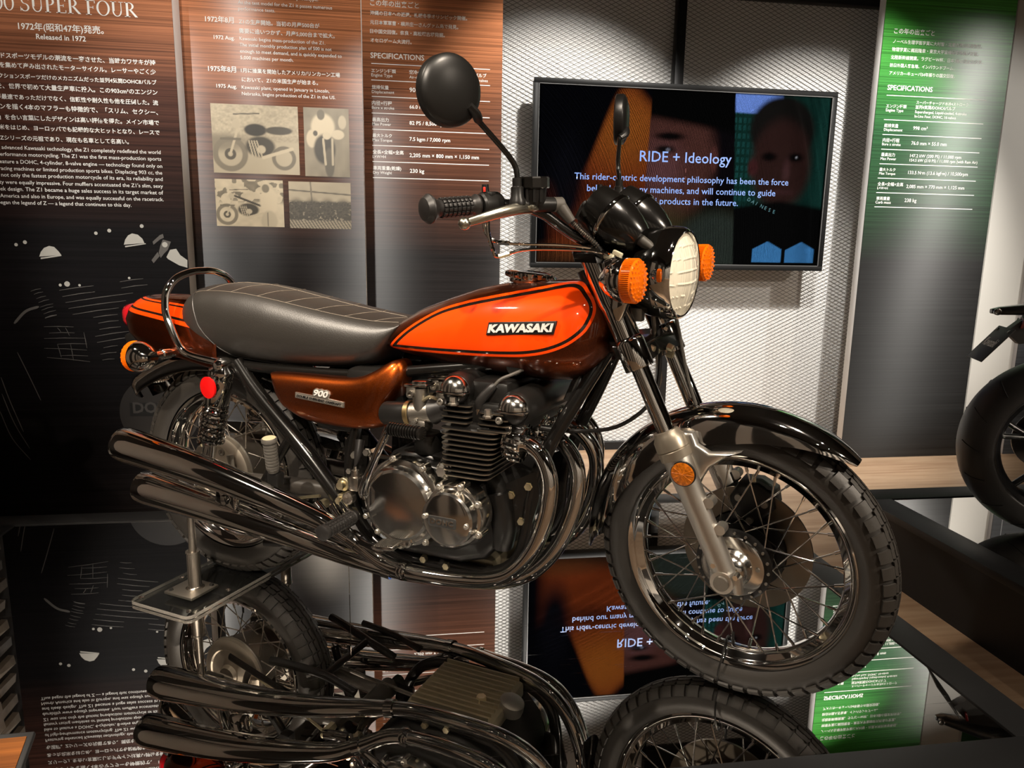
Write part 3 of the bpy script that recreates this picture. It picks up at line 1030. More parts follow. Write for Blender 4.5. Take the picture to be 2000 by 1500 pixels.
def bar(u, v, x0, y0, x1, y1, w, asp):
    dx, dy = (x1 - x0) * asp, y1 - y0
    t = np.clip((((u - x0) * asp) * dx + (v - y0) * dy) / (dx * dx + dy * dy), 0, 1)
    d = np.hypot((u - x0) * asp - t * dx, v - y0 - t * dy)
    return 1 - sm(w * 0.6, w, d)


def noise2(u, v, f, seed=0):
    r = np.random.default_rng(seed)
    g = r.random((int(f) + 2, int(f) + 2))
    x, y = u * f, v * f
    i, j = np.floor(x).astype(int), np.floor(y).astype(int)
    fx, fy = x - i, y - j
    i, j = np.clip(i, 0, int(f)), np.clip(j, 0, int(f))
    return (g[j, i] * (1 - fx) + g[j, i + 1] * fx) * (1 - fy) + (g[j + 1, i] * (1 - fx) + g[j + 1, i + 1] * fx) * fy


def sepia(L):
    L = np.clip(L, 0, 1)
    return np.stack([0.02 + 0.64 * L, 0.018 + 0.53 * L, 0.015 + 0.36 * L], -1)


def put(L, mask, val):
    return L * (1 - mask) + val * mask


def bike_small(L, u, v, asp, ox=0.0, oy=0.0, s=1.0, tank=True, rear=True):
    X = lambda a: ox + a * s
    Y = lambda a: oy + a * s
    if rear:
        L = put(L, annulus(u, v, X(0.82), Y(0.24), 0.15 * s, 0.035 * s, asp), 0.25)
    L = put(L, annulus(u, v, X(0.20), Y(0.28), 0.215 * s, 0.05 * s, asp), 0.30)
    L = put(L, annulus(u, v, X(0.20), Y(0.28), 0.06 * s, 0.03 * s, asp), 0.12)
    L = put(L, bar(u, v, X(0.20), Y(0.28), X(0.33), Y(0.78), 0.022 * s, asp), 0.75)
    L = put(L, ell(u, v, X(0.55), Y(0.40), 0.17 * s, 0.15 * s), 0.08)
    L = put(L, ell(u, v, X(0.56), Y(0.36), 0.05 * s, 0.06 * s), 0.75)
    for k in range(4):
        L = put(L, bar(u, v, X(0.42 + 0.03 * k), Y(0.48), X(0.46 + 0.035 * k), Y(0.26), 0.013 * s, asp), 0.7)
    L = put(L, bar(u, v, X(0.58), Y(0.24), X(0.92), Y(0.38), 0.03 * s, asp), 0.8)
    if tank:
        L = put(L, ell(u, v, X(0.50), Y(0.64), 0.13 * s, 0.09 * s), 0.04)
        L = put(L, ell(u, v, X(0.77), Y(0.64), 0.16 * s, 0.06 * s), 0.10)
    else:
        L = put(L, bar(u, v, X(0.34), Y(0.72), X(0.75), Y(0.5), 0.03 * s, asp), 0.06)
    L = put(L, bar(u, v, X(0.26), Y(0.86), X(0.55), Y(0.88), 0.012 * s, asp), 0.15)
    L = put(L, ell(u, v, X(0.28), Y(0.72), 0.045 * s, 0.07 * s), 0.7)
    L = put(L, bar(u, v, X(0.10), Y(0.50), X(0.32), Y(0.50), 0.02 * s, asp), 0.22)
    return L


def ph_a(u, v):
    L = 0.66 + 0.22 * noise2(u, v, 34, 1) * sm(0.5, 0.6, v) - 0.18 * noise2(u, v, 60, 2) * sm(0.45, 0.5, v)
    L = put(L, ell(u, v, 0.1, 0.45, 0.3, 0.12, 0.6), 0.35)
    L = bike_small(L, u, v, 1.26)
    return sepia(L * 0.95)


def ph_b(u, v):
    L = 0.30 + 0.15 * noise2(u, v, 8, 4)
    L = put(L, ell(u, v, 0.85, 0.8, 0.09, 0.1), 0.7)
    L = put(L, ell(u, v, 0.42, 0.72, 0.26, 0.20), 0.9)
    L = put(L, ell(u, v, 0.17, 0.55, 0.12, 0.13), 0.85)
    L = put(L, ell(u, v, 0.75, 0.62, 0.14, 0.07), 0.85)
    L = put(L, ell(u, v, 0.38, 0.90, 0.085, 0.075), 0.22)
    L = put(L, ell(u, v, 0.45, 0.40, 0.24, 0.22), 0.07)
    L = put(L, ell(u, v, 0.50, 0.60, 0.09, 0.055), 0.85)
    L = put(L, ell(u, v, 0.25, 0.63, 0.05, 0.04), 0.12)
    L = put(L, ell(u, v, 0.55, 0.20, 0.11, 0.22), 0.16)
    L = put(L, bar(u, v, 0.42, 0.55, 0.46, 0.18, 0.02, 0.66), 0.75)
    L = put(L, bar(u, v, 0.62, 0.55, 0.62, 0.18, 0.02, 0.66), 0.7)
    return sepia(L)


def ph_c(u, v):
    L = 0.75 + 0.2 * noise2(u, v, 16, 5) - 0.55 * (noise2(u, v, 14, 6) > 0.62) * sm(0.45, 0.6, v)
    L = bike_small(L, u, v, 1.42, -0.02, 0.0, 0.9, False, False)
    L = put(L, ell(u, v, 0.78, 0.55, 0.13, 0.30), 0.92)
    L = put(L, ell(u, v, 0.78, 0.13, 0.12, 0.22), 0.70)
    L = put(L, ell(u, v, 0.74, 0.82, 0.055, 0.09), 0.30)
    L = put(L, bar(u, v, 0.76, 0.30, 0.76, 0.02, 0.015, 1.4), 0.3)
    return sepia(L)


def ph_d(u, v):
    L = 0.75 - 0.1 * noise2(u, v, 9, 8)
    L = put(L, bar(u, v, 0, 0.82, 1, 0.74, 0.02, 1.3), 0.2)
    L = put(L, bar(u, v, 0.35, 1, 0.37, 0.5, 0.02, 1.3), 0.3)
    L = put(L, sm(0.62, 0.55, v), 0.09 + 0.5 * (noise2(u, v, 40, 9) > 0.72))
    L = put(L, sm(0.2, 0.16, v), 0.55 - 0.4 * (np.sin((u * 2 + v) * 60) > 0.2))
    for k in range(4):
        L = put(L, ell(u, v, 0.12 + 0.25 * k, 0.42, 0.11, 0.2, 0.5), 0.05 + 0.12 * noise2(u, v, 50, 20 + k))
    return sepia(L * 0.9)


picture('photograph', (-0.8393, -0.4639, 1.3146, 1.6117), 3.5742, 130, 104, ph_a, PHOTO, P2, pm2)
picture('photograph', (-0.4396, -0.2392, 1.3112, 1.6117), 3.5742, 70, 104, ph_b, PHOTO, P2, pm2)
picture('photograph', (-0.8393, -0.5414, 1.0797, 1.2882), 3.5742, 110, 76, ph_c, PHOTO, P2, pm2)
picture('photograph', (-0.5167, -0.2383, 1.0763, 1.2857), 3.5742, 110, 76, ph_d, PHOTO, P2, pm2)

# line drawing on the far right panel
PRL = mat('drawing_line', (0.45, 0.46, 0.48), 0.5)
for (x0, z0, x1, z1) in ((3.93, 0.62, 4.6, 1.15), (3.93, 0.05, 4.6, 0.55)):
    for (a, b_, c_, d_) in ((x0, z0, x1, z0), (x0, z1, x1, z1), (x0, z0, x0, z1), (x1, z0, x1, z1)):
        MB().box(((a + c_) / 2 - pmn[0], -0.0006, (b_ + d_) / 2 - pmn[2]), (max(c_ - a, 0.004), 0.0008, max(d_ - b_, 0.004))).build('drawing_frame', PRL, PN, flat=True)
for k in range(7):
    z_ = 0.14 + 0.05 * k
    MB().box((4.02 + 0.018 * k - pmn[0], -0.0006, z_ - pmn[2]), (0.10, 0.0008, 0.007)).build('drawing_stroke', PRL, PN, flat=True)

# ------------------------------------------------------------------ television
TVX0, TVX1, TVZ0, TVZ1, TVY = 0.731, 2.558, 0.892, 1.939, 4.245
tvr = empty('television', ((TVX0 + TVX1) / 2, TVY + 0.05, TVZ0), 0, 'wide black wall television showing faces and white text', 'television')
pmt = ((TVX0 + TVX1) / 2, TVY + 0.05, TVZ0)
TVB = mat('television_bezel', (0.006, 0.006, 0.006), 0.45, spec=0.15)
TVB2 = mat('bezel_inner_edge', (0.09, 0.09, 0.09), 0.3)


def tvlocal(mb, nm, m_, **k):
    return mb.build(nm, m_, tvr, Matrix.Translation((-pmt[0], -pmt[1], -pmt[2])), **k)


cx, cz = (TVX0 + TVX1) / 2, (TVZ0 + TVZ1) / 2
bw = 0.028
tvlocal(MB().box((cx, TVY + 0.045, cz), (TVX1 - TVX0 - 0.01, 0.07, TVZ1 - TVZ0 - 0.01), bev=0.006), 'housing', TVB)
for (a, b_, c_, d_) in ((TVX0, TVX1, TVZ1 - bw, TVZ1), (TVX0, TVX1, TVZ0, TVZ0 + bw), (TVX0, TVX0 + bw, TVZ0 + bw, TVZ1 - bw), (TVX1 - bw, TVX1, TVZ0 + bw, TVZ1 - bw)):
    tvlocal(MB().box(((a + b_) / 2, TVY + 0.007, (c_ + d_) / 2), (b_ - a, 0.014, d_ - c_), bev=0.002), 'bezel', TVB)
for (a, b_, c_, d_) in ((TVX0 + bw, TVX1 - bw, TVZ1 - bw - 0.004, TVZ1 - bw), (TVX0 + bw, TVX1 - bw, TVZ0 + bw, TVZ0 + bw + 0.004), (TVX0 + bw, TVX0 + bw + 0.004, TVZ0 + bw, TVZ1 - bw), (TVX1 - bw - 0.004, TVX1 - bw, TVZ0 + bw, TVZ1 - bw)):
    tvlocal(MB().box(((a + b_) / 2, TVY + 0.006, (c_ + d_) / 2), (b_ - a, 0.008, d_ - c_)), 'bezel_edge', TVB2, flat=True)
tvlocal(MB().box((1.627, 4.34, cz), (0.34, 0.14, 0.34)), 'wall_bracket', FRAME_BLACK, flat=True)


def lerp3(a, b_, t):
    return a * (1 - t[..., None]) + b_ * t[..., None]


def tv_picture(u, v):
    C = lambda *c: np.broadcast_to(np.array(c, float), u.shape + (3,)).copy()
    img = C(0.002, 0.002, 0.003)
    # first strip: out of focus face in orange light
    s1 = C(0.002, 0.002, 0.003)
    edge = 0.52 + 0.42 * sm(0.12, 0.32, u) - 0.1 * np.sin(u * 18)
    m = sm(edge + 0.06, edge - 0.06, v) * sm(0.02, 0.10, u)
    s1 = lerp3(s1, C(0.16, 0.030, 0.008), m)
    s1 = lerp3(s1, C(0.26, 0.075, 0.012), m * ell(u, v, 0.29, 0.78, 0.12, 0.2, 0.9))
    s1 = lerp3(s1, C(0.004, 0.004, 0.006), ell(u, v, 0.10, 0.45, 0.055, 0.26, 0.6))
    s1 = lerp3(s1, C(0.012, 0.004, 0.004), ell(u, v, 0.24, 0.42, 0.10, 0.07, 0.9) * 0.7)
    s1 = lerp3(s1, C(0.03, 0.012, 0.006), sm(0.14, 0.02, v))
    s1 = lerp3(s1, C(0.13, 0.04, 0.012), ell(u, v, 0.13, 0.07, 0.10, 0.05, 0.9) * 0.6)
    # second strip: face close up
    s2 = C(0.004, 0.003, 0.004)
    s2 = lerp3(s2, C(0.075, 0.028, 0.022), ell(u, v, 0.46, 0.62, 0.135, 0.36, 0.25))
    s2 = lerp3(s2, C(0.12, 0.05, 0.05), ell(u, v, 0.42, 0.55, 0.06, 0.14, 0.9))
    s2 = lerp3(s2, C(0.002, 0.002, 0.002), sm(0.80, 0.86, v + 0.25 * (u - 0.42)))
    s2 = lerp3(s2, C(0.004, 0.003, 0.003), ell(u, v, 0.44, 0.74, 0.05, 0.022, 0.6))
    s2 = lerp3(s2, C(0.008, 0.006, 0.006), ell(u, v, 0.425, 0.665, 0.032, 0.022, 0.6))
    s2 = lerp3(s2, C(0.16, 0.16, 0.2), ell(u, v, 0.435, 0.663, 0.007, 0.010, 0.6))
    s2 = lerp3(s2, C(0.09, 0.03, 0.025), ell(u, v, 0.595, 0.62, 0.014, 0.07, 0.4))
    s2 = lerp3(s2, C(0.030, 0.030, 0.008), sm(0.42, 0.10, v) * 0.9)
    s2 = lerp3(s2, C(0.06, 0.045, 0.02), ell(u, v, 0.44, 0.22, 0.05, 0.16, 0.9) * 0.5)
    s2 = lerp3(s2, C(0.025, 0.032, 0.026), ell(u, v, 0.62, 0.05, 0.16, 0.26, 0.2))
    # third strip: person in black jacket before a glass building
    s3 = C(0.006, 0.028, 0.022)
    win = ((np.mod(u * 60, 1) > 0.45) & (np.mod(v * 22, 1) > 0.35))
    s3 = lerp3(s3, C(0.015, 0.09, 0.085), (win * sm(0.80, 0.6, u)) * 0.9)
    s3 = lerp3(s3, C(0.010, 0.05, 0.04), sm(0.955, 0.965, u) * 0.6)
    s3 = lerp3(s3, C(0.17, 0.30, 0.80), sm(0.885, 0.895, v + 0.05 * (u - 0.66)) * sm(0.83, 0.82, u))
    s3 = lerp3(s3, C(0.009, 0.008, 0.007), ell(u, v, 0.83, 0.80, 0.115, 0.19, 0.12))
    s3 = lerp3(s3, C(0.030, 0.013, 0.011), ell(u, v, 0.835, 0.60, 0.105, 0.26, 0.2))
    s3 = lerp3(s3, C(0.05, 0.015, 0.015), ell(u, v, 0.735, 0.58, 0.018, 0.05, 0.4))
    for ex in (0.79, 0.885):
        s3 = lerp3(s3, C(0.004, 0.003, 0.003), ell(u, v, ex, 0.645, 0.026, 0.025, 0.6))
    s3 = lerp3(s3, C(0.35, 0.35, 0.38), ell(u, v, 0.888, 0.646, 0.004, 0.006, 0.6))
    s3 = lerp3(s3, C(0.07, 0.03, 0.03), ell(u, v, 0.855, 0.56, 0.012, 0.06, 0.9) * 0.8)
    s3 = lerp3(s3, C(0.05, 0.02, 0.02), ell(u, v, 0.84, 0.44, 0.045, 0.016, 0.7) * 0.8)
    s3 = lerp3(s3, C(0.003, 0.003, 0.003), sm(0.37, 0.33, v - 0.25 * np.abs(u - 0.84) * -1.0 - 0.04))
    s3 = lerp3(s3, C(0.05, 0.20, 0.45), sm(0.150, 0.145, v + 0.9 * np.abs(np.abs(u - 0.87) - 0.062)) * sm(0.018, 0.022, v) * (np.abs(u - 0.868) > 0.008) * (np.abs(u - 0.868) < 0.115) * 1.0)
    a = sm(0.372, 0.376, u + 0.02 * (1 - v))
    b_ = sm(0.655, 0.659, u - 0.03 * (1 - v) + 0.0)
    img = lerp3(s1, s2, a)
    img = lerp3(img, s3, b_)
    brd = np.minimum(np.minimum(u, 1 - u), np.minimum(v, 1 - v))
    return img * sm(0.004, 0.010, brd)[..., None]


SCREEN = picture_mat('lit_screen', 2.2)
picture('screen', (TVX0 + bw, TVX1 - bw, TVZ0 + bw, TVZ1 - bw), TVY + 0.010, 300, 170, tv_picture, SCREEN, tvr, pmt)
SCRTXT = mat('screen_text', (0.0, 0.0, 0.0), 0.3, emit=(0.29, 0.47, 1.0), es=1.0)
for (s, x0, z, x1, b_) in TEXT['tv']:
    wall_text(s, x0, z, x1, TVY + 0.0085, SCRTXT, tvr, pmt, 0.006, 'screen_text')
SCRT2 = mat('screen_text_dim', (0, 0, 0), 0.3, emit=(0.06, 0.24, 0.28), es=0.6)
for k, ch in enumerate('DAINESE'):
    a = k / 6
    me = text_mesh(ch, 0.01)
    Mx = Matrix.Translation((2.035 + 0.17 * a - pmt[0], TVY + 0.0085 - pmt[1], 1.305 - 0.075 * a + 0.012 * (a - 0.5) ** 2 - pmt[2])) @ Matrix.Rotation(PI / 2, 4, 'X') @ Matrix.Rotation(-0.7 + 0.5 * a, 4, 'Z') @ Matrix.Scale(0.030, 4)
    me.transform(Mx)
    me.materials.clear()
    me.materials.append(SCRT2)
    link('screen_text', me, tvr)

# ================================================================== the orange and brown motorcycle
# bike frame: x forward from the rear axle, y to the rider's left, z up from the mirror
BIKE = empty('motorcycle', (-0.5165, 2.2572, 0.0), -0.5622, 'orange and brown classic motorcycle with chrome exhausts on the mirror platform', 'motorcycle')
RAKE = math.radians(26)
STEER = -0.1771
_ax = Vector((-math.sin(RAKE), 0, math.cos(RAKE)))
_o = Vector((1.58, 0, 0))
ST = Matrix.Translation(_o) @ Matrix.Rotation(STEER, 4, _ax) @ Matrix.Translation(-_o)


def paint_mat(name, base, attr, stripes, coat=1.0):
    """lacquer whose colour bands follow a distance stored on the mesh"""
    m, nt, b = node_mat(name)
    at = add(nt, 'ShaderNodeAttribute', attribute_name=attr)
    vo = add(nt, 'ShaderNodeTexVoronoi')
    vo.inputs['Scale'].default_value = 900
    tc = add(nt, 'ShaderNodeTexCoord')
    fl = add(nt, 'ShaderNodeMapRange')
    fl.inputs['To Min'].default_value = 0.65
    fl.inputs['To Max'].default_value = 1.4
    mul = add(nt, 'ShaderNodeMix', data_type='RGBA', blend_type='MULTIPLY')
    mul.inputs['Factor'].default_value = 1.0
    mul.inputs['A'].default_value = (*base, 1)
    L = nt.links
    L.new(tc.outputs['Object'], vo.inputs['Vector'])
    L.new(vo.outputs['Color'], fl.inputs['Value'])
    L.new(fl.outputs[0], mul.inputs['B'])
    cur, isdecal = mul.outputs['Result'], None
    for (lo, hi, c) in stripes:
        g1 = add(nt, 'ShaderNodeMath', operation='GREATER_THAN')
        g1.inputs[1].default_value = lo
        g2 = add(nt, 'ShaderNodeMath', operation='LESS_THAN')
        g2.inputs[1].default_value = hi
        an = add(nt, 'ShaderNodeMath', operation='MULTIPLY')
        L.new(at.outputs['Fac'], g1.inputs[0])
        L.new(at.outputs['Fac'], g2.inputs[0])
        L.new(g1.outputs[0], an.inputs[0])
        L.new(g2.outputs[0], an.inputs[1])
        mx = add(nt, 'ShaderNodeMix', data_type='RGBA')
        mx.inputs['B'].default_value = (*c, 1)
        L.new(an.outputs[0], mx.inputs['Factor'])
        L.new(cur, mx.inputs['A'])
        cur = mx.outputs['Result']
        if isdecal is None:
            isdecal = an.outputs[0]
        else:
            s = add(nt, 'ShaderNodeMath', operation='MAXIMUM')
            L.new(isdecal, s.inputs[0])
            L.new(an.outputs[0], s.inputs[1])
            isdecal = s.outputs[0]
    L.new(cur, b.inputs['Base Color'])
    if isdecal is not None:
        inv = add(nt, 'ShaderNodeMath', operation='SUBTRACT')
        inv.inputs[0].default_value = 1.0
        m2 = add(nt, 'ShaderNodeMath', operation='MULTIPLY')
        m2.inputs[1].default_value = 1.0
        L.new(isdecal, m2.inputs[0])
        L.new(m2.outputs[0], inv.inputs[1])
        L.new(inv.outputs[0], b.inputs['Metallic'])
    else:
        b.inputs['Metallic'].default_value = 1.0
    b.inputs['Roughness'].default_value = 0.36
    b.inputs['Specular IOR Level'].default_value = 0.04
    b.inputs['Coat Weight'].default_value = coat
    b.inputs['Coat Roughness'].default_value = 0.03
    return m


ORANGE = (0.72, 0.050, 0.002)
CANDY_B = (0.13, 0.024, 0.005)
DARKLINE = (0.012, 0.006, 0.004)
TANK_PAINT = paint_mat('tank_lacquer', CANDY_B, 'band', [(-1, -0.0115, ORANGE), (-0.0115, -0.0045, DARKLINE), (-0.0045, 0.0015, ORANGE)])
TAIL_PAINT = paint_mat('tail_lacquer', CANDY_B, 'band', [(0.30, 0.36, ORANGE), (0.36, 0.40, DARKLINE), (0.40, 0.66, ORANGE), (0.66, 0.70, DARKLINE), (0.70, 0.76, ORANGE)])
SIDE_PAINT = paint_mat('side_cover_lacquer', (0.20, 0.040, 0.006), 'band', [])


# ------------------------------------------------------------------ wheels
def tyre_profile(R_, hw, bead_r, n=13):
    """half section from right bead over the crown to left bead: [(y, r)]"""
    pts = []
    mid_r = (R_ + bead_r) / 2 - 0.002
    for i in range(n):
        a = PI * (1.0 - i / (n - 1))          # pi .. 0
        a2 = PI + 0.72 - (PI + 1.44) * i / (n - 1)
        yy = hw * math.cos(a2)
        rr = mid_r + (R_ - mid_r) * math.sin(a2)
        pts.append((yy, rr))
    return pts


def wheel(cx, cz, R_, hw, rim_r, rim_hw, M, front):
    C0 = (cx, 0, cz)
    AX = (0, 1, 0)
    # chrome rim with its well
    pr = [(-rim_hw, rim_r + 0.014), (-rim_hw - 0.003, rim_r + 0.010), (-rim_hw - 0.001, rim_r + 0.004), (-rim_hw + 0.006, rim_r - 0.002), (-rim_hw + 0.012, rim_r - 0.005),
          (-rim_hw + 0.017, rim_r - 0.016), (-0.006, rim_r - 0.021), (0.006, rim_r - 0.021)]
    pr += [(-a, b) for a, b in pr[::-1][2:]] if False else [(-a, b) for a, b in reversed(pr[:-2])]
    pr += [(rim_hw - 0.006, rim_r + 0.008), (-rim_hw + 0.006, rim_r + 0.008)]
    name = 'front_wheel' if front else 'rear_wheel'
    rim = MB().lathe(C0, AX, pr, 96, closed=True).build(name, CHROME, BIKE, M, ang=50)
    # carcass
    tp = tyre_profile(R_ - 0.006, hw, rim_r + 0.004, 19)
    MB().lathe(C0, AX, tp, 96).build('tyre', RUBBER, rim, M, ang=60)
    # tread
    tr = MB()
    mid_r = (R_ + rim_r + 0.004) / 2 - 0.002

    def surf(s, th, h):
        a = PI / 2 - s
        yy = (hw + h * 0.8) * math.cos(a)
        rr = mid_r + (R_ - 0.006 - mid_r + h) * math.sin(a)
        return Vector((cx + rr * math.cos(th), yy, cz + rr * math.sin(th)))

    def block(s0, s1, t0, t1, sk, h, ns=2, nt_=1):
        """raised block; sk skews the edge along the section"""
        g = []
        for i in range(ns + 1):
            s = s0 + (s1 - s0) * i / ns
            sh = sk * (i / ns)
            g.append([(s, t0 + sh + (t1 - t0) * j / nt_) for j in range(nt_ + 1)])
        top = [[surf(s, t, h) for s, t in r] for r in g]
        bot = [[surf(s, t, -0.001) for s, t in r] for r in g]
        vs, fs = [], []
        W = nt_ + 1
        for r in top:
            vs += r
        o2 = len(vs)
        for r in bot:
            vs += r
        for i in range(ns):
            for j in range(nt_):
                fs.append((i * W + j, i * W + j + 1, (i + 1) * W + j + 1, (i + 1) * W + j))
        edge = [(0, j) for j in range(W)] + [(i, W - 1) for i in range(1, ns + 1)] + [(ns, j) for j in range(W - 2, -1, -1)] + [(i, 0) for i in range(ns - 1, 0, -1)]
        for q in range(len(edge)):
            a, b = edge[q], edge[(q + 1) % len(edge)]
            fs.append((a[0] * W + a[1], b[0] * W + b[1], o2 + b[0] * W + b[1], o2 + a[0] * W + a[1]))
        tr.add(vs, fs)

    N = 56
    dt = 2 * PI / N
    for k in range(N):
        t = k * dt
        for sg in (1, -1):
            # shoulder lugs: pentagon-like, long side down the sidewall
            block(sg * 0.60, sg * 1.20, t + dt * (0 if sg > 0 else 0.5), t + dt * (0.70 if sg > 0 else 1.20), sg * 0.0, 0.0068, 3)
            # zig-zag ribs
            h_ = dt / 2
            for (s0, s1) in ((0.05, 0.24), (0.31, 0.53)):
                block(sg * s0, sg * s1, t, t + h_, sg * 0.012, 0.0055, 1)
                block(sg * (s0 + 0.03), sg * (s1 + 0.03), t + h_, t + dt, -sg * 0.012, 0.0055, 1)
    tr.build('tread', RUBBER, rim, M, ang=30)
    # spokes: four kinds, copied round the axle
    hub_r, hub_y = (0.062, 0.036) if front else (0.083, 0.040)
    protos = []
    for sg in (-1, 1):
        for dr in (-1, 1):
            mb = MB()
            ha = dr * math.radians(62 if front else 55)
            p_hub = Vector((hub_r * math.cos(ha), sg * hub_y, hub_r * math.sin(ha)))
            p_rim = Vector((rim_r - 0.018, sg * 0.008, 0))
            mb.tube([p_hub, p_rim], 0.0019, 6, 1)
            d = (p_rim - p_hub).normalized()
            mb.tube([p_rim - d * 0.020, p_rim + d * 0.004], [0.0034, 0.0036], 6, 1)
            mb.sphere(p_hub, 0.0045, 8)
            protos.append(mb.mesh('spoke', CHROME if front else STEEL, ang=60))
    for k in range(10):
        for j, me in enumerate(protos):
            sg, dr = (-1, 1)[j // 2], (-1, 1)[j % 2]
            a = 2 * PI * (k + (0.0, 0.25, 0.5, 0.75)[j]) / 10
            o = link('spoke', me, rim)
            Mt = Matrix.Translation(C0) @ Matrix.Rotation(-a, 4, 'Y')
            o.matrix_local = (M @ Mt) if M is not None else Mt
    # valve stem
    MB().cyl((cx, 0, cz - rim_r + 0.020), (cx, 0, cz - rim_r + 0.052), 0.004, 0.003, 8).build('valve_stem', RUBBER2, rim, M)
    return rim


I4 = Matrix.Identity(4)
fw = wheel(1.49, 0.327, 0.327, 0.046, 0.241, 0.034, ST, True)
rw = wheel(0.0, 0.330, 0.330, 0.055, 0.229, 0.040, I4, False)

# front hub, brake disc
FA = (1.49, 0, 0.327)
mb = MB().lathe(FA, (0, -1, 0), [(-0.05, 0.03), (-0.046, 0.055), (-0.034, 0.07), (-0.030, 0.07), (-0.024, 0.045), (0.0, 0.038), (0.024, 0.045), (0.028, 0.082), (0.036, 0.084), (0.040, 0.078), (0.040, 0.02)], 40)
mb.build('front_hub', BLACK_SATIN, fw, ST)
mb = MB()
for k in range(20):
    a = 2 * PI * k / 20
    p = Vector((1.49 + 0.077 * math.cos(a), -0.040, 0.327 + 0.077 * math.sin(a)))
    mb.cyl(p, p + Vector((0, -0.004, 0)), 0.0035, 0.003, 8)
mb.build('hub_rivets', ALU_DULL, fw, ST)
MB().lathe(FA, (0, -1, 0), [(0.036, 0.070), (0.046, 0.069), (0.049, 0.064), (0.050, 0.045), (0.056, 0.042), (0.060, 0.038), (0.066, 0.036), (0.078, 0.030), (0.083, 0.022), (0.083, 0.0)], 48).build('hub_cover', ALU, fw, ST)
for a in (0.15, 2.3, 4.3):
    p = Vector((1.49 + 0.057 * math.cos(a), -0.049, 0.327 + 0.057 * math.sin(a)))
    MB().cyl(p, p + Vector((0, -0.004, 0)), 0.005, 0.0045, 10).build('cover_screw', ALU_DULL, fw, ST)
MB().lathe(FA, (0, 1, 0), [(0.055, 0.085), (0.055, 0.148), (0.062, 0.148), (0.062, 0.085)], 72, closed=True).build('brake_disc', mat('brake_disc_steel', (0.20, 0.17, 0.135), 0.3, 1.0), fw, ST)
MB().lathe(FA, (0, 1, 0), [(0.045, 0.03), (0.045, 0.092), (0.053, 0.094), (0.056, 0.060), (0.066, 0.05), (0.066, 0.0)], 40).build('disc_carrier', BLACK_SATIN, fw, ST)

# tie wire round the front tyre
pts = []
for i in range(9):
    a = 2 * PI * i / 8
    pts.append((1.475 + 0.004 * math.sin(a * 2), 0.052 * math.cos(a), 0.327 - 0.266 - 0.054 * math.sin(a)))
MB().tube(pts, 0.0022, 6, 4).build('tie_wire', BLACK_SATIN, fw, ST)

# ------------------------------------------------------------------ front fork
def fork_pt(z, y, off=0.0):
    return Vector((1.494 - 0.478 * (z - 0.322) + off, y, z))


for sg in (-1, 1):
    y = 0.095 * sg
    leg = MB().tube([fork_pt(0.335, y), fork_pt(0.42, y), fork_pt(0.50, y), fork_pt(0.56, y), fork_pt(0.585, y)], [0.0255, 0.0262, 0.0275, 0.031, 0.030], 20, 4)
    # caliper lugs on the rear... front edge
    for zz in (0.49, 0.435):
        p = fork_pt(zz, y, 0.036)
        leg.cyl(p + Vector((0, -0.013, 0)), p + Vector((0, 0.013, 0)), 0.012, 0.012, 14)
        leg.tube([fork_pt(zz, y, 0.01), p], [0.012, 0.010], 8, 1)
    # axle clamp
    ac = Vector((1.49, y, 0.322))
    leg.cyl(ac + Vector((0, -0.026, 0)), ac + Vector((0, 0.026, 0)), 0.025, 0.024, 24)
    leg.tube([ac + Vector((0.024, 0, 0.01)), ac + Vector((0.030, 0, -0.026))], [0.012, 0.011], 10, 1)
    leg.tube([ac + Vector((-0.022, 0, 0.012)), ac + Vector((-0.020, 0, -0.024))], [0.011, 0.010], 10, 1)
    legO = leg.build('fork_lower_leg', ALU_SATIN, BIKE, ST, ang=50)
    MB().cyl(ac + Vector((0, sg * 0.024, 0)), ac + Vector((0, sg * 0.032, 0)), 0.017, 0.016, 20).build('axle_end', ALU_DULL, legO, ST)
    for q in ((-0.020, 0.035), (0.028, 0.02)):
        p = ac + Vector((q[0], 0, q[1]))
        MB().cyl(p + Vector((0, sg * 0.006, 0)), p + Vector((0, sg * 0.026, 0)), 0.006, 0.006, 6).build('clamp_bolt', ALU, legO, ST)
    # dust cover
    d = (fork_pt(0.62, y) - fork_pt(0.58, y)).normalized()
    MB().lathe(fork_pt(0.575, y), d, [(0, 0.02), (0, 0.0345), (0.018, 0.0355), (0.020, 0.0335), (0.022, 0.0355), (0.044, 0.0345), (0.054, 0.029), (0.062, 0.0265), (0.062, 0.015)], 32).build('dust_cover', mat('fork_dust_cover', (0.30, 0.26, 0.205), 0.36, 0.75), legO, ST)
    # chrome stanchion, lower clamp collar, upper cover
    MB().tube([fork_pt(0.60, y), fork_pt(0.80, y)], 0.0196, 24, 1).build('stanchion', CHROME, BIKE, ST)
    MB().lathe(fork_pt(0.762, y), d, [(0, 0.0185), (0, 0.0315), (0.003, 0.0325), (0.060, 0.0325), (0.064, 0.0315), (0.068, 0.0285), (0.068, 0.02)], 32).build('clamp_collar', CHROME, BIKE, ST)
    MB().lathe(fork_pt(0.825, y), d, [(0, 0.026), (0.0, 0.0285), (0.07, 0.0285), (0.085, 0.031), (0.20, 0.031), (0.205, 0.026)], 32).build('fork_upper_cover', CHROME, BIKE, ST)
    # headlight ear: plate from the cover forward
    ear = MB()
    poly = [(1.205, 0.99), (1.235, 1.0), (1.275, 0.985), (1.285, 0.955), (1.262, 0.90), (1.248, 0.862), (1.232, 0.862), (1.208, 0.92)]
    ear.prism(poly, lambda a, b_, dd: Vector((a, dd, b_)), sg * 0.108, sg * 0.124, ins=0.004)
    ear.build('headlight_ear', CHROME, BIKE, ST)

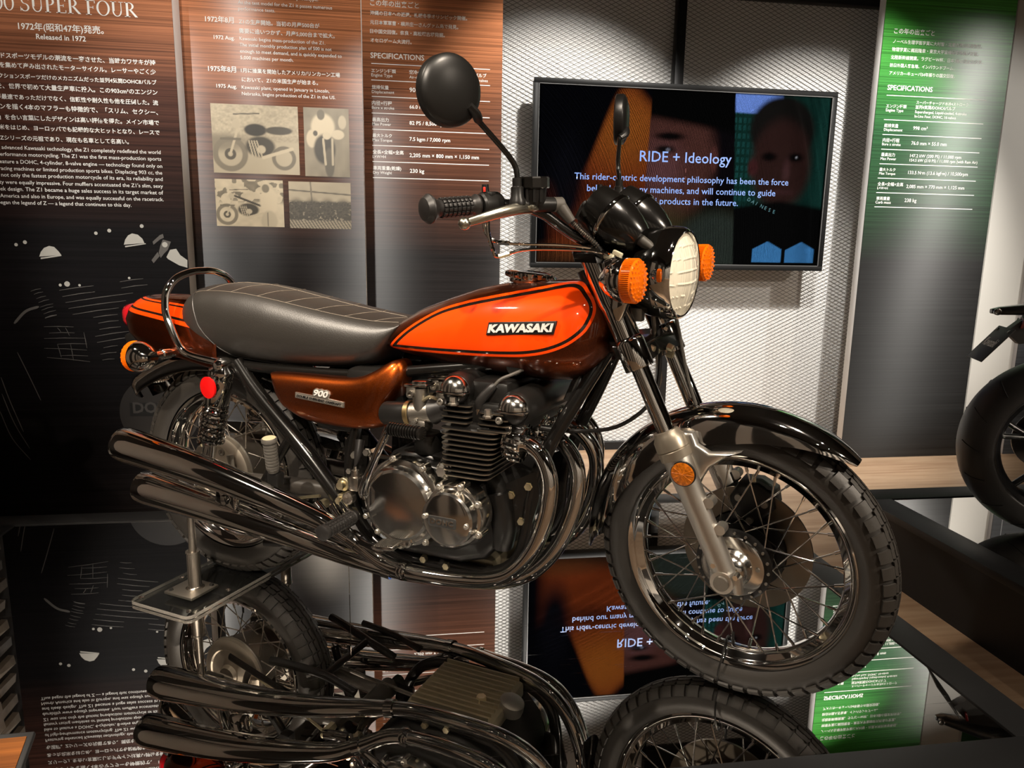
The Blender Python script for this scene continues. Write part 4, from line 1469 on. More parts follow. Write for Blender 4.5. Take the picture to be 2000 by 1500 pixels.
# amber reflector on the right leg, mirrored on the left
for sg in (-1, 1):
    c = Vector((1.398, sg * 0.122, 0.552))
    rr = MB().lathe(c + Vector((0, -sg * 0.014, 0)), (0, sg, 0), [(0, 0.0), (0, 0.021), (0.012, 0.0275), (0.017, 0.0275), (0.018, 0.0255)], 32).build('reflector_housing', BLACK_SATIN, BIKE, ST)
    g = MB()
    g.lathe(c, (0, sg, 0), [(0.0, 0.0255), (0.004, 0.0255), (0.0055, 0.018), (0.0055, 0.0)], 32)
    for k in range(6):
        a = PI * k / 6
        e = Vector((math.cos(a), 0, math.sin(a))) * 0.023
        g.tube([c - e + Vector((0, sg * 0.0052, 0)), c + e + Vector((0, sg * 0.0052, 0))], 0.0008, 4, 1)
    g.build('reflector_lens', AMBER_REFL, rr, ST)

# triple clamps and steering stem
MB().prism([(1.165, -0.035), (1.235, -0.122), (1.285, -0.122), (1.30, -0.09), (1.285, 0.0), (1.30, 0.09), (1.285, 0.122), (1.235, 0.122), (1.165, 0.035)], lambda a, b_, dd: Vector((a - 0.478 * (dd - 0.80), b_, dd)), 0.782, 0.812, ins=0.005).build('lower_triple_clamp', BLACK, BIKE, ST)
MB().prism([(1.14, -0.125), (1.195, -0.13), (1.215, -0.095), (1.20, 0.0), (1.215, 0.095), (1.195, 0.13), (1.14, 0.125), (1.085, 0.03), (1.085, -0.03)], lambda a, b_, dd: Vector((a - 0.3 * (dd - 0.99), b_, dd)), 0.985, 1.008, ins=0.005).build('upper_triple_clamp', BLACK, BIKE, ST)
for sg in (-1, 1):
    MB().lathe(Vector((1.165, sg * 0.095, 1.005)), (-0.44, 0, 0.9), [(0, 0.017), (0.012, 0.017), (0.016, 0.013), (0.016, 0)], 6).build('fork_top_bolt', CHROME, BIKE, ST)

# left brake caliper with hose
cal = MB()
poly = [(1.455, 0.395), (1.45, 0.45), (1.468, 0.488), (1.51, 0.492), (1.545, 0.475), (1.552, 0.44), (1.525, 0.405), (1.50, 0.388)]
cal.prism(poly, lambda a, b_, dd: Vector((a, dd, b_)), 0.085, 0.040, ins=0.008)
cal.prism(poly, lambda a, b_, dd: Vector((a, dd, b_)), 0.070, 0.118, ins=0.010)
co = cal.build('brake_caliper', BLACK_SATIN, BIKE, ST)
for (a, b_) in ((1.472, 0.455), (1.53, 0.45), (1.50, 0.405)):
    MB().cyl((a, 0.040, b_), (a, 0.034, b_), 0.009, 0.008, 12).build('caliper_bolt', ALU_DULL, co, ST)
MB().cyl((1.498, 0.06, 0.488), (1.498, 0.06, 0.508), 0.006, 0.004, 8).build('bleed_nipple', ZINC, co, ST)
MB().tube([fork_pt(0.49, 0.095, 0.02), (1.45, 0.095, 0.47)], [0.016, 0.014], 10, 1).build('caliper_bracket', BLACK_SATIN, co, ST)

# ------------------------------------------------------------------ front mudguard
secs = []
edge_r = [(50, 0.349), (60, 0.335), (75, 0.306), (90, 0.288), (105, 0.282), (120, 0.280), (135, 0.279), (150, 0.284), (165, 0.296), (178, 0.318), (187, 0.352)]
ang = np.linspace(50, 187, 52)
er = np.interp(ang, [a for a, _ in edge_r], [b for _, b in edge_r])
top = np.interp(ang, [50, 60, 90, 150, 187], [0.356, 0.3585, 0.361, 0.362, 0.364])
hw_ = np.interp(ang, [50, 54, 60, 90, 150, 180, 187], [0.022, 0.036, 0.048, 0.060, 0.060, 0.052, 0.040])
for a, e, t, h in zip(ang, er, top, hw_):
    th = math.radians(a)
    outl = []
    prof = [(-1.0, 0.0, 0.004), (-1.04, 0.0, 0.0), (-1.02, 0.10, 0), (-0.98, 0.35, 0), (-0.86, 0.66, 0), (-0.62, 0.88, 0), (-0.3, 0.975, 0), (0, 1, 0)]
    prof = prof + [(-x, y2, w2) for x, y2, w2 in prof[::-1][1:]]
    inner = [(x * 0.965, y2 * 0.975 + 0.004, w2) for x, y2, w2 in prof[::-1]]
    for (x, y2, w2) in prof + inner:
        r_ = e + (t - e) * y2
        outl.append(Vector((1.49 + r_ * math.cos(th), x * h, 0.327 + r_ * math.sin(th))))
    secs.append(outl)
fend = MB().loft(secs).build('front_mudguard', CHROME, BIKE, ST, ang=60)
# stays from the legs to the mudguard
for sg in (-1, 1):
    st = MB()
    poly = [(1.352, 0.575), (1.358, 0.612), (1.380, 0.630), (1.400, 0.630), (1.410, 0.605), (1.438, 0.592), (1.480, 0.600), (1.505, 0.606), (1.470, 0.585), (1.440, 0.560), (1.424, 0.530), (1.412, 0.495), (1.388, 0.515)]
    st.prism(poly, lambda a, b_, dd: Vector((a, dd, b_)), sg * 0.066, sg * 0.086, ins=0.005)
    st.build('mudguard_bracket', ALU_SATIN, fend, ST)

# ------------------------------------------------------------------ headlight
HZ = 0.956
hl = MB().lathe((1.205, 0, HZ), (1, 0, -0.02), [(0, 0), (0.0, 0.045), (0.012, 0.066), (0.035, 0.084), (0.07, 0.094), (0.098, 0.097), (0.102, 0.095)], 48).build('headlight', BLACK, BIKE, ST)
MB().lathe((1.305, 0, HZ), (1, 0, -0.02), [(-0.004, 0.094), (-0.004, 0.0995), (0.006, 0.1005), (0.026, 0.0985), (0.034, 0.0955), (0.037, 0.092), (0.036, 0.0885), (0.030, 0.087)], 64).build('headlight_rim', CHROME, hl, ST, ang=50)
lens = MB()
n1, n2 = 46, 46
vs, fs = [], []
idx = {}
Rl = 0.088
for i in range(n2 + 1):
    for k in range(n1 + 1):
        a = -1 + 2 * k / n1
        b_ = -1 + 2 * i / n2
        # square to disc
        yy = a * math.sqrt(max(0, 1 - b_ * b_ / 2)) * Rl
        zz = b_ * math.sqrt(max(0, 1 - a * a / 2)) * Rl
        d2 = (yy * yy + zz * zz) / (Rl * Rl)
        x = 1.335 + 0.020 * (1 - d2)
        flute = 0.0011 * abs(math.sin(yy * PI / 0.0085))
        rowz = abs(((zz + 0.2) / 0.026) % 1 - 0.5)
        x += flute + (0.0016 if rowz > 0.45 else 0)
        vs.append((x, yy, HZ + zz))
for i in range(n2):
    for k in range(n1):
        p = i * (n1 + 1) + k
        fs.append((p, p + 1, p + n1 + 2, p + n1 + 1))
lens.add(vs, fs)
lens.build('headlight_lens', LENS, hl, ST, ang=20)

# ------------------------------------------------------------------ indicators
def indicator(c, d, R_, inward, M, m_stem=CHROME):
    """c = centre of the bowl edge, d = direction the lens faces, inward = end of the stem"""
    c = Vector(c)
    bowl = MB().lathe(c, d, [(-0.050, 0.0), (-0.049, 0.018), (-0.036, 0.030), (-0.018, 0.040), (-0.004, R_ + 0.001), (0.004, R_ + 0.001), (0.004, R_ - 0.003)], 36).build('indicator', CHROME, BIKE, M)
    ln = MB()
    pr = [(0.002, R_ - 0.002)]
    ln.lathe(c, d, [(0.002, R_ - 0.002), (0.024, R_ - 0.001), (0.028, R_ - 0.004), (0.032, R_ * 0.62), (0.034, 0.0)], 40)
    dd, u, v = frame_from(d)
    for k in range(72):
        a = 2 * PI * k / 72
        e = u * math.cos(a) + v * math.sin(a)
        ln.tube([c + dd * 0.006 + e * (R_ - 0.0012), c + dd * 0.0245 + e * (R_ - 0.0008)], 0.0011, 4, 1)
    for q in (0.3, 0.5, 0.7, 0.88):
        for k in range(int(26 * q)):
            a = 2 * PI * k / int(26 * q)
            e = u * math.cos(a) + v * math.sin(a)
            ln.sphere(c + dd * (0.0335 - 0.006 * q * q) + e * (R_ * q), 0.0026, 6)
    ln.build('indicator_lens', AMBER, bowl, M, ang=30)
    MB().tube([c - dd * 0.026, inward], [0.0125, 0.0125], 14, 1).build('indicator_stem', m_stem, bowl, M)
    return bowl


for sg in (-1, 1):
    indicator((1.296, sg * 0.205, 0.961), (1, 0, 0), 0.0435, (1.255, sg * 0.12, 0.958), ST)

# ------------------------------------------------------------------ handlebar and its fittings (steered)
for sg in (-1,):
    pass
bar_pts = [(0.960, -0.386, 1.104), (1.000, -0.275, 1.109), (1.048, -0.215, 1.106), (1.088, -0.168, 1.088), (1.118, -0.142, 1.060), (1.148, -0.118, 1.035), (1.165, -0.08, 1.022), (1.170, 0.0, 1.020)]
bar_all = bar_pts + [(x, -y, z) for x, y, z in bar_pts[::-1][1:]]
hb = MB().tube(bar_all, 0.0112, 14, 5).build('handlebar', BLACK, BIKE, ST)
for sg in (-1, 1):
    MB().box((1.172, sg * 0.045, 1.020), (0.045, 0.030, 0.044), bev=0.008).build('bar_clamp', BLACK, hb, ST)
for sg in (-1, 1):
    p_in, p_out = Vector((1.000, sg * 0.279, 1.109)), Vector((0.960, sg * 0.386, 1.104))
    d, u, v = frame_from(p_out - p_in)
    L = (p_out - p_in).length
    g = MB()
    g.lathe(p_in, d, [(0, 0.012), (0, 0.021), (0.004, 0.022), (0.010, 0.0185), (0.014, 0.0165), (L - 0.022, 0.0165), (L - 0.014, 0.0195), (L - 0.002, 0.0290), (L + 0.001, 0.0290), (L + 0.010, 0.022), (L + 0.014, 0.012), (L + 0.015, 0)], 28)
    nr, na = 7, 13
    for i in range(nr):
        for k in range(na):
            a = 2 * PI * (k + 0.5 * (i % 2) * 0) / na
            e = u * math.cos(a) + v * math.sin(a)
            t = e.cross(d)
            s = 0.018 + (L - 0.044) * (i + 0.5) / nr
            Mr = Matrix((d, t, e)).transposed()
            g.box(p_in + d * s + e * 0.0178, ((L - 0.044) / nr * 0.80, 0.0072, 0.0042), Mr, bev=0.0012)
    g.build('hand_grip', RUBBER2, hb, ST, ang=30)
    # switch housing
    c = Vector((1.012, sg * 0.252, 1.109))
    s_ = MB().lathe(c - d * 0.026, d, [(0, 0.012), (0, 0.020), (0.006, 0.0245), (0.046, 0.0245), (0.050, 0.021), (0.050, 0.012)], 24)
    s_.box(c + Vector((0, 0, 0.020)), (0.030, 0.030, 0.012), bev=0.004)
    sw = s_.build('switch_housing', BLACK_SATIN, hb, ST)
    MB().cyl(c + Vector((-0.004, sg * 0.008, 0.024)), c + Vector((-0.004, sg * 0.008, 0.040)), 0.008, 0.007, 12).build('switch_button', BLACK_SATIN, sw, ST)
    if sg < 0:
        MB().box(c + Vector((0.0, -0.017, 0.030)), (0.005, 0.003, 0.010), bev=0.001).build('kill_switch', mat('red_switch', (0.5, 0.03, 0.02), 0.4), sw, ST)
    # lever with ball end
    lv = [(1.085, sg * 0.208, 1.100), (1.080, sg * 0.245, 1.100), (1.068, sg * 0.285, 1.095), (1.050, sg * 0.325, 1.086), (1.032, sg * 0.352, 1.078)]
    l_ = MB().tube(lv, [0.010, 0.0105, 0.010, 0.0085, 0.0075], 14, 4, flat=(0.75, 1.15))
    l_.sphere((1.028, sg * 0.362, 1.0755), 0.0125, 18)
    l_.box((1.087, sg * 0.202, 1.101), (0.024, 0.040, 0.014), bev=0.004)
    l_.build('brake_lever' if sg < 0 else 'clutch_lever', mat('anodised_lever', (0.62, 0.59, 0.49), 0.24, 1.0), hb, ST)
    # mirror and stem
    MB().lathe((1.072, sg * 0.240, 1.108), (0, 0, 1), [(0, 0.0), (0, 0.017), (0.008, 0.017), (0.014, 0.0135), (0.034, 0.0125), (0.036, 0.0095), (0.052, 0.0095), (0.052, 0.0)], 20).build('mirror_clamp', BLACK_SATIN, hb, ST)
    if sg < 0:
        stem = [(1.072, -0.240, 1.150), (1.072, -0.240, 1.168), (1.068, -0.243, 1.186), (1.058, -0.262, 1.212), (1.036, -0.318, 1.266)]
        mc, nrm, mr = Vector((1.012, -0.372, 1.316)), Vector((0.93, -0.36, -0.02)).normalized(), 0.0645
    else:
        stem = [(1.072 - 0.10, 0.300, 1.118), (0.962, 0.315, 1.150), (0.972, 0.340, 1.190), (0.990, 0.385, 1.250)]
        stem = [(1.072, 0.240, 1.150), (1.072, 0.240, 1.168), (1.068, 0.243, 1.186), (1.058, 0.262, 1.212), (1.036, 0.318, 1.266)]
        mc, nrm, mr = Vector((1.012, 0.372, 1.316)), Vector((0.93, 0.36, -0.02)).normalized(), 0.0645
    rm = MB().tube(stem, 0.0058, 10, 5).build('rear_view_mirror', BLACK, BIKE, ST)
    MB().lathe(mc, nrm, [(-0.014, 0.0), (-0.014, mr - 0.004), (-0.011, mr), (0.006, mr), (0.010, mr - 0.002), (0.016, mr - 0.012), (0.022, mr * 0.5), (0.024, 0.0)], 48).build('mirror_shell', BLACK_SATIN, rm, ST)
    MB().lathe(mc, nrm, [(-0.0145, mr - 0.005), (-0.0152, 0.0)], 40).build('mirror_glass', GLASS_MIRROR, rm, ST)
    e = (Vector(stem[-1]) - mc).normalized()
    MB().tube([mc + e * (mr - 0.024) + nrm * 0.014, mc + e * (mr - 0.002) + nrm * 0.013, Vector(stem[-1])], [0.009, 0.0095, 0.008], 12, 3, flat=(1.2, 0.9)).build('mirror_socket', BLACK_SATIN, rm, ST)

# brake master cylinder, right
mcy = MB()
mcy.tube([(1.072, -0.222, 1.108), (1.090, -0.190, 1.107), (1.112, -0.150, 1.106)], [0.0165, 0.0165, 0.0145], 18, 2)
mcy.lathe((1.084, -0.198, 1.105), (0, 0, 1), [(0, 0.0), (0, 0.022), (0.012, 0.026), (0.034, 0.0275), (0.034, 0.0)], 24)
for k in range(5):
    a = -2.6 + 0.55 * k
    mcy.tube([(1.084 + 0.0265 * math.cos(a), -0.198 + 0.0265 * math.sin(a), 1.112), (1.084 + 0.0265 * math.cos(a), -0.198 + 0.0265 * math.sin(a), 1.138)], 0.004, 6, 1)
mo = mcy.build('master_cylinder', BLACK_SATIN, hb, ST)
cp = MB().lathe((1.084, -0.198, 1.139), (0, 0, 1), [(0, 0.0), (0, 0.0320), (0.002, 0.0335), (0.020, 0.0335), (0.023, 0.031), (0.023, 0.0)], 12)
cp.build('reservoir_cap', BLACK, hb, ST, ang=20)
bt = MB()
bt.lathe((1.108, -0.158, 1.106), (0.45, 0.80, -0.02), [(0, 0.0), (0, 0.0155), (0.020, 0.0155), (0.024, 0.012), (0.024, 0)], 18)
bt.tube([(1.116, -0.146, 1.104), (1.126, -0.142, 1.090), (1.140, -0.136, 1.070)], [0.0145, 0.0125, 0.0095], 14, 3)
bt.build('hose_boot', RUBBER_GREY, hb, ST)
hose = smooth_path([(1.138, -0.137, 1.073), (1.160, -0.128, 1.048), (1.185, -0.115, 1.024), (1.205, -0.085, 0.985), (1.215, -0.04, 0.93)], 8)
MB().tube(hose, 0.0048, 8, 1).build('brake_hose', RUBBER2, hb, ST)
sp = MB()
for i in range(2, 18):
    p = hose[i]
    dd, u, v = frame_from(hose[i + 1] - hose[i - 1])
    sp.lathe(p, dd, [(-0.0012, 0.0055), (0, 0.0068), (0.0012, 0.0055)], 12)
sp.build('hose_guard', STEEL, hb, ST)

# throttle cables
for k, (z0, dz) in enumerate(((1.055, 0.0), (1.040, -0.014))):
    pts = [(1.004 + 0.010 * k, -0.262, 1.092), (1.004 + 0.010 * k, -0.262, z0 + 0.012), (1.010 + 0.012 * k, -0.258, z0 - 0.008 + dz), (1.030, -0.250, z0 - 0.022 + dz), (1.075, -0.225, 1.028 + dz * 0.8), (1.14, -0.175, 1.024 + dz * 0.6), (1.20, -0.13, 1.012 + dz * 0.3), (1.235, -0.09, 0.985), (1.24, -0.05, 0.94)]
    cb = MB().tube(pts, [0.0042, 0.0042, 0.0042, 0.0036, 0.0030, 0.0030, 0.0030, 0.0030, 0.0030], 8, 5).build('throttle_cable', CHROME, hb, ST)
    a, b_ = Vector(pts[3]), Vector(pts[4])
    MB().tube([a, a.lerp(b_, 0.45)], 0.0056, 6, 1).build('cable_adjuster', ZINC if k else CHROME, cb, ST)
MB().box((1.006, -0.262, 1.082), (0.028, 0.014, 0.012), bev=0.002).build('cable_holder', ALU_DULL, hb, ST)

# ------------------------------------------------------------------ instruments
GD = Vector((0.85, 0, -0.53)).normalized()
for sg in (-1, 1):
    c = Vector((1.198, sg * 0.066, 1.072))
    gO = MB().lathe(c, GD, [(-0.052, 0.0), (-0.052, 0.047), (-0.050, 0.052), (-0.040, 0.0535), (-0.006, 0.0555), (0.004, 0.0555), (0.028, 0.0515), (0.052, 0.0435), (0.072, 0.034), (0.080, 0.0285), (0.080, 0.0)], 44).build('gauge', BLACK, BIKE, ST, ang=42)
    MB().lathe(c, GD, [(-0.005, 0.055), (-0.004, 0.0585), (0.001, 0.059), (0.004, 0.0575), (0.005, 0.055)], 48).build('gauge_band', CHROME, gO, ST)
    MB().lathe(c, GD, [(-0.0522, 0.044), (-0.0530, 0.0)], 36).build('gauge_face', mat('gauge_dial', (0.03, 0.03, 0.03), 0.15, coat=1.0), gO, ST)
    MB().lathe(c, GD, [(0.079, 0.012), (0.10, 0.011), (0.112, 0.009), (0.112, 0.0)], 16).build('drive_boot', RUBBER_GREY, gO, ST)
    MB().lathe(c - GD * 0.06 + Vector((0, 0, -0.045)) * 0.2, -GD, [(-0.02, 0.010), (0.018, 0.010), (0.020, 0.008), (0.020, 0)], 12).build('trip_knob', RUBBER2, gO, ST)
MB().box((1.165, 0, 1.058), (0.060, 0.052, 0.050), Matrix.Rotation(0.55, 3, 'Y'), bev=0.010).build('warning_light_console', BLACK, BIKE, ST)
ig = MB().lathe((1.118, -0.018, 1.075), (-0.85, 0.0, 0.45), [(-0.02, 0.018), (0.0, 0.020), (0.014, 0.020), (0.018, 0.017), (0.018, 0.0)], 24)
ig.box((1.098, -0.018, 1.086), (0.014, 0.006, 0.034), Matrix.Rotation(0.5, 3, 'Y'), bev=0.002)
ig.build('ignition_switch', BLACK_SATIN, BIKE, ST)
# gauge bracket and loose wiring behind the headlight
br = MB()
br.tube([(1.19, -0.05, 1.015), (1.225, -0.06, 1.03), (1.245, -0.066, 1.04)], 0.008, 8, 3)
br.tube([(1.19, 0.05, 1.015), (1.225, 0.06, 1.03), (1.245, 0.066, 1.04)], 0.008, 8, 3)
br.build('gauge_bracket', BLACK, BIKE, ST)
for i, (a, b_, c_) in enumerate((((1.20, -0.09, 1.0), (1.23, -0.10, 0.985), (1.25, -0.07, 0.965)), ((1.16, -0.09, 0.995), (1.20, -0.11, 0.985), (1.24, -0.10, 0.99)), ((1.18, -0.06, 1.0), (1.21, -0.07, 0.99), (1.235, -0.05, 0.97)))):
    MB().tube([a, b_, c_], 0.006, 8, 5).build('wiring_loom', RUBBER2 if i else BLACK, BIKE, ST)
for i, p in enumerate(((1.215, -0.112, 0.998), (1.232, -0.105, 1.004), (1.19, -0.108, 0.992))):
    MB().box(p, (0.022, 0.010, 0.009), Matrix.Rotation(0.4 * i, 3, 'Y'), bev=0.002).build('wire_connector', mat('connector_nylon', (0.55, 0.5, 0.36), 0.5), BIKE, ST)
# control cables running down in front of the frame
MB().tube([(1.24, 0.03, 0.92), (1.27, 0.02, 0.84), (1.285, 0.01, 0.74), (1.27, 0.0, 0.66), (1.20, -0.03, 0.60), (1.10, -0.06, 0.585), (1.03, -0.08, 0.59)], 0.0048, 8, 6).build('clutch_cable', RUBBER2, BIKE)
MB().tube([(1.275, -0.02, 0.90), (1.26, 0.05, 0.78), (1.265, 0.07, 0.70), (1.25, 0.085, 0.66), (1.27, 0.095, 0.60), (1.33, 0.095, 0.55), (1.39, 0.08, 0.50)], 0.0050, 8, 6).build('brake_line', mat('hose_sheath', (0.16, 0.13, 0.10), 0.5), BIKE, ST)
MB().tube([(1.29, 0.045, 0.92), (1.31, 0.06, 0.82), (1.335, 0.07, 0.70), (1.38, 0.075, 0.58), (1.43, 0.07, 0.45), (1.47, 0.06, 0.36)], 0.0045, 8, 6).build('speedometer_cable', RUBBER_GREY, BIKE, ST)
# small bolts at the lower clamp
for p in ((1.300, 0.02, 0.79), (1.285, -0.055, 0.80), (1.285, 0.06, 0.765)):
    MB().cyl(p, Vector(p) + Vector((0.014, 0, -0.004)), 0.009, 0.008, 6).build('clamp_nut', ZINC, BIKE, ST)
MB().box((1.245, -0.05, 0.87), (0.05, 0.02, 0.03), bev=0.004).build('brake_hose_joint', ALU_DULL, BIKE, ST)

# ------------------------------------------------------------------ fuel tank
def interp(x, tab):
    return float(np.interp(x, [a for a, _ in tab], [b for _, b in tab]))


def sgn_pow(c, p):
    return math.copysign(abs(c) ** p, c)


TZB = [(0.600, 0.755), (0.625, 0.742), (0.65, 0.734), (0.70, 0.726), (0.80, 0.710), (0.915, 0.702), (1.036, 0.698), (1.10, 0.703), (1.14, 0.718), (1.175, 0.752), (1.20, 0.808), (1.212, 0.86)]
TZT = [(0.600, 0.775), (0.625, 0.806), (0.65, 0.828), (0.70, 0.855), (0.78, 0.885), (0.85, 0.908), (0.918, 0.922), (1.03, 0.931), (1.10, 0.934), (1.145, 0.932), (1.175, 0.920), (1.20, 0.893), (1.212, 0.870)]
TW = [(0.600, 0.070), (0.615, 0.092), (0.65, 0.108), (0.70, 0.117), (0.80, 0.128), (0.90, 0.139), (1.0, 0.143), (1.08, 0.140), (1.13, 0.133), (1.17, 0.114), (1.195, 0.088), (1.212, 0.045)]


def smooth_tab(tab, n=160):
    xs = np.linspace(tab[0][0], tab[-1][0], n)
    ys = np.interp(xs, [a for a, _ in tab], [b for _, b in tab])
    k = np.hanning(11)
    k /= k.sum()
    yp_ = np.concatenate([np.full(5, ys[0]), ys, np.full(5, ys[-1])])
    y2 = np.convolve(yp_, k, 'valid')
    w = np.minimum(1, np.minimum(np.arange(n), np.arange(n)[::-1]) / 5.0)
    return xs, ys * (1 - w) + y2 * w


xs, tzb = smooth_tab(TZB)
_, tzt = smooth_tab(TZT)
_, tw = smooth_tab(TW)
secs = []
NA = 128
for x, b0, t0, w in zip(xs, tzb, tzt, tw):
    zc = b0 + (t0 - b0) * 0.44
    ring_ = []
    for k in range(NA):
        a = 2 * PI * k / NA
        c, s = math.cos(a), math.sin(a)
        if s >= 0:
            y = w * sgn_pow(c, 0.78)
            z = zc + (t0 - zc) * abs(s) ** 0.92
        else:
            y = w * sgn_pow(c, 0.62) * (1 - 0.10 * s * s)
            z = zc - (zc - b0) * abs(s) ** 0.80
        ring_.append((x, y, z))
    secs.append(ring_)
tank_me = MB().loft(secs).mesh('fuel_tank', TANK_PAINT, ang=60)
DECAL = [(0.624, 0.753), (0.69, 0.806), (0.767, 0.852), (0.84, 0.876), (0.909, 0.892), (0.97, 0.905), (1.027, 0.917), (1.07, 0.927), (1.098, 0.931), (1.122, 0.925), (1.14, 0.911), (1.156, 0.893), (1.163, 0.873), (1.159, 0.85), (1.143, 0.822), (1.103, 0.792), (1.039, 0.770), (0.951, 0.760), (0.787, 0.754), (0.66, 0.7525)]


def poly_sd(px, pz, poly):
    P_ = np.array(poly)
    n = len(P_)
    d = np.full(px.shape, 1e9)
    inside = np.zeros(px.shape, bool)
    for i in range(n):
        a, b = P_[i], P_[(i + 1) % n]
        ex, ez = b - a
        wx, wz = px - a[0], pz - a[1]
        t = np.clip((wx * ex + wz * ez) / (ex * ex + ez * ez), 0, 1)
        d = np.minimum(d, np.hypot(wx - ex * t, wz - ez * t))
        cond = ((a[1] > pz) != (b[1] > pz))
        with np.errstate(divide='ignore', invalid='ignore'):
            xi = a[0] + (pz - a[1]) * ex / (ez if ez != 0 else 1e-12)
        inside ^= cond & (px < xi)
    return np.where(inside, -d, d)


dec2 = [(v.x, v.y) for v in smooth_path([(a, b, 0) for a, b in DECAL], 5)]


def set_band(me, vals):
    at = me.attributes.new('band', 'FLOAT', 'POINT')
    at.data.foreach_set('value', np.asarray(vals, np.float32))


co = np.empty(len(tank_me.vertices) * 3)
tank_me.vertices.foreach_get('co', co)
co = co.reshape(-1, 3)
sd = poly_sd(co[:, 0], co[:, 2], dec2)
sd = np.maximum(sd, 0.040 - np.abs(co[:, 1]))
set_band(tank_me, sd)
tank = link('fuel_tank', tank_me, BIKE)

# filler cap, chrome, with lock
fc = MB()
FCX, FCZ = 0.962, 0.921
fc.lathe((FCX, 0, FCZ), (0.10, 0, 1), [(0, 0.046), (0.006, 0.048), (0.010, 0.044), (0.013, 0.050), (0.024, 0.052), (0.027, 0.047), (0.028, 0.0)], 40)
for k in range(14):
    a = 2 * PI * k / 14
    p = Vector((FCX + 0.0515 * math.cos(a), 0.0515 * math.sin(a), FCZ + 0.018 - 0.005 * math.cos(a)))
    fc.sphere(p, 0.007, 8, sc=(1, 1, 1.1))
fc.build('filler_cap', CHROME, tank)
MB().box((FCX + 0.056, 0, FCZ + 0.006), (0.024, 0.022, 0.010), Matrix.Rotation(-0.5, 3, 'Y'), bev=0.002).build('cap_latch', CHROME, tank)

# KAWASAKI badge on both sides
BADGE_BLACK = mat('badge_black', (0.01, 0.01, 0.01), 0.35)
BADGE_SILVER = mat('badge_silver', (0.80, 0.78, 0.74), 0.35, 0.35)


def solid_text(s, width, height, depth, bold, shear, spacing=1.0):
    """lettering of real thickness, lying in x-y, base at the origin, as mesh data"""
    me = text_mesh(s, bold, 3, shear, 0.5, 0.0, spacing)
    a = np.empty(len(me.vertices) * 3)
    me.vertices.foreach_get('co', a)
    a = a.reshape(-1, 3)
    a[:, 0] = (a[:, 0] - a[:, 0].min()) / (a[:, 0].max() - a[:, 0].min()) * width
    a[:, 1] = (a[:, 1] - a[:, 1].min()) / (a[:, 1].max() - a[:, 1].min()) * height
    a[:, 2] = (a[:, 2] + 0.5) * depth
    me.vertices.foreach_set('co', a.ravel())
    me.update()
    return me


for sg in (-1, 1):
    # plane that hugs the tank side
    o = Vector((0.918, sg * 0.1405, 0.8105))
    ex = Vector((0.166, sg * -0.000, 0.0120)).normalized()
    ez = Vector((0.0, -sg * 0.05, 1.0)).normalized()
    if sg > 0:
        o = o + ex * 0.166
        ex = -ex
    en = ex.cross(ez).normalized()
    ez = en.cross(ex).normalized()
    Mb = Matrix((ex, ez, en)).transposed().to_4x4()
    Mb.translation = o
    bx = MB()
    sh = 0.012
    bx.prism([(0.0, -0.003), (0.164, -0.003), (0.172, 0.0255), (0.008, 0.0255)], lambda a, b_, d: Vector((a, b_, d)), -0.004, 0.004, ins=0.0012)
    bd = bx.build('tank_badge', BADGE_BLACK, tank, Mb)
    me = solid_text('KAWASAKI', 0.160, 0.0195, 0.0030, 0.045, 0.22)
    me.transform(Mb @ Matrix.Translation((0.006, 0.0015, 0.004)))
    me.materials.clear()
    me.materials.append(BADGE_SILVER)
    link('badge_lettering', me, bd) if False else link('tank_badge_lettering', me, tank)

# ------------------------------------------------------------------ seat
SZT = [(-0.102, 0.800), (-0.09, 0.838), (-0.06, 0.870), (0.0, 0.888), (0.08, 0.893), (0.17, 0.890), (0.26, 0.878), (0.35, 0.862), (0.45, 0.845), (0.53, 0.833), (0.62, 0.822), (0.655, 0.815)]
SZB = [(-0.102, 0.765), (-0.09, 0.748), (-0.05, 0.731), (0.0, 0.712), (0.06, 0.694), (0.115, 0.685), (0.20, 0.679), (0.30, 0.677), (0.46, 0.685), (0.55, 0.696), (0.59, 0.712), (0.62, 0.748), (0.64, 0.782), (0.655, 0.805)]
SW = [(-0.102, 0.055), (-0.09, 0.085), (-0.06, 0.110), (0.0, 0.126), (0.1, 0.137), (0.25, 0.141), (0.4, 0.138), (0.52, 0.130), (0.6, 0.120), (0.655, 0.095)]
sx, szt = smooth_tab(SZT, 90)
_, szb = smooth_tab(SZB, 90)
_, sw_ = smooth_tab(SW, 90)


def seat_pt(x, a, off=0.0):
    t0, b0, w = np.interp(x, sx, szt), np.interp(x, sx, szb), np.interp(x, sx, sw_)
    zc = b0 + (t0 - b0) * 0.42
    c, s = math.cos(a), math.sin(a)
    if s >= 0:
        y = -w * sgn_pow(c, 0.72)
        z = zc + (t0 - zc) * abs(s) ** 0.80
    else:
        y = -w * sgn_pow(c, 0.40) * (1 - 0.10 * abs(s))
        z = zc - (zc - b0) * abs(s) ** 0.9
    n = Vector((0, -c, s)).normalized()
    return Vector((x, y, z)) + n * off


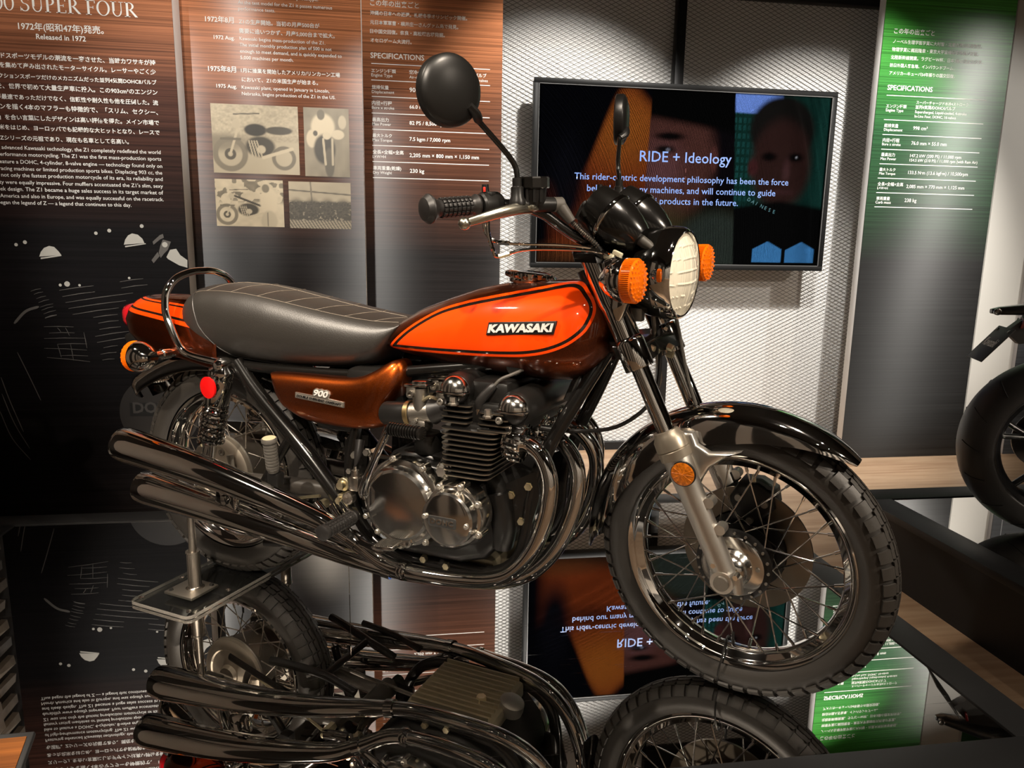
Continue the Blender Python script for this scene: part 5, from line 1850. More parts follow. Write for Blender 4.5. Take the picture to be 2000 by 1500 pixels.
seat = MB().loft([[seat_pt(x, 2 * PI * k / 56) for k in range(56)] for x in sx]).build('seat', SEAT, BIKE, ang=60)
for a in (math.radians(52), math.radians(128)):
    MB().tube([seat_pt(x, a, 0.0006) for x in np.linspace(-0.03, 0.64, 40)], 0.0010, 6, 1).build('seat_seam', STITCH, seat)
for x0 in (0.02, 0.115, 0.21, 0.305, 0.40, 0.49, 0.575):
    pts = []
    for k in range(25):
        t = -1 + 2 * k / 24
        a = math.radians(90) - t * math.radians(38)
        pts.append(seat_pt(x0 + 0.055 * (1 - abs(t)) ** 0.8, a, 0.0005))
    MB().tube(pts, 0.0009, 6, 1).build('seat_seam', STITCH, seat)
for a in (math.radians(90),):
    MB().tube([seat_pt(x, a, 0.0005) for x in np.linspace(0.05, 0.62, 36)], 0.0011, 6, 1).build('seat_seam', STITCH, seat)
for sg in (0, 1):
    pts = []
    for k in range(30):
        t = k / 29
        a = math.radians(86 - 150 * t)
        x = -0.045 + 0.045 * t + 0.11 * t * t
        pts.append(seat_pt(x, a if sg == 0 else PI - a, 0.0006))
    MB().tube(pts, 0.0015, 6, 1).build('seat_piping', BLACK_SATIN if False else SEAT, seat)
pts = [seat_pt(-0.075 + 0.03 * abs(math.cos(a)), a, 0.0006) for a in np.linspace(math.radians(50), math.radians(130), 24)]
MB().tube([seat_pt(-0.03 - 0.035 * math.sin((k / 23) * PI), math.radians(52 + 76 * k / 23), 0.0005) for k in range(24)], 0.0009, 6, 1).build('seat_seam', STITCH, seat)
# chrome trim strip along the lower edge
for a in (math.radians(-62), math.radians(242)):
    MB().tube([seat_pt(x, a, 0.001) for x in np.linspace(0.09, 0.56, 30)], 0.0022, 6, 1).build('seat_trim', BLACK_SATIN, seat)

# ------------------------------------------------------------------ tail cowl
LV = [(0.00, 0.712, 0.106, -0.300), (0.10, 0.745, 0.114, -0.330), (0.20, 0.780, 0.114, -0.340), (0.30, 0.806, 0.110, -0.328), (0.36, 0.815, 0.107, -0.320), (0.40, 0.820, 0.105, -0.315), (0.53, 0.830, 0.100, -0.302),
      (0.66, 0.837, 0.094, -0.288), (0.70, 0.839, 0.092, -0.283), (0.76, 0.841, 0.088, -0.275), (0.82, 0.843, 0.082, -0.264), (0.86, 0.838, 0.077, -0.256), (1.0, 0.836, 0.0, -0.10)]


def tail_level(q):
    return [np.interp(q, [l[0] for l in LV], [l[j] for l in LV]) for j in (1, 2, 3)]


qs = np.unique(np.concatenate([np.linspace(0, 1, 61), [0.30, 0.36, 0.40, 0.66, 0.70, 0.76]]))
NU = 60
vs, fs, band = [], [], []
for q in qs:
    z0, w, xr = tail_level(q)
    for k in range(NU + 1):
        u = k / NU
        a = -PI / 2 + PI * u     # right .. tip .. left
        xf = 0.07
        # U: straight flanks, rounded end
        if u < 0.3:
            t = u / 0.3
            x, y = xf + (xr + 0.10 - xf) * t, -w * (1 - 0.02 * t)
        elif u > 0.7:
            t = (1 - u) / 0.3
            x, y = xf + (xr + 0.10 - xf) * t, w * (1 - 0.02 * t)
        else:
            b_ = PI * (u - 0.3) / 0.4
            x = xr + 0.10 - 0.10 * abs(math.sin(b_)) ** 0.9
            y = -0.98 * w * sgn_pow(math.cos(b_), 0.75)
        drop = 0.17 * max(0, x - xr) * (1 - q) ** 0.6 if q < 0.85 else 0.0
        vs.append((x, y, z0 - drop))
        band.append(q)
W_ = NU + 1
for i in range(len(qs) - 1):
    for k in range(NU):
        fs.append((i * W_ + k, i * W_ + k + 1, (i + 1) * W_ + k + 1, (i + 1) * W_ + k))
tme = bpy.data.meshes.new('tail_cowl')
tme.from_pydata(vs, [], fs)
set_band(tme, band)
tme.materials.append(TAIL_PAINT)
tme.shade_smooth()
tme.set_sharp_from_angle(angle=math.radians(50))
tail = link('tail_cowl', tme, BIKE)
sol = tail.modifiers.new('thickness', 'SOLIDIFY')
sol.thickness = 0.003
sol.offset = -1
# grab pad in the middle of the cowl
MB().box((-0.13, 0, 0.838), (0.13, 0.07, 0.012), Matrix.Rotation(0.02, 3, 'Y'), bev=0.003).build('tail_pad', mat('tail_pad_brown', (0.05, 0.022, 0.014), 0.45, bump=(120, 0.8, 2)), tail)
# tail light
tl = MB()
secs = []
for (x, s) in ((-0.318, 1.0), (-0.338, 1.0), (-0.358, 0.93), (-0.370, 0.78), (-0.376, 0.5), (-0.377, 0.1)):
    secs.append([(x - 0.006 * math.sin(a), 0.070 * s * sgn_pow(math.cos(a), 0.7), 0.776 + 0.043 * s * sgn_pow(math.sin(a), 0.7)) for a in np.linspace(0, 2 * PI, 33)[:-1]])
tl.loft(secs)
tlo = tl.build('tail_light', RED_LENS, BIKE)
MB().loft([[(x, 0.075 * s * sgn_pow(math.cos(a), 0.7), 0.774 + 0.048 * s * sgn_pow(math.sin(a), 0.7)) for a in np.linspace(0, 2 * PI, 33)[:-1]] for (x, s) in ((-0.298, 0.96), (-0.316, 1.0), (-0.324, 1.0), (-0.326, 0.94))]).build('tail_light_bezel', CHROME, tlo)
MB().box((-0.335, 0, 0.700), (0.05, 0.12, 0.06), Matrix.Rotation(-0.4, 3, 'Y'), bev=0.008).build('tail_light_bracket', BLACK_SATIN, tlo)

# grab rail
gr = [(0.118, -0.150, 0.682), (0.06, -0.150, 0.688), (0.0, -0.149, 0.697), (-0.03, -0.147, 0.712), (-0.055, -0.144, 0.745), (-0.085, -0.140, 0.800), (-0.093, -0.134, 0.840), (-0.092, -0.124, 0.872), (-0.088, -0.095, 0.902), (-0.085, -0.045, 0.919), (-0.084, 0.0, 0.922)]
gr = gr + [(x, -y, z) for x, y, z in gr[::-1][1:]]
rail = MB().tube(gr, 0.0105, 16, 5).build('grab_rail', CHROME, BIKE)
for sg in (-1, 1):
    MB().lathe((0.122, sg * 0.148, 0.683), (0, sg, 0), [(-0.016, 0.014), (0.008, 0.014), (0.016, 0.011), (0.020, 0.006), (0.021, 0)], 18).build('rail_bolt', CHROME, rail)

# rear indicators
for sg in (-1, 1):
    indicator((-0.122, sg * 0.205, 0.688), (-1, 0, 0), 0.043, (-0.096, sg * 0.10, 0.692), None)
    MB().lathe((-0.096, sg * 0.150, 0.690), (0, sg, 0), [(-0.02, 0.010), (-0.018, 0.016), (0.006, 0.016), (0.010, 0.012)], 16).build('indicator_collar', CHROME, BIKE)

# rear mudguard
cl = [(0.16, 0.655), (0.08, 0.680), (-0.02, 0.688), (-0.10, 0.680), (-0.18, 0.660), (-0.26, 0.628), (-0.33, 0.590), (-0.38, 0.556)]
cl = smooth_path([(x, 0, z) for x, z in cl], 5)
secs = []
for i, p in enumerate(cl):
    d = (cl[min(i + 1, len(cl) - 1)] - cl[max(i - 1, 0)]).normalized()
    n = Vector((d.z, 0, -d.x))
    if n.z < 0:
        n = -n
    t = i / (len(cl) - 1)
    w = 0.075 if t < 0.85 else 0.075 * math.sqrt(max(0.05, 1 - ((t - 0.85) / 0.15) ** 2))
    pr = [(-1, -0.048), (-0.98, -0.02), (-0.82, 0.0), (-0.4, 0.012), (0, 0.015), (0.4, 0.012), (0.82, 0.0), (0.98, -0.02), (1, -0.048)]
    inn = [(a * 0.96, b_ - 0.003) for a, b_ in pr[::-1]]
    secs.append([p + Vector((0, a * w, 0)) + n * b_ for a, b_ in pr + inn])
MB().loft(secs).build('rear_mudguard', CHROME, BIKE, ang=60)

# ------------------------------------------------------------------ side covers
SC = [(0.284, 0.668), (0.34, 0.671), (0.42, 0.672), (0.50, 0.673), (0.56, 0.679), (0.605, 0.696), (0.635, 0.715), (0.657, 0.726), (0.676, 0.724), (0.686, 0.705), (0.684, 0.672), (0.668, 0.638), (0.650, 0.610), (0.644, 0.585), (0.640, 0.562), (0.585, 0.548), (0.512, 0.544), (0.44, 0.546), (0.385, 0.553), (0.34, 0.572), (0.312, 0.600), (0.294, 0.635)]
sc2 = [(v.x, v.y) for v in smooth_path([(a, b_, 0) for a, b_ in SC + SC[:1]], 4)][:-1]
for sg in (-1, 1):
    rings = []
    for (ins, y) in ((0.0, 0.100), (0.0, 0.138), (0.0025, 0.146), (0.009, 0.153), (0.022, 0.159), (0.040, 0.1625), (0.055, 0.1645)):
        r = []
        for i in range(len(sc2)):
            a, b_ = MB._inset(sc2, i, 0.0) if ins == 0 else MB._inset(sc2, i, ins)
            if ins > 0.015:
                # pull towards the middle line so that rings stay clean
                k = min(1, ins / 0.06)
                mx_, mz_ = min(max(sc2[i][0], 0.345), 0.60), 0.612
                a = sc2[i][0] + (mx_ - sc2[i][0]) * k * 0.8
                b_ = sc2[i][1] + (mz_ - sc2[i][1]) * k * 0.8
            # scoop towards the front top
            yy = y - 0.012 * max(0, (a - 0.60) / 0.08) - 0.010 * max(0, (b_ - 0.67) / 0.05)
            r.append(Vector((a, sg * yy, b_)))
        rings.append(r)
    mbs = MB().loft(rings)
    so = mbs.build('side_cover', SIDE_PAINT, BIKE, ang=45)
    # 900 badge
    if sg < 0:
        o, ex, = Vector((0.386, -0.1665, 0.6145)), Vector((0.151, 0, -0.0115)).normalized()
    else:
        o, ex = Vector((0.537, 0.1665, 0.603)), Vector((-0.151, 0, 0.0115)).normalized()
    ez = Vector((0, 0, 1))
    en = ex.cross(ez).normalized()
    ez = en.cross(ex)
    Mb = Matrix((ex, ez, en)).transposed().to_4x4()
    Mb.translation = o
    b9 = MB()
    b9.prism([(0, 0), (0.152, 0), (0.152, 0.0145), (0.104, 0.0155), (0.108, 0.026), (0.104, 0.033), (0.096, 0.0365), (0.088, 0.034), (0.080, 0.0365), (0.072, 0.034), (0.064, 0.0355), (0.057, 0.030), (0.055, 0.0155), (0, 0.0145)][::1], lambda a, b_, d: Vector((a, b_, d)), -0.004, 0.003, ins=0.0008)
    b9.build('side_badge', mat('badge_pewter', (0.30, 0.27, 0.23), 0.3, 0.8), so, Mb)
    for (s, x0, z0, w_, h_) in (('900', 0.060, 0.0165, 0.044, 0.0165), ('DOUBLE OVERHEAD CAMSHAFT', 0.006, 0.004, 0.140, 0.0062)):
        me = solid_text(s, w_, h_, 0.0022, 0.02, 0.25)
        me.transform(Mb @ Matrix.Translation((x0, z0, 0.0025)))
        me.materials.clear()
        me.materials.append(BADGE_SILVER if s == '900' else BADGE_BLACK)
        link('side_badge_lettering', me, so)
    b8 = MB()
    b8.prism([(0.004, 0.0025), (0.148, 0.0025), (0.148, 0.0115), (0.004, 0.0115)], lambda a, b_, d: Vector((a, b_, d)), 0.0026, 0.0033)
    b8.build('side_badge_bar', mat('badge_grey', (0.30, 0.27, 0.23), 0.4, 0.6), so, Mb)

# ------------------------------------------------------------------ engine
XZ = lambda a, b_, d: Vector((a, d, b_))
cc = MB()
cc.prism([(0.600, 0.300), (0.602, 0.40), (0.628, 0.455), (0.66, 0.500), (0.74, 0.515), (0.84, 0.500), (0.945, 0.490), (0.975, 0.450), (0.980, 0.38), (0.962, 0.31), (0.92, 0.262), (0.85, 0.240), (0.68, 0.238)][::-1], XZ, 0.15, -0.15, ins=0.018)
cc.prism([(0.615, 0.32), (0.62, 0.42), (0.66, 0.48), (0.75, 0.50), (0.86, 0.485), (0.93, 0.46), (0.945, 0.39), (0.92, 0.32), (0.86, 0.29), (0.70, 0.28)][::-1], XZ, 0.185, -0.185, ins=0.010)
cc.tube([(0.955, -0.12, 0.30), (0.965, -0.13, 0.36), (0.955, -0.14, 0.44)], [0.028, 0.032, 0.026], 14, 3)
crank = cc.build('crankcase', ENGINE_BLACK, BIKE)
# finned oil pan
op = MB()
op.box((0.80, 0, 0.225), (0.26, 0.22, 0.05), bev=0.015)
for k in range(11):
    op.box((0.80, -0.10 + 0.02 * k, 0.198), (0.23, 0.005, 0.016))
op.build('oil_pan', mat('oil_pan_alloy', (0.30, 0.26, 0.18), 0.42, 0.9), crank)
MB().cyl((0.86, -0.03, 0.205), (0.86, -0.03, 0.184), 0.014, 0.013, 6).build('drain_plug', ZINC, crank)
MB().lathe((0.93, 0, 0.225), (0.3, 0, -1), [(0, 0.035), (0.01, 0.036), (0.03, 0.034), (0.034, 0.028), (0.034, 0)], 28).build('oil_filter_cover', ALU_DULL, crank)


def screw(p, d, r=0.0065, h=0.010, m_=ALU, parent=None, nm='cover_screw'):
    p, d = Vector(p), Vector(d).normalized()
    mb_ = MB().lathe(p, d, [(0, 0), (0, r), (h, r), (h + 0.001, r * 0.85), (h + 0.001, r * 0.45), (h - 0.003, r * 0.4), (h - 0.003, 0)], 14)
    return mb_.build(nm, m_, parent)


# clutch cover (right): round with a flat rear edge
def cover_outline(cx, cz, r, xmin, n=72):
    pts = []
    for k in range(n):
        a = 2 * PI * k / n
        pts.append((max(cx + r * math.cos(a), xmin), cz + r * math.sin(a)))
    return pts


CX, CZ = 0.737, 0.402
secs = []
for (r, y, xm) in ((0.108, -0.185, 0.630), (0.108, -0.214, 0.630), (0.107, -0.219, 0.631), (0.100, -0.223, 0.640), (0.0945, -0.224, 0.647), (0.091, -0.228, 0.651), (0.087, -0.237, 0.656), (0.080, -0.241, 0.663), (0.060, -0.2425, 0.68), (0.03, -0.243, 0.71), (0.004, -0.243, 0.734)):
    secs.append([Vector((a, y, b_)) for a, b_ in cover_outline(CX, CZ, r, xm)])
clutch = MB().loft(secs).build('clutch_cover', ALU, BIKE, ang=25)
for a in (95, 50, 12, -25, -62, -100, -138):
    aa = math.radians(a + 8)
    p = Vector((CX + 0.109 * math.cos(aa), -0.195, CZ + 0.109 * math.sin(aa)))
    MB().cyl(p, p + Vector((0, -0.022, 0)), 0.010, 0.009, 14).build('screw_boss', ALU, clutch)
    screw(p + Vector((0, -0.021, 0)), (0, -1, 0), 0.0062, 0.008, ALU_SATIN, clutch)
for zz in (0.45, 0.352):
    screw((0.633, -0.213, zz), (0, -1, 0), 0.0065, 0.009, ALU_SATIN, clutch)
# oil level window
MB().lathe((0.755, -0.228, 0.318), (0, -1, 0), [(0, 0.020), (0.008, 0.020), (0.010, 0.017), (0.008, 0.013), (0.008, 0.0)], 24).build('oil_window', ALU, clutch)

# points cover (right front)
PX, PZ = 0.884, 0.400
pc = MB().lathe((PX, -0.18, PZ), (0, -1, 0), [(0, 0.073), (0.052, 0.073), (0.056, 0.071), (0.058, 0.066), (0.084, 0.064), (0.089, 0.060), (0.092, 0.052), (0.0925, 0.0)], 72).build('points_cover', ALU, BIKE, ang=30)
for a in (75, 30, -28, 118, 200, 250):
    aa = math.radians(a)
    p = Vector((PX + 0.074 * math.cos(aa), -0.205, PZ + 0.074 * math.sin(aa)))
    MB().cyl(p, p + Vector((0, -0.030, 0)), 0.010, 0.009, 14).build('screw_boss', ALU, pc)
    screw(p + Vector((0, -0.029, 0)), (0, -1, 0), 0.0062, 0.008, ALU_SATIN, pc)
for a in (-4, 176):
    aa = math.radians(a)
    screw((PX + 0.053 * math.cos(aa), -0.268, PZ + 0.053 * math.sin(aa)), (0, -1, 0), 0.006, 0.008, ALU_SATIN, pc)
# DOHC plate
dp = MB()
rrr = []
hw2, hh2, cr = 0.036, 0.0125, 0.005
for (sx_, sy_) in ((1, 1), (-1, 1), (-1, -1), (1, -1)):
    for k in range(4):
        a0 = {(1, 1): 0, (-1, 1): 90, (-1, -1): 180, (1, -1): 270}[(sx_, sy_)]
        a = math.radians(a0 + 30 * k)
        rrr.append((PX - 0.008 + sx_ * (hw2 - cr) + cr * math.cos(a), PZ - 0.004 + sy_ * (hh2 - cr) + cr * math.sin(a)))
dp.prism(rrr, XZ, -0.270, -0.2732, ins=0.0006)
dp.build('name_plate', mat('name_plate_dark', (0.012, 0.011, 0.010), 0.6), pc)
me = solid_text('DOHC', 0.058, 0.0125, 0.0018, 0.03, 0.0, 1.15)
me.transform(Matrix.Translation((PX - 0.037, -0.2731, PZ - 0.0102)) @ Matrix.Rotation(PI / 2, 4, 'X'))
me.materials.clear()
me.materials.append(ALU)
link('name_plate_lettering', me, pc)
# left side covers
MB().lathe((0.884, 0.18, 0.40), (0, 1, 0), [(0, 0.085), (0.06, 0.083), (0.085, 0.072), (0.09, 0.0)], 48).build('alternator_cover', ALU, BIKE)
MB().prism([(0.61, 0.30), (0.61, 0.42), (0.66, 0.46), (0.76, 0.46), (0.79, 0.40), (0.78, 0.31), (0.70, 0.27)][::-1], XZ, 0.17, 0.235, ins=0.012).build('sprocket_cover', ALU, BIKE)

# cylinder block: fins with bright machined edges
def fin_plate(mb_, x0, x1, y, z, t, r=0.018):
    pts = []
    for (cx_, cy_, a0) in ((x1 - r, y - r, 0), (x0 + r, y - r, 90), (x0 + r, -y + r, 180), (x1 - r, -y + r, 270)):
        for k in range(4):
            a = math.radians(a0 + 30 * k)
            pts.append((cx_ + r * math.cos(a), cy_ + r * math.sin(a)))
    n = len(pts)
    z0, z1 = z - t / 2, z + t / 2
    ins = [MB._inset(pts, i, 0.004) for i in range(n)]
    vs = [(a, b_, z0) for a, b_ in pts] + [(a, b_, z1) for a, b_ in pts] + [(a, b_, z0 - 0.0004) for a, b_ in ins] + [(a, b_, z1 + 0.0004) for a, b_ in ins]
    side = [(i, (i + 1) % n, n + (i + 1) % n, n + i) for i in range(n)]
    top_ = [(n + i, n + (i + 1) % n, 3 * n + (i + 1) % n, 3 * n + i) for i in range(n)] + [tuple(3 * n + i for i in range(n))]
    bot_ = [(2 * n + i, 2 * n + (i + 1) % n, (i + 1) % n, i) for i in range(n)] + [tuple(2 * n + i for i in range(n - 1, -1, -1))]
    b0 = len(mb_.v)
    mb_.add(vs, side, 1)
    mb_.f += [tuple(b0 + i for i in f) for f in top_ + bot_]
    mb_.m += [0] * (len(top_) + len(bot_))


cyl = MB()
cyl.box((0.905, 0, 0.548), (0.105, 0.395, 0.125), bev=0.01)
for k in range(10):
    z = 0.487 + 0.0122 * k
    g = k / 9
    fin_plate(cyl, 0.838 - 0.004 * g, 0.958 + 0.024 * g, 0.214, z, 0.0030)
cylO = cyl.build('cylinder_block', [ENGINE_BLACK, FIN_EDGE], BIKE)
hd = MB()
hd.box((0.915, 0, 0.630), (0.125, 0.36, 0.055), bev=0.01)
for k in range(4):
    z = 0.611 + 0.0122 * k
    for s0, s1 in ((0.832, 0.905), (0.925, 1.002)):
        if k >= 2 or True:
            zz = z - (0.010 if s0 > 0.9 else 0)
            fin_plate(hd, s0, s1, 0.208 - 0.004 * k, zz, 0.0030, 0.012)
hd.build('cylinder_head', [ENGINE_BLACK, FIN_EDGE], BIKE)
# cam boxes with bright end domes
for (x, z) in ((0.862, 0.682), (1.008, 0.652)):
    cb = MB().lathe((x, -0.182, z), (0, 1, 0), [(0, 0.0), (0, 0.036), (0.01, 0.040), (0.354, 0.040), (0.364, 0.036), (0.364, 0)], 32)
    cb.box((x - (0.0 if x < 0.9 else 0.01), 0, z - 0.030), (0.070, 0.36, 0.05), bev=0.008)
    cbo = cb.build('cam_cover', ENGINE_BLACK, BIKE)
    for sg in (-1, 1):
        dm = MB()
        dm.lathe((x, sg * 0.180, z), (0, sg, 0), [(0.0, 0.0345), (0.010, 0.0345), (0.018, 0.032), (0.027, 0.025), (0.033, 0.014), (0.035, 0.0)], 24, arc=(0, PI))
        dm.build('cam_end_dome', ALU, cbo)
        dm = MB()
        dm.lathe((x, sg * 0.180, z), (0, sg, 0), [(0.0, 0.0335), (0.008, 0.0335), (0.014, 0.029), (0.018, 0.020), (0.018, 0.0)], 24, arc=(PI, 2 * PI))
        dm.build('cam_end_lower', ENGINE_BLACK, cbo)
        MB().box((x, sg * 0.196, z - 0.004), (0.071, 0.034, 0.0045), bev=0.001).build('dome_ridge', ALU, cbo)
MB().box((0.935, 0, 0.675), (0.10, 0.33, 0.06), bev=0.012).build('cam_valley', ENGINE_BLACK, BIKE)
# head bolts and cover bolts seen on the right
for p in ((0.868, -0.205, 0.652), (0.955, -0.205, 0.632)):
    MB().lathe(p, (0, -0.05, 1), [(0, 0.012), (0.004, 0.012), (0.004, 0.0085), (0.018, 0.008), (0.019, 0.0)], 6).build('head_bolt', ALU_SATIN, BIKE, ang=20)
for p in ((0.838, -0.205, 0.655), (0.985, -0.205, 0.628)):
    screw(p, (0, -1, 0.2), 0.008, 0.010, ALU_DULL, BIKE, 'head_screw')
# plug caps and leads
for y in (-0.165, -0.055, 0.055, 0.165):
    pl = MB().tube([(0.915, y - 0.005, 0.628), (0.918, y - 0.008, 0.648)], [0.010, 0.009], 12, 1).build('spark_plug', ALU, BIKE)
    MB().tube([(0.917, y - 0.007, 0.645), (0.922, y - 0.010, 0.662), (0.945, y - 0.004, 0.690), (0.952, y, 0.698)], [0.0115, 0.0115, 0.0105, 0.0085], 12, 3).build('plug_cap', RUBBER2, pl)
    MB().tube([(0.950, y, 0.696), (0.965, y + 0.005, 0.712), (0.985, y + 0.02, 0.722), (1.01, y * 0.5, 0.735)], 0.0038, 8, 5).build('plug_lead', RUBBER_GREY, pl)

# carburettors
for i, y in enumerate((-0.172, -0.062, 0.062, 0.172)):
    ca = MB()
    ca.tube([(0.735, y, 0.612), (0.80, y, 0.622)], [0.026, 0.024], 20, 1)
    ca.box((0.762, y, 0.588), (0.050, 0.044, 0.030), bev=0.008)
    ca.lathe((0.770, y - 0.004, 0.612), (-0.10, 0, 1), [(0, 0.020), (0.064, 0.020), (0.064, 0.0)], 24)
    ca.box((0.748, y - 0.012, 0.668), (0.026, 0.020, 0.030), bev=0.004)
    cao = ca.build('carburettor', ALU_DULL, BIKE)
    tp_ = MB()
    tp_.box((0.762, y - 0.004, 0.684), (0.062, 0.042, 0.007), Matrix.Rotation(-0.05, 3, 'Y'), bev=0.003)
    tp_.box((0.770, y - 0.004, 0.691), (0.040, 0.036, 0.010), Matrix.Rotation(-0.05, 3, 'Y'), bev=0.004)
    tp_.build('carburettor_cap', ALU, cao)
    MB().lathe((0.750, y - 0.022, 0.664), (0, -1, 0), [(0, 0.009), (0.008, 0.009), (0.008, 0.005), (0.002, 0.005), (0.002, 0)], 16).build('cable_port', ALU_DULL, cao)
    MB().tube([(0.660, y * 0.9, 0.600), (0.70, y * 0.97, 0.606), (0.738, y, 0.612)], [0.030, 0.0295, 0.027], 20, 2).build('intake_duct', BLACK_SATIN, cao)
    MB().lathe((0.728, y, 0.611), (1, 0, 0.12), [(0, 0.0285), (0.001, 0.0305), (0.012, 0.0305), (0.013, 0.0285)], 24).build('hose_clamp', mat('brass_clamp', (0.30, 0.22, 0.11), 0.4, 1.0) if i == 0 else ZINC, cao)
    MB().tube([(0.797, y, 0.622), (0.815, y, 0.628), (0.845, y, 0.636)], [0.031, 0.026, 0.024], 20, 2).build('intake_stub', RUBBER2, cao)
    MB().tube([(0.780, y - 0.018, 0.650), (0.800, y - 0.022, 0.662), (0.812, y - 0.010, 0.655)], 0.004, 6, 3).build('carburettor_link', ZINC, cao)
    for (dx, dz) in ((-0.02, -0.014), (0.018, -0.014), (0.0, 0.006)):
        screw((0.764 + dx, y - 0.021, 0.596 + dz), (0, -1, 0), 0.0045, 0.006, ALU_SATIN, cao, 'float_bowl_screw')
# air box, battery box and coils fill the middle of the frame
MB().box((0.59, 0, 0.63), (0.15, 0.27, 0.14), bev=0.02).build('air_box', BLACK_SATIN, BIKE)
MB().box((0.47, 0, 0.60), (0.14, 0.22, 0.16), bev=0.015).build('battery_box', BLACK_SATIN, BIKE)
for sg in (-1, 1):
    MB().lathe((0.98, sg * 0.05, 0.735), (0, sg, 0), [(0, 0), (0, 0.02), (0.07, 0.02), (0.07, 0)], 18).build('ignition_coil', BLACK_SATIN, BIKE)
MB().tube([(0.79, -0.06, 0.52), (0.79, 0.06, 0.52)], [0.036, 0.036], 20, 1).build('starter_motor', ENGINE_BLACK, BIKE)
MB().lathe((0.75, -0.115, 0.505), (0, 0, 1), [(0, 0.035), (0.045, 0.035), (0.05, 0.03), (0.05, 0)], 24).build('breather_cover', ENGINE_BLACK, BIKE)

# ------------------------------------------------------------------ exhaust: four headers, four silencers
def exhaust(sg, y0, path, mpath, mrad, ymuf):
    hp = MB().tube([(x, sg * yy, z) for (x, yy, z) in path], 0.0190, 20, 6).build('header_pipe', CHROME, BIKE)
    # finned collar at the port
    d = Vector((1, 0, -0.14)).normalized()
    cl_ = MB().lathe((0.985, sg * y0, 0.578), d, [(0, 0.02), (0, 0.036), (0.004, 0.038), (0.040, 0.040), (0.046, 0.036), (0.048, 0.02)], 32)
    dd, u, v = frame_from(d)
    for k in range(14):
        a = 2 * PI * k / 14
        e = u * math.cos(a) + v * math.sin(a)
        base = Vector((0.985, sg * y0, 0.578))
        cl_.tube([base + dd * 0.004 + e * 0.038, base + dd * 0.022 + e * 0.0425, base + dd * 0.044 + e * 0.040], 0.0058, 6, 2)
    cl_.build('exhaust_collar', CHROME, hp)
    mo_ = MB().tube(mpath, mrad, 32, 5, caps=False)
    end = Vector(mpath[-1])
    dr = (Vector(mpath[-1]) - Vector(mpath[-2])).normalized()
    mu = mo_.build('silencer', CHROME, BIKE, ang=60)
    R_ = mrad[-1]
    MB().lathe(end, dr, [(0, R_), (0.004, R_ * 0.985), (0.006, R_ * 0.93), (0.003, R_ * 0.86), (-0.03, R_ * 0.84), (-0.03, 0)], 32).build('silencer_end', CHROME, mu)
    # joint clamp
    j = Vector(mpath[0])
    MB().lathe(j, (Vector(mpath[1]) - j), [(-0.012, 0.0195), (-0.012, 0.0235), (0.012, 0.0235), (0.012, 0.0195)], 24).build('pipe_clamp', CHROME, mu)
    return hp, mu


OUT = [(0.99, 0.165, 0.577), (1.035, 0.167, 0.572), (1.070, 0.170, 0.550), (1.092, 0.174, 0.505), (1.095, 0.178, 0.455), (1.085, 0.182, 0.395), (1.058, 0.187, 0.325), (1.012, 0.192, 0.268), (0.955, 0.196, 0.240), (0.88, 0.200, 0.228), (0.80, 0.205, 0.224), (0.735, 0.210, 0.226), (0.68, 0.216, 0.240), (0.63, 0.222, 0.268), (0.585, 0.227, 0.294)]
INN = [(0.99, 0.056, 0.577), (1.045, 0.058, 0.572), (1.090, 0.062, 0.548), (1.120, 0.068, 0.505), (1.126, 0.075, 0.450), (1.115, 0.085, 0.380), (1.085, 0.098, 0.305), (1.035, 0.112, 0.245), (0.97, 0.124, 0.212), (0.89, 0.135, 0.198), (0.80, 0.145, 0.192), (0.72, 0.155, 0.190), (0.64, 0.168, 0.198)]
for sg in (-1, 1):
    exhaust(sg, 0.165, OUT, [(0.60, sg * 0.225, 0.286), (0.53, sg * 0.234, 0.320), (0.44, sg * 0.241, 0.345), (0.36, sg * 0.246, 0.364), (0.20, sg * 0.252, 0.398), (0.03, sg * 0.256, 0.424), (-0.12, sg * 0.258, 0.443), (-0.148, sg * 0.258, 0.446)], [0.0195, 0.0235, 0.0275, 0.031, 0.0385, 0.0445, 0.0495, 0.0475], 0.25)
    exhaust(sg, 0.056, INN, [(0.66, sg * 0.165, 0.196), (0.57, sg * 0.178, 0.212), (0.46, sg * 0.190, 0.234), (0.36, sg * 0.198, 0.252), (0.20, sg * 0.206, 0.274), (0.03, sg * 0.210, 0.293), (-0.10, sg * 0.212, 0.306), (-0.135, sg * 0.212, 0.309)], [0.0195, 0.0235, 0.028, 0.032, 0.0385, 0.0445, 0.0495, 0.0475], 0.21)
    # bracket that ties the two silencers
    MB().box((0.20, sg * 0.232, 0.335), (0.075, 0.022, 0.05), Matrix.Rotation(0.2, 3, 'Y'), bev=0.010).build('silencer_bracket', CHROME, BIKE)
    MB().lathe((0.205, sg * 0.243, 0.335), (0, sg, 0), [(0, 0.014), (0.012, 0.013), (0.014, 0)], 6).build('bracket_nut', CHROME, BIKE)
    # clamp with bolt at the lower bend, seen under the foot rest
    MB().lathe((0.735, sg * 0.210, 0.226), (1, 0, -0.05), [(-0.010, 0.0195), (-0.010, 0.0232), (-0.004, 0.0245), (0.004, 0.0245), (0.010, 0.0232), (0.010, 0.0195)], 28).build('pipe_clamp', CHROME, BIKE)

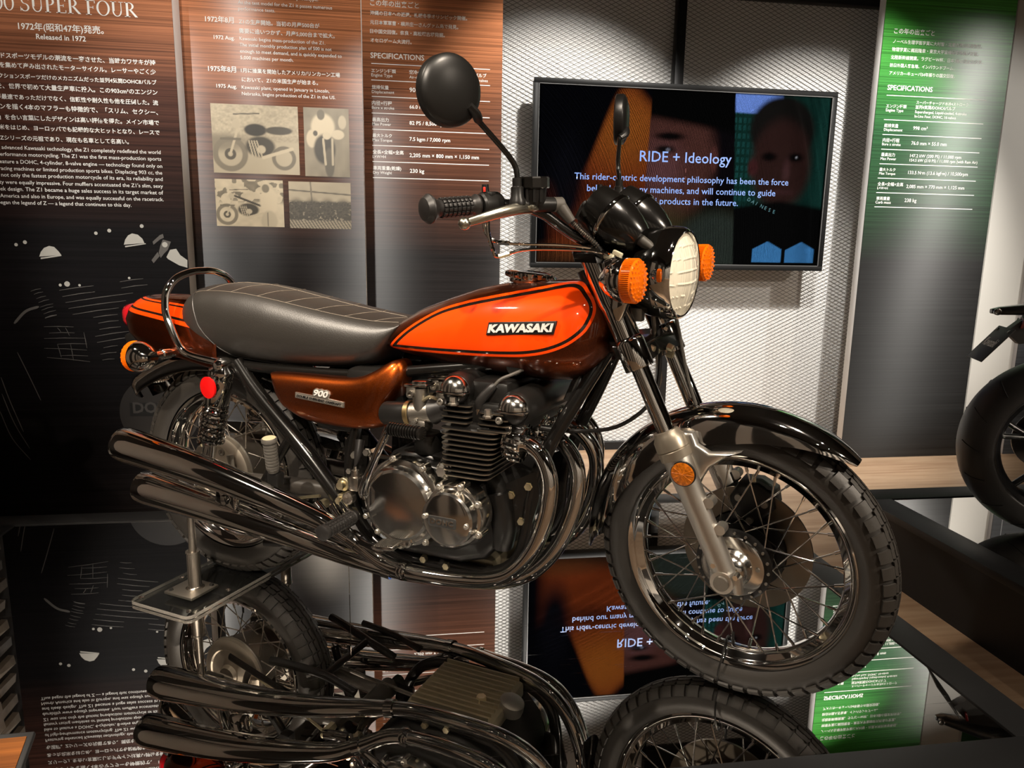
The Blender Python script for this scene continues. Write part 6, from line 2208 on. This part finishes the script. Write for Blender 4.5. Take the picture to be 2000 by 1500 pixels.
# ------------------------------------------------------------------ frame
fr = MB()
fr.tube([(1.115, 0, 0.96), (1.205, 0, 0.765)], 0.033, 20, 1)
fr.tube([(1.12, 0, 0.90), (1.0, 0, 0.80), (0.80, 0, 0.745), (0.62, 0, 0.71)], 0.020, 14, 5)
for sg in (-1, 1):
    fr.tube([(1.185, sg * 0.025, 0.80), (1.160, sg * 0.055, 0.745), (1.115, sg * 0.088, 0.655), (1.062, sg * 0.112, 0.545), (1.03, sg * 0.122, 0.44), (1.02, sg * 0.126, 0.34), (1.00, sg * 0.127, 0.275), (0.955, sg * 0.127, 0.235), (0.90, sg * 0.127, 0.225), (0.70, sg * 0.127, 0.222), (0.62, sg * 0.127, 0.235), (0.565, sg * 0.127, 0.275), (0.53, sg * 0.125, 0.34), (0.52, sg * 0.122, 0.42), (0.545, sg * 0.118, 0.55), (0.575, sg * 0.11, 0.68)], 0.0165, 14, 5)
    fr.tube([(1.150, sg * 0.03, 0.88), (1.05, sg * 0.07, 0.79), (0.95, sg * 0.09, 0.74), (0.70, sg * 0.10, 0.70), (0.575, sg * 0.105, 0.68), (0.40, sg * 0.105, 0.672), (0.16, sg * 0.108, 0.672), (-0.06, sg * 0.10, 0.69)], 0.0145, 12, 5)
    # rear diagonal
    fr.tube([(0.145, sg * 0.118, 0.682), (0.22, sg * 0.122, 0.60), (0.36, sg * 0.125, 0.475), (0.46, sg * 0.126, 0.372), (0.50, sg * 0.126, 0.325)], [0.019, 0.021, 0.0225, 0.021, 0.019], 14, 4)
    # strut for the pillion foot rest
    fr.tube([(0.335, sg * 0.128, 0.500), (0.275, sg * 0.145, 0.40), (0.225, sg * 0.165, 0.300)], [0.0135, 0.014, 0.014], 12, 3)
fr.tube([(1.165, 0.0, 0.80), (1.12, -0.06, 0.72), (1.10, -0.085, 0.66)], 0.012, 8, 3)
frame = fr.build('frame', BLACK, BIKE)
# gusset plates
for sg in (-1, 1):
    MB().prism([(0.495, 0.40), (0.50, 0.50), (0.535, 0.545), (0.575, 0.53), (0.565, 0.43), (0.56, 0.33), (0.50, 0.32)], XZ, sg * 0.108, sg * 0.118).build('frame_gusset', BLACK, frame)
    MB().prism([(0.985, 0.36), (1.035, 0.36), (1.055, 0.44), (1.045, 0.50), (0.97, 0.46)], XZ, sg * 0.128, sg * 0.136).build('engine_mount_plate', BLACK, frame)
    for p in ((0.985, 0.435), (1.028, 0.462), (1.012, 0.375)):
        MB().lathe((p[0], sg * 0.134, p[1]), (0, sg, 0), [(0, 0.010), (0.004, 0.010), (0.004, 0.0085), (0.010, 0.0085), (0.011, 0)], 6).build('mount_bolt', ZINC, frame)
    for p in ((0.75, 0.232), (0.815, 0.226)):
        MB().lathe((p[0], sg * 0.136, p[1]), (0, sg, 0), [(0, 0.011), (0.006, 0.010), (0.012, 0.009), (0.013, 0)], 6).build('mount_bolt', ZINC, frame)
# upper rear engine bolts on the right
for p, r in (((0.541, -0.128, 0.472), 0.009), ((0.595, -0.15, 0.492), 0.009), ((0.525, -0.128, 0.428), 0.008)):
    MB().lathe(p, (0, -1, 0), [(0, r * 1.2), (0.004, r * 1.2), (0.004, r), (0.012, r * 0.95), (0.013, 0)], 6).build('frame_bolt', ALU_SATIN, frame)
MB().lathe((0.840, -0.19, 0.492), (0, -1, 0), [(0, 0.018), (0.010, 0.018), (0.012, 0.013), (0.026, 0.0125), (0.028, 0)], 6).build('crankcase_bolt', ALU_SATIN, crank, ang=20)
MB().lathe((0.840, -0.188, 0.492), (0, -1, 0), [(0, 0.0), (0.0, 0.021), (0.009, 0.021), (0.010, 0.018)], 28).build('bolt_washer', ALU, crank)

# swing arm
sa = MB()
for sg in (-1, 1):
    sa.tube([(0.47, sg * 0.085, 0.345), (0.30, sg * 0.098, 0.345), (0.10, sg * 0.110, 0.338), (-0.03, sg * 0.112, 0.332)], [0.024, 0.024, 0.022, 0.020], 16, 4, flat=(1.0, 1.0))
    sa.box((-0.02, sg * 0.112, 0.330), (0.07, 0.016, 0.045), bev=0.005)
sa.tube([(0.475, -0.11, 0.345), (0.475, 0.11, 0.345)], 0.030, 18, 1)
swing = sa.build('swing_arm', mat('swing_arm_black', (0.03, 0.026, 0.022), 0.35, coat=0.4), BIKE)
for sg in (-1, 1):
    MB().lathe((0.0, sg * 0.120, 0.330), (0, sg, 0), [(0, 0.018), (0.008, 0.018), (0.008, 0.012), (0.022, 0.011), (0.023, 0)], 6).build('axle_nut', ZINC, swing)

# rear hub: drum with backing plate on the right, sprocket on the left
RA = (0.0, 0, 0.330)
MB().lathe(RA, (0, -1, 0), [(-0.055, 0.0), (-0.055, 0.080), (-0.045, 0.09), (0.035, 0.108), (0.046, 0.115), (0.050, 0.113), (0.050, 0.0)], 48).build('rear_hub', ALU_DULL, rw)
bp_ = MB().lathe(RA, (0, -1, 0), [(0.048, 0.113), (0.060, 0.109), (0.066, 0.098), (0.068, 0.082), (0.064, 0.078), (0.066, 0.060), (0.072, 0.034), (0.084, 0.028), (0.084, 0)], 48).build('brake_plate', mat('brake_plate_alloy', (0.52, 0.46, 0.38), 0.4, 1.0), rw)
for a in (20, 75, 130):
    p = Vector((0.066 * math.cos(math.radians(a)), -0.062, 0.330 + 0.066 * math.sin(math.radians(a))))
    MB().lathe(p, (0, -1, 0), [(0, 0.011), (0.008, 0.010), (0.008, 0.006), (0.004, 0.005), (0.004, 0)], 16).build('plate_boss', ALU_DULL, rw)
MB().tube([(0.060, -0.078, 0.395), (0.075, -0.082, 0.33), (0.10, -0.086, 0.275)], [0.010, 0.009, 0.009], 10, 3, flat=(0.6, 1.3)).build('brake_arm', ALU_DULL, BIKE)
MB().tube([(0.10, -0.092, 0.278), (0.28, -0.125, 0.31), (0.44, -0.15, 0.352)], 0.0042, 8, 4).build('brake_rod', ZINC, BIKE)
MB().tube([(0.02, -0.085, 0.255), (0.20, -0.105, 0.285), (0.38, -0.115, 0.318)], 0.011, 10, 3, flat=(0.55, 1.1)).build('torque_arm', BLACK, BIKE)
MB().lathe((0.345, -0.128, 0.318), (0, -1, 0), [(0, 0.011), (0.006, 0.011), (0.010, 0.008), (0.016, 0.007), (0.017, 0)], 6).build('torque_arm_nut', ZINC, BIKE)
sp_ = MB().lathe((0, 0.075, 0.330), (0, 1, 0), [(0, 0.05), (0, 0.098), (0.008, 0.098), (0.008, 0.05)], 60, closed=True)
for k in range(35):
    a = 2 * PI * k / 35
    sp_.box((0.100 * math.cos(a), 0.079, 0.330 + 0.100 * math.sin(a)), (0.010, 0.006, 0.008), Matrix.Rotation(-a, 3, 'Y'))
sp_.build('sprocket', STEEL, rw)
ch = MB()
ch.tube([(0.0, 0.079, 0.432), (0.30, 0.079, 0.41), (0.66, 0.079, 0.402)], 0.007, 8, 3, flat=(0.8, 1))
ch.tube([(0.0, 0.079, 0.228), (0.30, 0.079, 0.30), (0.66, 0.079, 0.335)], 0.007, 8, 3, flat=(0.8, 1))
ch.build('drive_chain', STEEL, BIKE)
MB().prism([(-0.10, 0.45), (0.05, 0.462), (0.30, 0.445), (0.45, 0.425), (0.45, 0.408), (0.10, 0.43), (-0.10, 0.41)], XZ, 0.060, 0.098, ins=0.004).build('chain_guard', CHROME, BIKE)

# shock absorbers
for sg in (-1, 1):
    t0, b0 = Vector((0.128, sg * 0.155, 0.678)), Vector((0.040, sg * 0.152, 0.350))
    d = (b0 - t0).normalized()
    L = (b0 - t0).length
    sh = MB().lathe(t0, d, [(0.0, 0.0), (0.0, 0.016), (0.008, 0.022), (0.016, 0.032), (0.030, 0.034), (0.036, 0.0315), (0.045, 0.034), (0.095, 0.035), (0.112, 0.034), (0.118, 0.026), (0.118, 0.008)], 28).build('shock_absorber', CHROME, BIKE)
    MB().lathe(t0, d, [(0.11, 0.0), (0.11, 0.011), (L - 0.12, 0.011), (L - 0.12, 0.024), (L - 0.11, 0.026), (L - 0.10, 0.019), (L - 0.04, 0.018), (L - 0.01, 0.014), (L, 0.012), (L, 0)], 24).build('damper_body', CHROME, sh)
    MB().cyl(b0 + Vector((0, -0.02, 0)), b0 + Vector((0, 0.02, 0)), 0.015, 0.015, 18).build('damper_eye', CHROME, sh)
    MB().lathe(t0 + Vector((0, sg * 0.0, 0)), (0, sg, 0), [(-0.02, 0.016), (0.014, 0.016), (0.020, 0.012), (0.026, 0.008), (0.027, 0)], 18).build('damper_top_nut', CHROME, sh)
    # coil spring
    dd, u, v = frame_from(d)
    turns, s0, s1 = 9.0, 0.118, L - 0.105
    pts = []
    n = int(turns * 14)
    for i in range(n + 1):
        a = 2 * PI * turns * i / n
        pts.append(t0 + dd * (s0 + (s1 - s0) * i / n) + (u * math.cos(a) + v * math.sin(a)) * (0.0300 + 0.003 * i / n))
    MB().tube(pts, 0.0054, 8, 1).build('coil_spring', CHROME, sh)
    # red side reflector
    c = Vector((0.122, sg * 0.196, 0.622))
    rh = MB().lathe(c + Vector((0, -sg * 0.022, 0)), (-0.1, sg, 0), [(0, 0.016), (0.014, 0.020), (0.020, 0.0310), (0.026, 0.0310), (0.027, 0.029)], 32).build('side_reflector', CHROME, BIKE)
    MB().lathe(c + Vector((0.0, sg * 0.003, 0)), (-0.1, sg, 0), [(0, 0.0295), (0.005, 0.0295), (0.0065, 0.022), (0.007, 0)], 32).build('reflector_lens', RED_REFL, rh)

# foot rests
for sg in (-1, 1):
    fp = MB().lathe((0.608, sg * 0.225, 0.352), (0, sg, 0), [(0, 0.0), (0, 0.012), (0.012, 0.014), (0.016, 0.017), (0.020, 0.0155), (0.118, 0.0150), (0.122, 0.019), (0.130, 0.019), (0.134, 0.012), (0.134, 0)], 24)
    for k in range(12):
        for j in range(9):
            a = 2 * PI * k / 12
            e = Vector((math.cos(a), 0, math.sin(a)))
            s = 0.026 + 0.0105 * j
            Mr = Matrix((Vector((0, 1, 0)), e.cross(Vector((0, 1, 0))), e)).transposed()
            fp.box(Vector((0.608, sg * (0.225 + s), 0.352)) + e * 0.0156, (0.0080, 0.0062, 0.0036), Mr, bev=0.0009)
    fpo = fp.build('foot_rest', RUBBER2, BIKE, ang=30)
    MB().tube([(0.608, sg * 0.228, 0.352), (0.575, sg * 0.205, 0.345), (0.53, sg * 0.17, 0.350), (0.50, sg * 0.14, 0.352)], [0.0125, 0.0125, 0.013, 0.014], 12, 4).build('foot_rest_bracket', CHROME, fpo)
    # folded pillion rest
    c0, c1 = Vector((0.318, sg * 0.185, 0.410)), Vector((0.322, sg * 0.200, 0.505))
    d, u, v = frame_from(c1 - c0)
    L = (c1 - c0).length
    pr = [(0, 0.0), (0, 0.013), (0.010, 0.0165)]
    for k in range(8):
        s = 0.012 + (L - 0.026) * k / 8
        pr += [(s, 0.0150), (s + 0.0015, 0.0175), (s + 0.0070, 0.0175), (s + 0.0085, 0.0150)]
    pr += [(L - 0.010, 0.016), (L - 0.008, 0.0205), (L, 0.0205), (L + 0.003, 0.018)]
    ppo = MB().lathe(c0, d, pr, 24).build('pillion_foot_rest', RUBBER_GREY, BIKE, ang=40)
    MB().lathe(c1, d, [(0.002, 0.0175), (0.0035, 0.0)], 20).build('foot_rest_end', mat('pale_rubber_end', (0.40, 0.32, 0.20), 0.6), ppo)
    MB().box(c0 + Vector((-0.004, -sg * 0.012, -0.022)), (0.036, 0.030, 0.040), bev=0.006).build('foot_rest_hinge', BLACK_SATIN, ppo)
    MB().tube([c0 + Vector((0, -sg * 0.012, -0.03)), (0.29, sg * 0.14, 0.40)], 0.010, 8, 1).build('hinge_arm', BLACK_SATIN, ppo)

# brake pedal
bpd = MB()
bpd.tube([(0.515, -0.20, 0.352), (0.56, -0.215, 0.318), (0.62, -0.235, 0.292), (0.68, -0.255, 0.292), (0.715, -0.262, 0.300)], [0.010, 0.010, 0.010, 0.010, 0.010], 12, 4, flat=(0.7, 1.2))
bpo = bpd.build('brake_pedal', CHROME, BIKE)
pp = MB()
Mr = Matrix.Rotation(-0.12, 3, 'Y')
pp.box((0.728, -0.268, 0.312), (0.058, 0.048, 0.010), Mr, bev=0.003)
for i in range(9):
    for j in range(8):
        pp.box(Vector((0.728, -0.268, 0.312)) + Mr @ Vector((-0.024 + 0.006 * i, -0.020 + 0.0058 * j, 0.0060)), (0.0036, 0.0036, 0.003), Mr)
pp.build('pedal_pad', ALU, bpo)

# bolts, stop-lamp switch and pivots behind the clutch cover
for p, r, m_ in (((0.511, -0.150, 0.392), 0.018, ZINC), ((0.516, -0.165, 0.357), 0.016, ZINC), ((0.448, -0.175, 0.330), 0.013, ZINC), ((0.545, -0.185, 0.324), 0.014, ZINC)):
    MB().lathe((p[0], p[1] + 0.04, p[2]), (0, -1, 0), [(0, r), (0.034, r), (0.036, r * 0.92), (0.037, r * 0.62), (0.050, r * 0.58), (0.052, 0)], 20 if r > 0.017 else 6).build('pivot_bolt', m_, BIKE, ang=25)
MB().tube([(0.445, -0.17, 0.335), (0.50, -0.19, 0.308), (0.56, -0.21, 0.285)], [0.014, 0.012, 0.012], 14, 3).build('foot_rest_bar', CHROME, BIKE)
sw2 = MB()
sw2.box((0.575, -0.175, 0.415), (0.030, 0.030, 0.036), bev=0.004)
sw2.cyl((0.573, -0.175, 0.430), (0.573, -0.175, 0.448), 0.011, 0.010, 16)
sw2.cyl((0.573, -0.175, 0.446), (0.573, -0.175, 0.458), 0.005, 0.004, 10)
sw2.build('stop_lamp_switch', STEEL, BIKE)
MB().tube([(0.573, -0.175, 0.458), (0.575, -0.165, 0.485), (0.572, -0.15, 0.52)], [0.003, 0.010, 0.012], 12, 3).build('switch_boot', RUBBER2, BIKE)
MB().lathe((0.562, -0.18, 0.378), (0, -1, 0), [(0, 0.016), (0.016, 0.016), (0.018, 0.012), (0.016, 0.005), (0.012, 0)], 20).build('switch_clamp', STEEL, BIKE)

# kick starter
ks = MB()
ks.tube([(0.628, -0.215, 0.405), (0.640, -0.235, 0.430), (0.675, -0.243, 0.500), (0.712, -0.246, 0.572), (0.724, -0.248, 0.592)], [0.014, 0.0115, 0.0095, 0.0095, 0.011], 14, 4)
kso = ks.build('kick_starter', CHROME, BIKE)
kp0, kp1 = Vector((0.722, -0.250, 0.590)), Vector((0.822, -0.262, 0.592))
d, u, v = frame_from(kp1 - kp0)
L = (kp1 - kp0).length
pr = [(0, 0), (0, 0.010)]
for k in range(11):
    s = 0.006 + (L - 0.016) * k / 11
    pr += [(s, 0.0110), (s + 0.001, 0.0160), (s + 0.0050, 0.0160), (s + 0.006, 0.0110)]
pr += [(L - 0.008, 0.0155), (L - 0.002, 0.0160), (L, 0.010), (L, 0)]
MB().lathe(kp0, d, pr, 20).build('kick_pedal', BLACK, kso, ang=40)

# centre stand folded up
cs = MB()
for sg in (-1, 1):
    cs.tube([(0.50, sg * 0.10, 0.235), (0.40, sg * 0.105, 0.205), (0.28, sg * 0.13, 0.185), (0.235, sg * 0.14, 0.182)], 0.0125, 10, 4)
cs.tube([(0.40, -0.105, 0.205), (0.40, 0.105, 0.205)], 0.011, 10, 1)
cs.build('centre_stand', BLACK, BIKE)
ss = MB()
ss.tube([(0.56, 0.15, 0.22), (0.45, 0.17, 0.205), (0.33, 0.18, 0.20)], 0.010, 10, 3)
ss.build('side_stand', BLACK, BIKE)
# tyre tie wire down to the mirror
MB().tube([(0.414, 0.0, 0.196), (0.414, 0.0, 0.002)], 0.0012, 6, 1).build('support_wire', STEEL, BIKE)

# ------------------------------------------------------------------ display stand: clear base with two steel posts under the swing arm
ACR, nt, b = node_mat('clear_acrylic')
out = nt.nodes['Material Output']
tr_ = add(nt, 'ShaderNodeBsdfTransparent')
tr_.inputs[0].default_value = (0.86, 0.87, 0.86, 1)
b.inputs['Base Color'].default_value = (0.02, 0.02, 0.02, 1)
b.inputs['Specular IOR Level'].default_value = 1.0
b.inputs['Roughness'].default_value = 0.03
lw0 = add(nt, 'ShaderNodeLayerWeight')
lw0.inputs['Blend'].default_value = 0.5
lw = add(nt, 'ShaderNodeMath', operation='POWER')
lw.inputs[1].default_value = 4.0
nt.links.new(lw0.outputs['Facing'], lw.inputs[0])
ad_ = add(nt, 'ShaderNodeMath', operation='ADD')
ad_.inputs[1].default_value = 0.05
mxs = add(nt, 'ShaderNodeMixShader')
nt.links.new(lw.outputs[0], ad_.inputs[0])
nt.links.new(ad_.outputs[0], mxs.inputs[0])
nt.links.new(tr_.outputs[0], mxs.inputs[1])
nt.links.new(b.outputs[0], mxs.inputs[2])
nt.links.new(mxs.outputs[0], out.inputs['Surface'])
stand = empty('support_stand', BIKE.location, BIKE.rotation_euler.z, 'clear acrylic base with steel posts propping up the rear of the classic motorcycle', 'display stand')
ab = MB()
pts = []
for (cx_, cy_, a0) in ((0.122 - 0.02, 0.317 - 0.02, 0), (-0.107 + 0.02, 0.317 - 0.02, 90), (-0.107 + 0.02, -0.317 + 0.02, 180), (0.122 - 0.02, -0.317 + 0.02, 270)):
    for k in range(5):
        a = math.radians(a0 + 22.5 * k)
        pts.append((cx_ + 0.02 * math.cos(a), cy_ + 0.02 * math.sin(a)))
ab.prism(pts, lambda a, b_, d: Vector((a, b_, d)), 0.0015, 0.0115, ins=0.0012)
ab_o = ab.build('acrylic_base', [ACR, mat('acrylic_edge', (0.30, 0.28, 0.25), 0.12, 0.0, coat=1.0, trans=0.6)], stand)
for p_ in ab_o.data.polygons:
    if abs(p_.normal.z) < 0.9:
        p_.material_index = 1
for sg in (-1, 1):
    MB().box((0.006, sg * 0.198, 0.0165), (0.108, 0.100, 0.009), bev=0.003).build('post_plate', ALU_DULL, stand)
    po = MB().lathe((0.012, sg * 0.190, 0.021), (0, 0, 1), [(0, 0.026), (0.003, 0.020), (0.006, 0.0185), (0.105, 0.0180), (0.107, 0.020), (0.112, 0.020), (0.113, 0.011), (0.190, 0.0105), (0.240, 0.0105), (0.240, 0)], 28).build('steel_post', STEEL, stand)
    for (dx, dy) in ((-0.04, -0.036), (0.04, 0.036)):
        MB().cyl((0.006 + dx, sg * 0.198 + dy, 0.021), (0.006 + dx, sg * 0.198 + dy, 0.026), 0.007, 0.006, 6).build('plate_bolt', BLACK_SATIN, stand)
    for (x, y) in ((-0.085, sg * 0.292), (0.098, sg * 0.292), (-0.085, sg * 0.15), (0.098, sg * 0.15)):
        MB().lathe((x, y, 0.0115), (0, 0, 1), [(0, 0.008), (0.003, 0.0075), (0.005, 0.004), (0.005, 0)], 14).build('base_screw', CHROME, stand)

# ================================================================== black sport motorcycle on the second platform (only its tail and rear wheel stand in view)
B2 = empty('motorcycle', (2.33, 2.235, 0.004), math.radians(-24), 'black modern sport motorcycle seen tail first at the right edge', 'motorcycle')
SB_BLACK = mat('sport_black', (0.010, 0.010, 0.011), 0.28, coat=0.5)
SB_MATT = mat('sport_matt_black', (0.016, 0.016, 0.016), 0.5)
SB_TYRE = mat('sport_tyre', (0.016, 0.015, 0.015), 0.42, bump=(200, 0.1, 2))
SB_GREY = mat('sport_dark_metal', (0.10, 0.095, 0.09), 0.3, 1.0)


def slick(cx, R_, hw, rr, name):
    C0 = (cx, 0, R_)
    pr = []
    for i in range(25):
        a = PI * 1.16 - (PI * 1.32) * i / 24
        y = hw * math.cos(a)
        r = rr + 0.018 + (R_ - rr - 0.018) * max(math.sin(a), -0.3) ** 1.0 if math.sin(a) > 0 else rr + 0.018 + 0.02 * math.sin(a)
        pr.append((y, r))
    rim = MB().lathe(C0, (0, 1, 0), [(-hw * 0.86, rr + 0.016), (-hw * 0.88, rr + 0.006), (-hw * 0.78, rr - 0.006), (-hw * 0.5, rr - 0.022), (hw * 0.5, rr - 0.022), (hw * 0.78, rr - 0.006), (hw * 0.88, rr + 0.006), (hw * 0.86, rr + 0.016)], 72)
    for k in range(5):
        a = 2 * PI * k / 5 + 0.35
        for da in (-0.14, 0.14):
            rim.tube([(cx + 0.05 * math.cos(a), 0.0, R_ + 0.05 * math.sin(a)), (cx + 0.12 * math.cos(a + da * 0.4), -0.012, R_ + 0.12 * math.sin(a + da * 0.4)), (cx + (rr - 0.015) * math.cos(a + da), -0.02, R_ + (rr - 0.015) * math.sin(a + da))], [0.020, 0.014, 0.013], 10, 3, flat=(1.0, 0.75))
    rim.lathe((cx, 0.05, R_), (0, -1, 0), [(0, 0), (0, 0.055), (0.03, 0.06), (0.07, 0.06), (0.10, 0.05), (0.10, 0)], 36)
    ro = rim.build(name, SB_BLACK, B2)
    MB().lathe(C0, (0, 1, 0), pr, 96).build('tyre', SB_TYRE, ro, ang=60)
    gv = MB()
    for k in range(16):
        t = 2 * PI * k / 16
        for sg in (-1, 1):
            p = []
            for q in range(6):
                s = 0.35 + 0.75 * q / 5
                th = t + sg * 0.02 + 0.10 * q / 5
                y = sg * (hw + 0.0008) * math.sin(s)
                r = rr + 0.018 + (R_ - rr - 0.018 + 0.0006) * math.cos(s)
                p.append((cx + r * math.cos(th), y, R_ + r * math.sin(th)))
            gv.tube(p, 0.0016, 5, 1)
    gv.build('tread_groove', mat('groove_black', (0.003, 0.003, 0.003), 0.8), ro)
    return ro


rwh = slick(0.0, 0.327, 0.098, 0.222, 'rear_wheel')
slick(1.46, 0.300, 0.062, 0.222, 'front_wheel')
MB().lathe((0, -0.04, 0.327), (0, -1, 0), [(0, 0.06), (0, 0.105), (0.005, 0.105), (0.005, 0.06)], 40, closed=True).build('brake_disc', SB_GREY, rwh)
# single sided swing arm on the far side, chain sprocket and hugger
MB().tube([(0.0, 0.13, 0.327), (0.20, 0.15, 0.36), (0.45, 0.10, 0.40), (0.60, 0.06, 0.42)], [0.055, 0.045, 0.05, 0.06], 14, 4, flat=(0.6, 1.0)).build('swing_arm', SB_BLACK, B2)
MB().lathe((0, 0.11, 0.327), (0, 1, 0), [(0, 0.05), (0, 0.115), (0.006, 0.115), (0.006, 0.05)], 44, closed=True).build('sprocket', SB_GREY, B2)
# tail cowl
secs = []
for (x, w, zt, zb) in ((-0.275, 0.012, 0.812, 0.796), (-0.25, 0.030, 0.820, 0.792), (-0.15, 0.055, 0.836, 0.795), (0.0, 0.085, 0.865, 0.79), (0.18, 0.11, 0.885, 0.77), (0.36, 0.12, 0.84, 0.70), (0.5, 0.13, 0.83, 0.66)):
    zc = (zt + zb) / 2
    secs.append([(x, w * sgn_pow(math.cos(a), 0.6), zc + (zt - zb) / 2 * sgn_pow(math.sin(a), 0.8)) for a in np.linspace(0, 2 * PI, 25)[:-1]])
tc2 = MB().loft(secs).build('tail_cowl', SB_BLACK, B2)
MB().lathe((-0.262, -0.02, 0.804), (0, -1, 0), [(0, 0.0), (0, 0.012), (0.012, 0.012), (0.014, 0.009), (0.012, 0.005), (0.012, 0)], 18).build('tail_lug', SB_GREY, tc2)
# plate hanger, lamp, plate
MB().prism([(-0.205, 0.715), (-0.225, 0.735), (-0.165, 0.792), (0.05, 0.80), (0.10, 0.79), (-0.05, 0.735), (-0.14, 0.70), (-0.18, 0.692)], XZ, -0.022, 0.022, ins=0.004).build('plate_hanger', SB_MATT, B2)
MB().box((-0.178, 0, 0.765), (0.010, 0.062, 0.036), Matrix.Rotation(0.25, 3, 'Y'), bev=0.003).build('rear_lamp', mat('dark_red_lamp', (0.12, 0.01, 0.012), 0.15, coat=1.0), B2)
Mp = Matrix.Rotation(math.radians(38), 3, 'Y')
plc = Vector((-0.262, 0, 0.688))
plate = MB().box(plc, (0.005, 0.155, 0.150), Mp, bev=0.002).build('number_plate', SB_MATT, B2)
me = text_mesh('Kawasaki', 0.02)
a_ = np.empty(len(me.vertices) * 3)
me.vertices.foreach_get('co', a_)
a_ = a_.reshape(-1, 3)
wx = a_[:, 0].max() - a_[:, 0].min()
k_ = 0.110 / wx
ry = Vector((0, 1, 0))
up = Mp @ Vector((0, 0, 1))
nn = Mp @ Vector((-1, 0, 0))
me.transform(Matrix(((-0.0, 0, 0), (0, 0, 0), (0, 0, 0))).to_4x4() if False else Matrix.Identity(4))
vv = [tuple(plc + nn * 0.0032 + ry * -((p[0] - a_[:, 0].min()) * k_ - 0.055) + up * ((p[1]) * k_ * 1.6 - 0.012)) for p in a_]
me.vertices.foreach_set('co', np.array(vv).ravel())
me.materials.clear()
me.materials.append(WHITE_PAINT)
me.update()
link('plate_lettering', me, plate)
for yy in (-0.055, 0.055):
    p = plc + ry * yy + up * 0.06 + nn * 0.003
    MB().lathe(p, nn, [(0, 0.007), (0.003, 0.006), (0.003, 0)], 12).build('plate_screw', SB_GREY, plate)
# body further forward, outside the frame
secs = []
for (x, w, zt, zb) in ((0.30, 0.10, 0.80, 0.62), (0.45, 0.14, 0.86, 0.55), (0.62, 0.16, 0.93, 0.40), (0.80, 0.18, 0.96, 0.32), (1.0, 0.20, 0.95, 0.30), (1.2, 0.21, 1.02, 0.35), (1.4, 0.19, 1.06, 0.55), (1.55, 0.14, 1.0, 0.68), (1.66, 0.06, 0.90, 0.74)):
    zc = (zt + zb) / 2
    secs.append([(x, w * sgn_pow(math.cos(a), 0.7), zc + (zt - zb) / 2 * sgn_pow(math.sin(a), 0.7)) for a in np.linspace(0, 2 * PI, 37)[:-1]])
MB().loft(secs).build('fairing', SB_BLACK, B2)
for sg in (-1, 1):
    MB().tube([(1.30, sg * 0.10, 0.80), (1.46, sg * 0.10, 0.30)], 0.026, 16, 1).build('fork_leg', SB_GREY, B2)
MB().tube([(0.55, -0.17, 0.30), (0.25, -0.19, 0.36), (0.05, -0.20, 0.42)], [0.03, 0.05, 0.055], 18, 3).build('silencer', SB_GREY, B2)

# ------------------------------------------------------------------ sloping caption sign at the near left corner of the platform
sg_root = empty('caption_sign', (-0.80, 1.29, 0.004), math.radians(2), 'small sloping caption sign with orange brown face at the lower left corner', 'sign')
Ms = Matrix.Rotation(math.radians(-35), 3, 'X')
MB().box((0, 0.0, 0.040), (0.20, 0.16, 0.012), Matrix.Rotation(math.radians(28), 3, 'X'), bev=0.002).build('sign_frame', FRAME_BLACK, sg_root)
CAP = panel_mat('caption_print', 0.11, 0.0, (0.22, 0.075, 0.012), (0.18, 0.055, 0.010), (0.10, 0.03, 0.006), aniso=0.0, rough=0.6, spec=0.1)
MB().box((0, -0.0032, 0.0460), (0.18, 0.14, 0.002), Matrix.Rotation(math.radians(28), 3, 'X')).build('sign_face', CAP, sg_root, flat=True)
MB().box((0, 0.055, 0.034), (0.16, 0.02, 0.066), bev=0.002).build('sign_foot', FRAME_BLACK, sg_root)
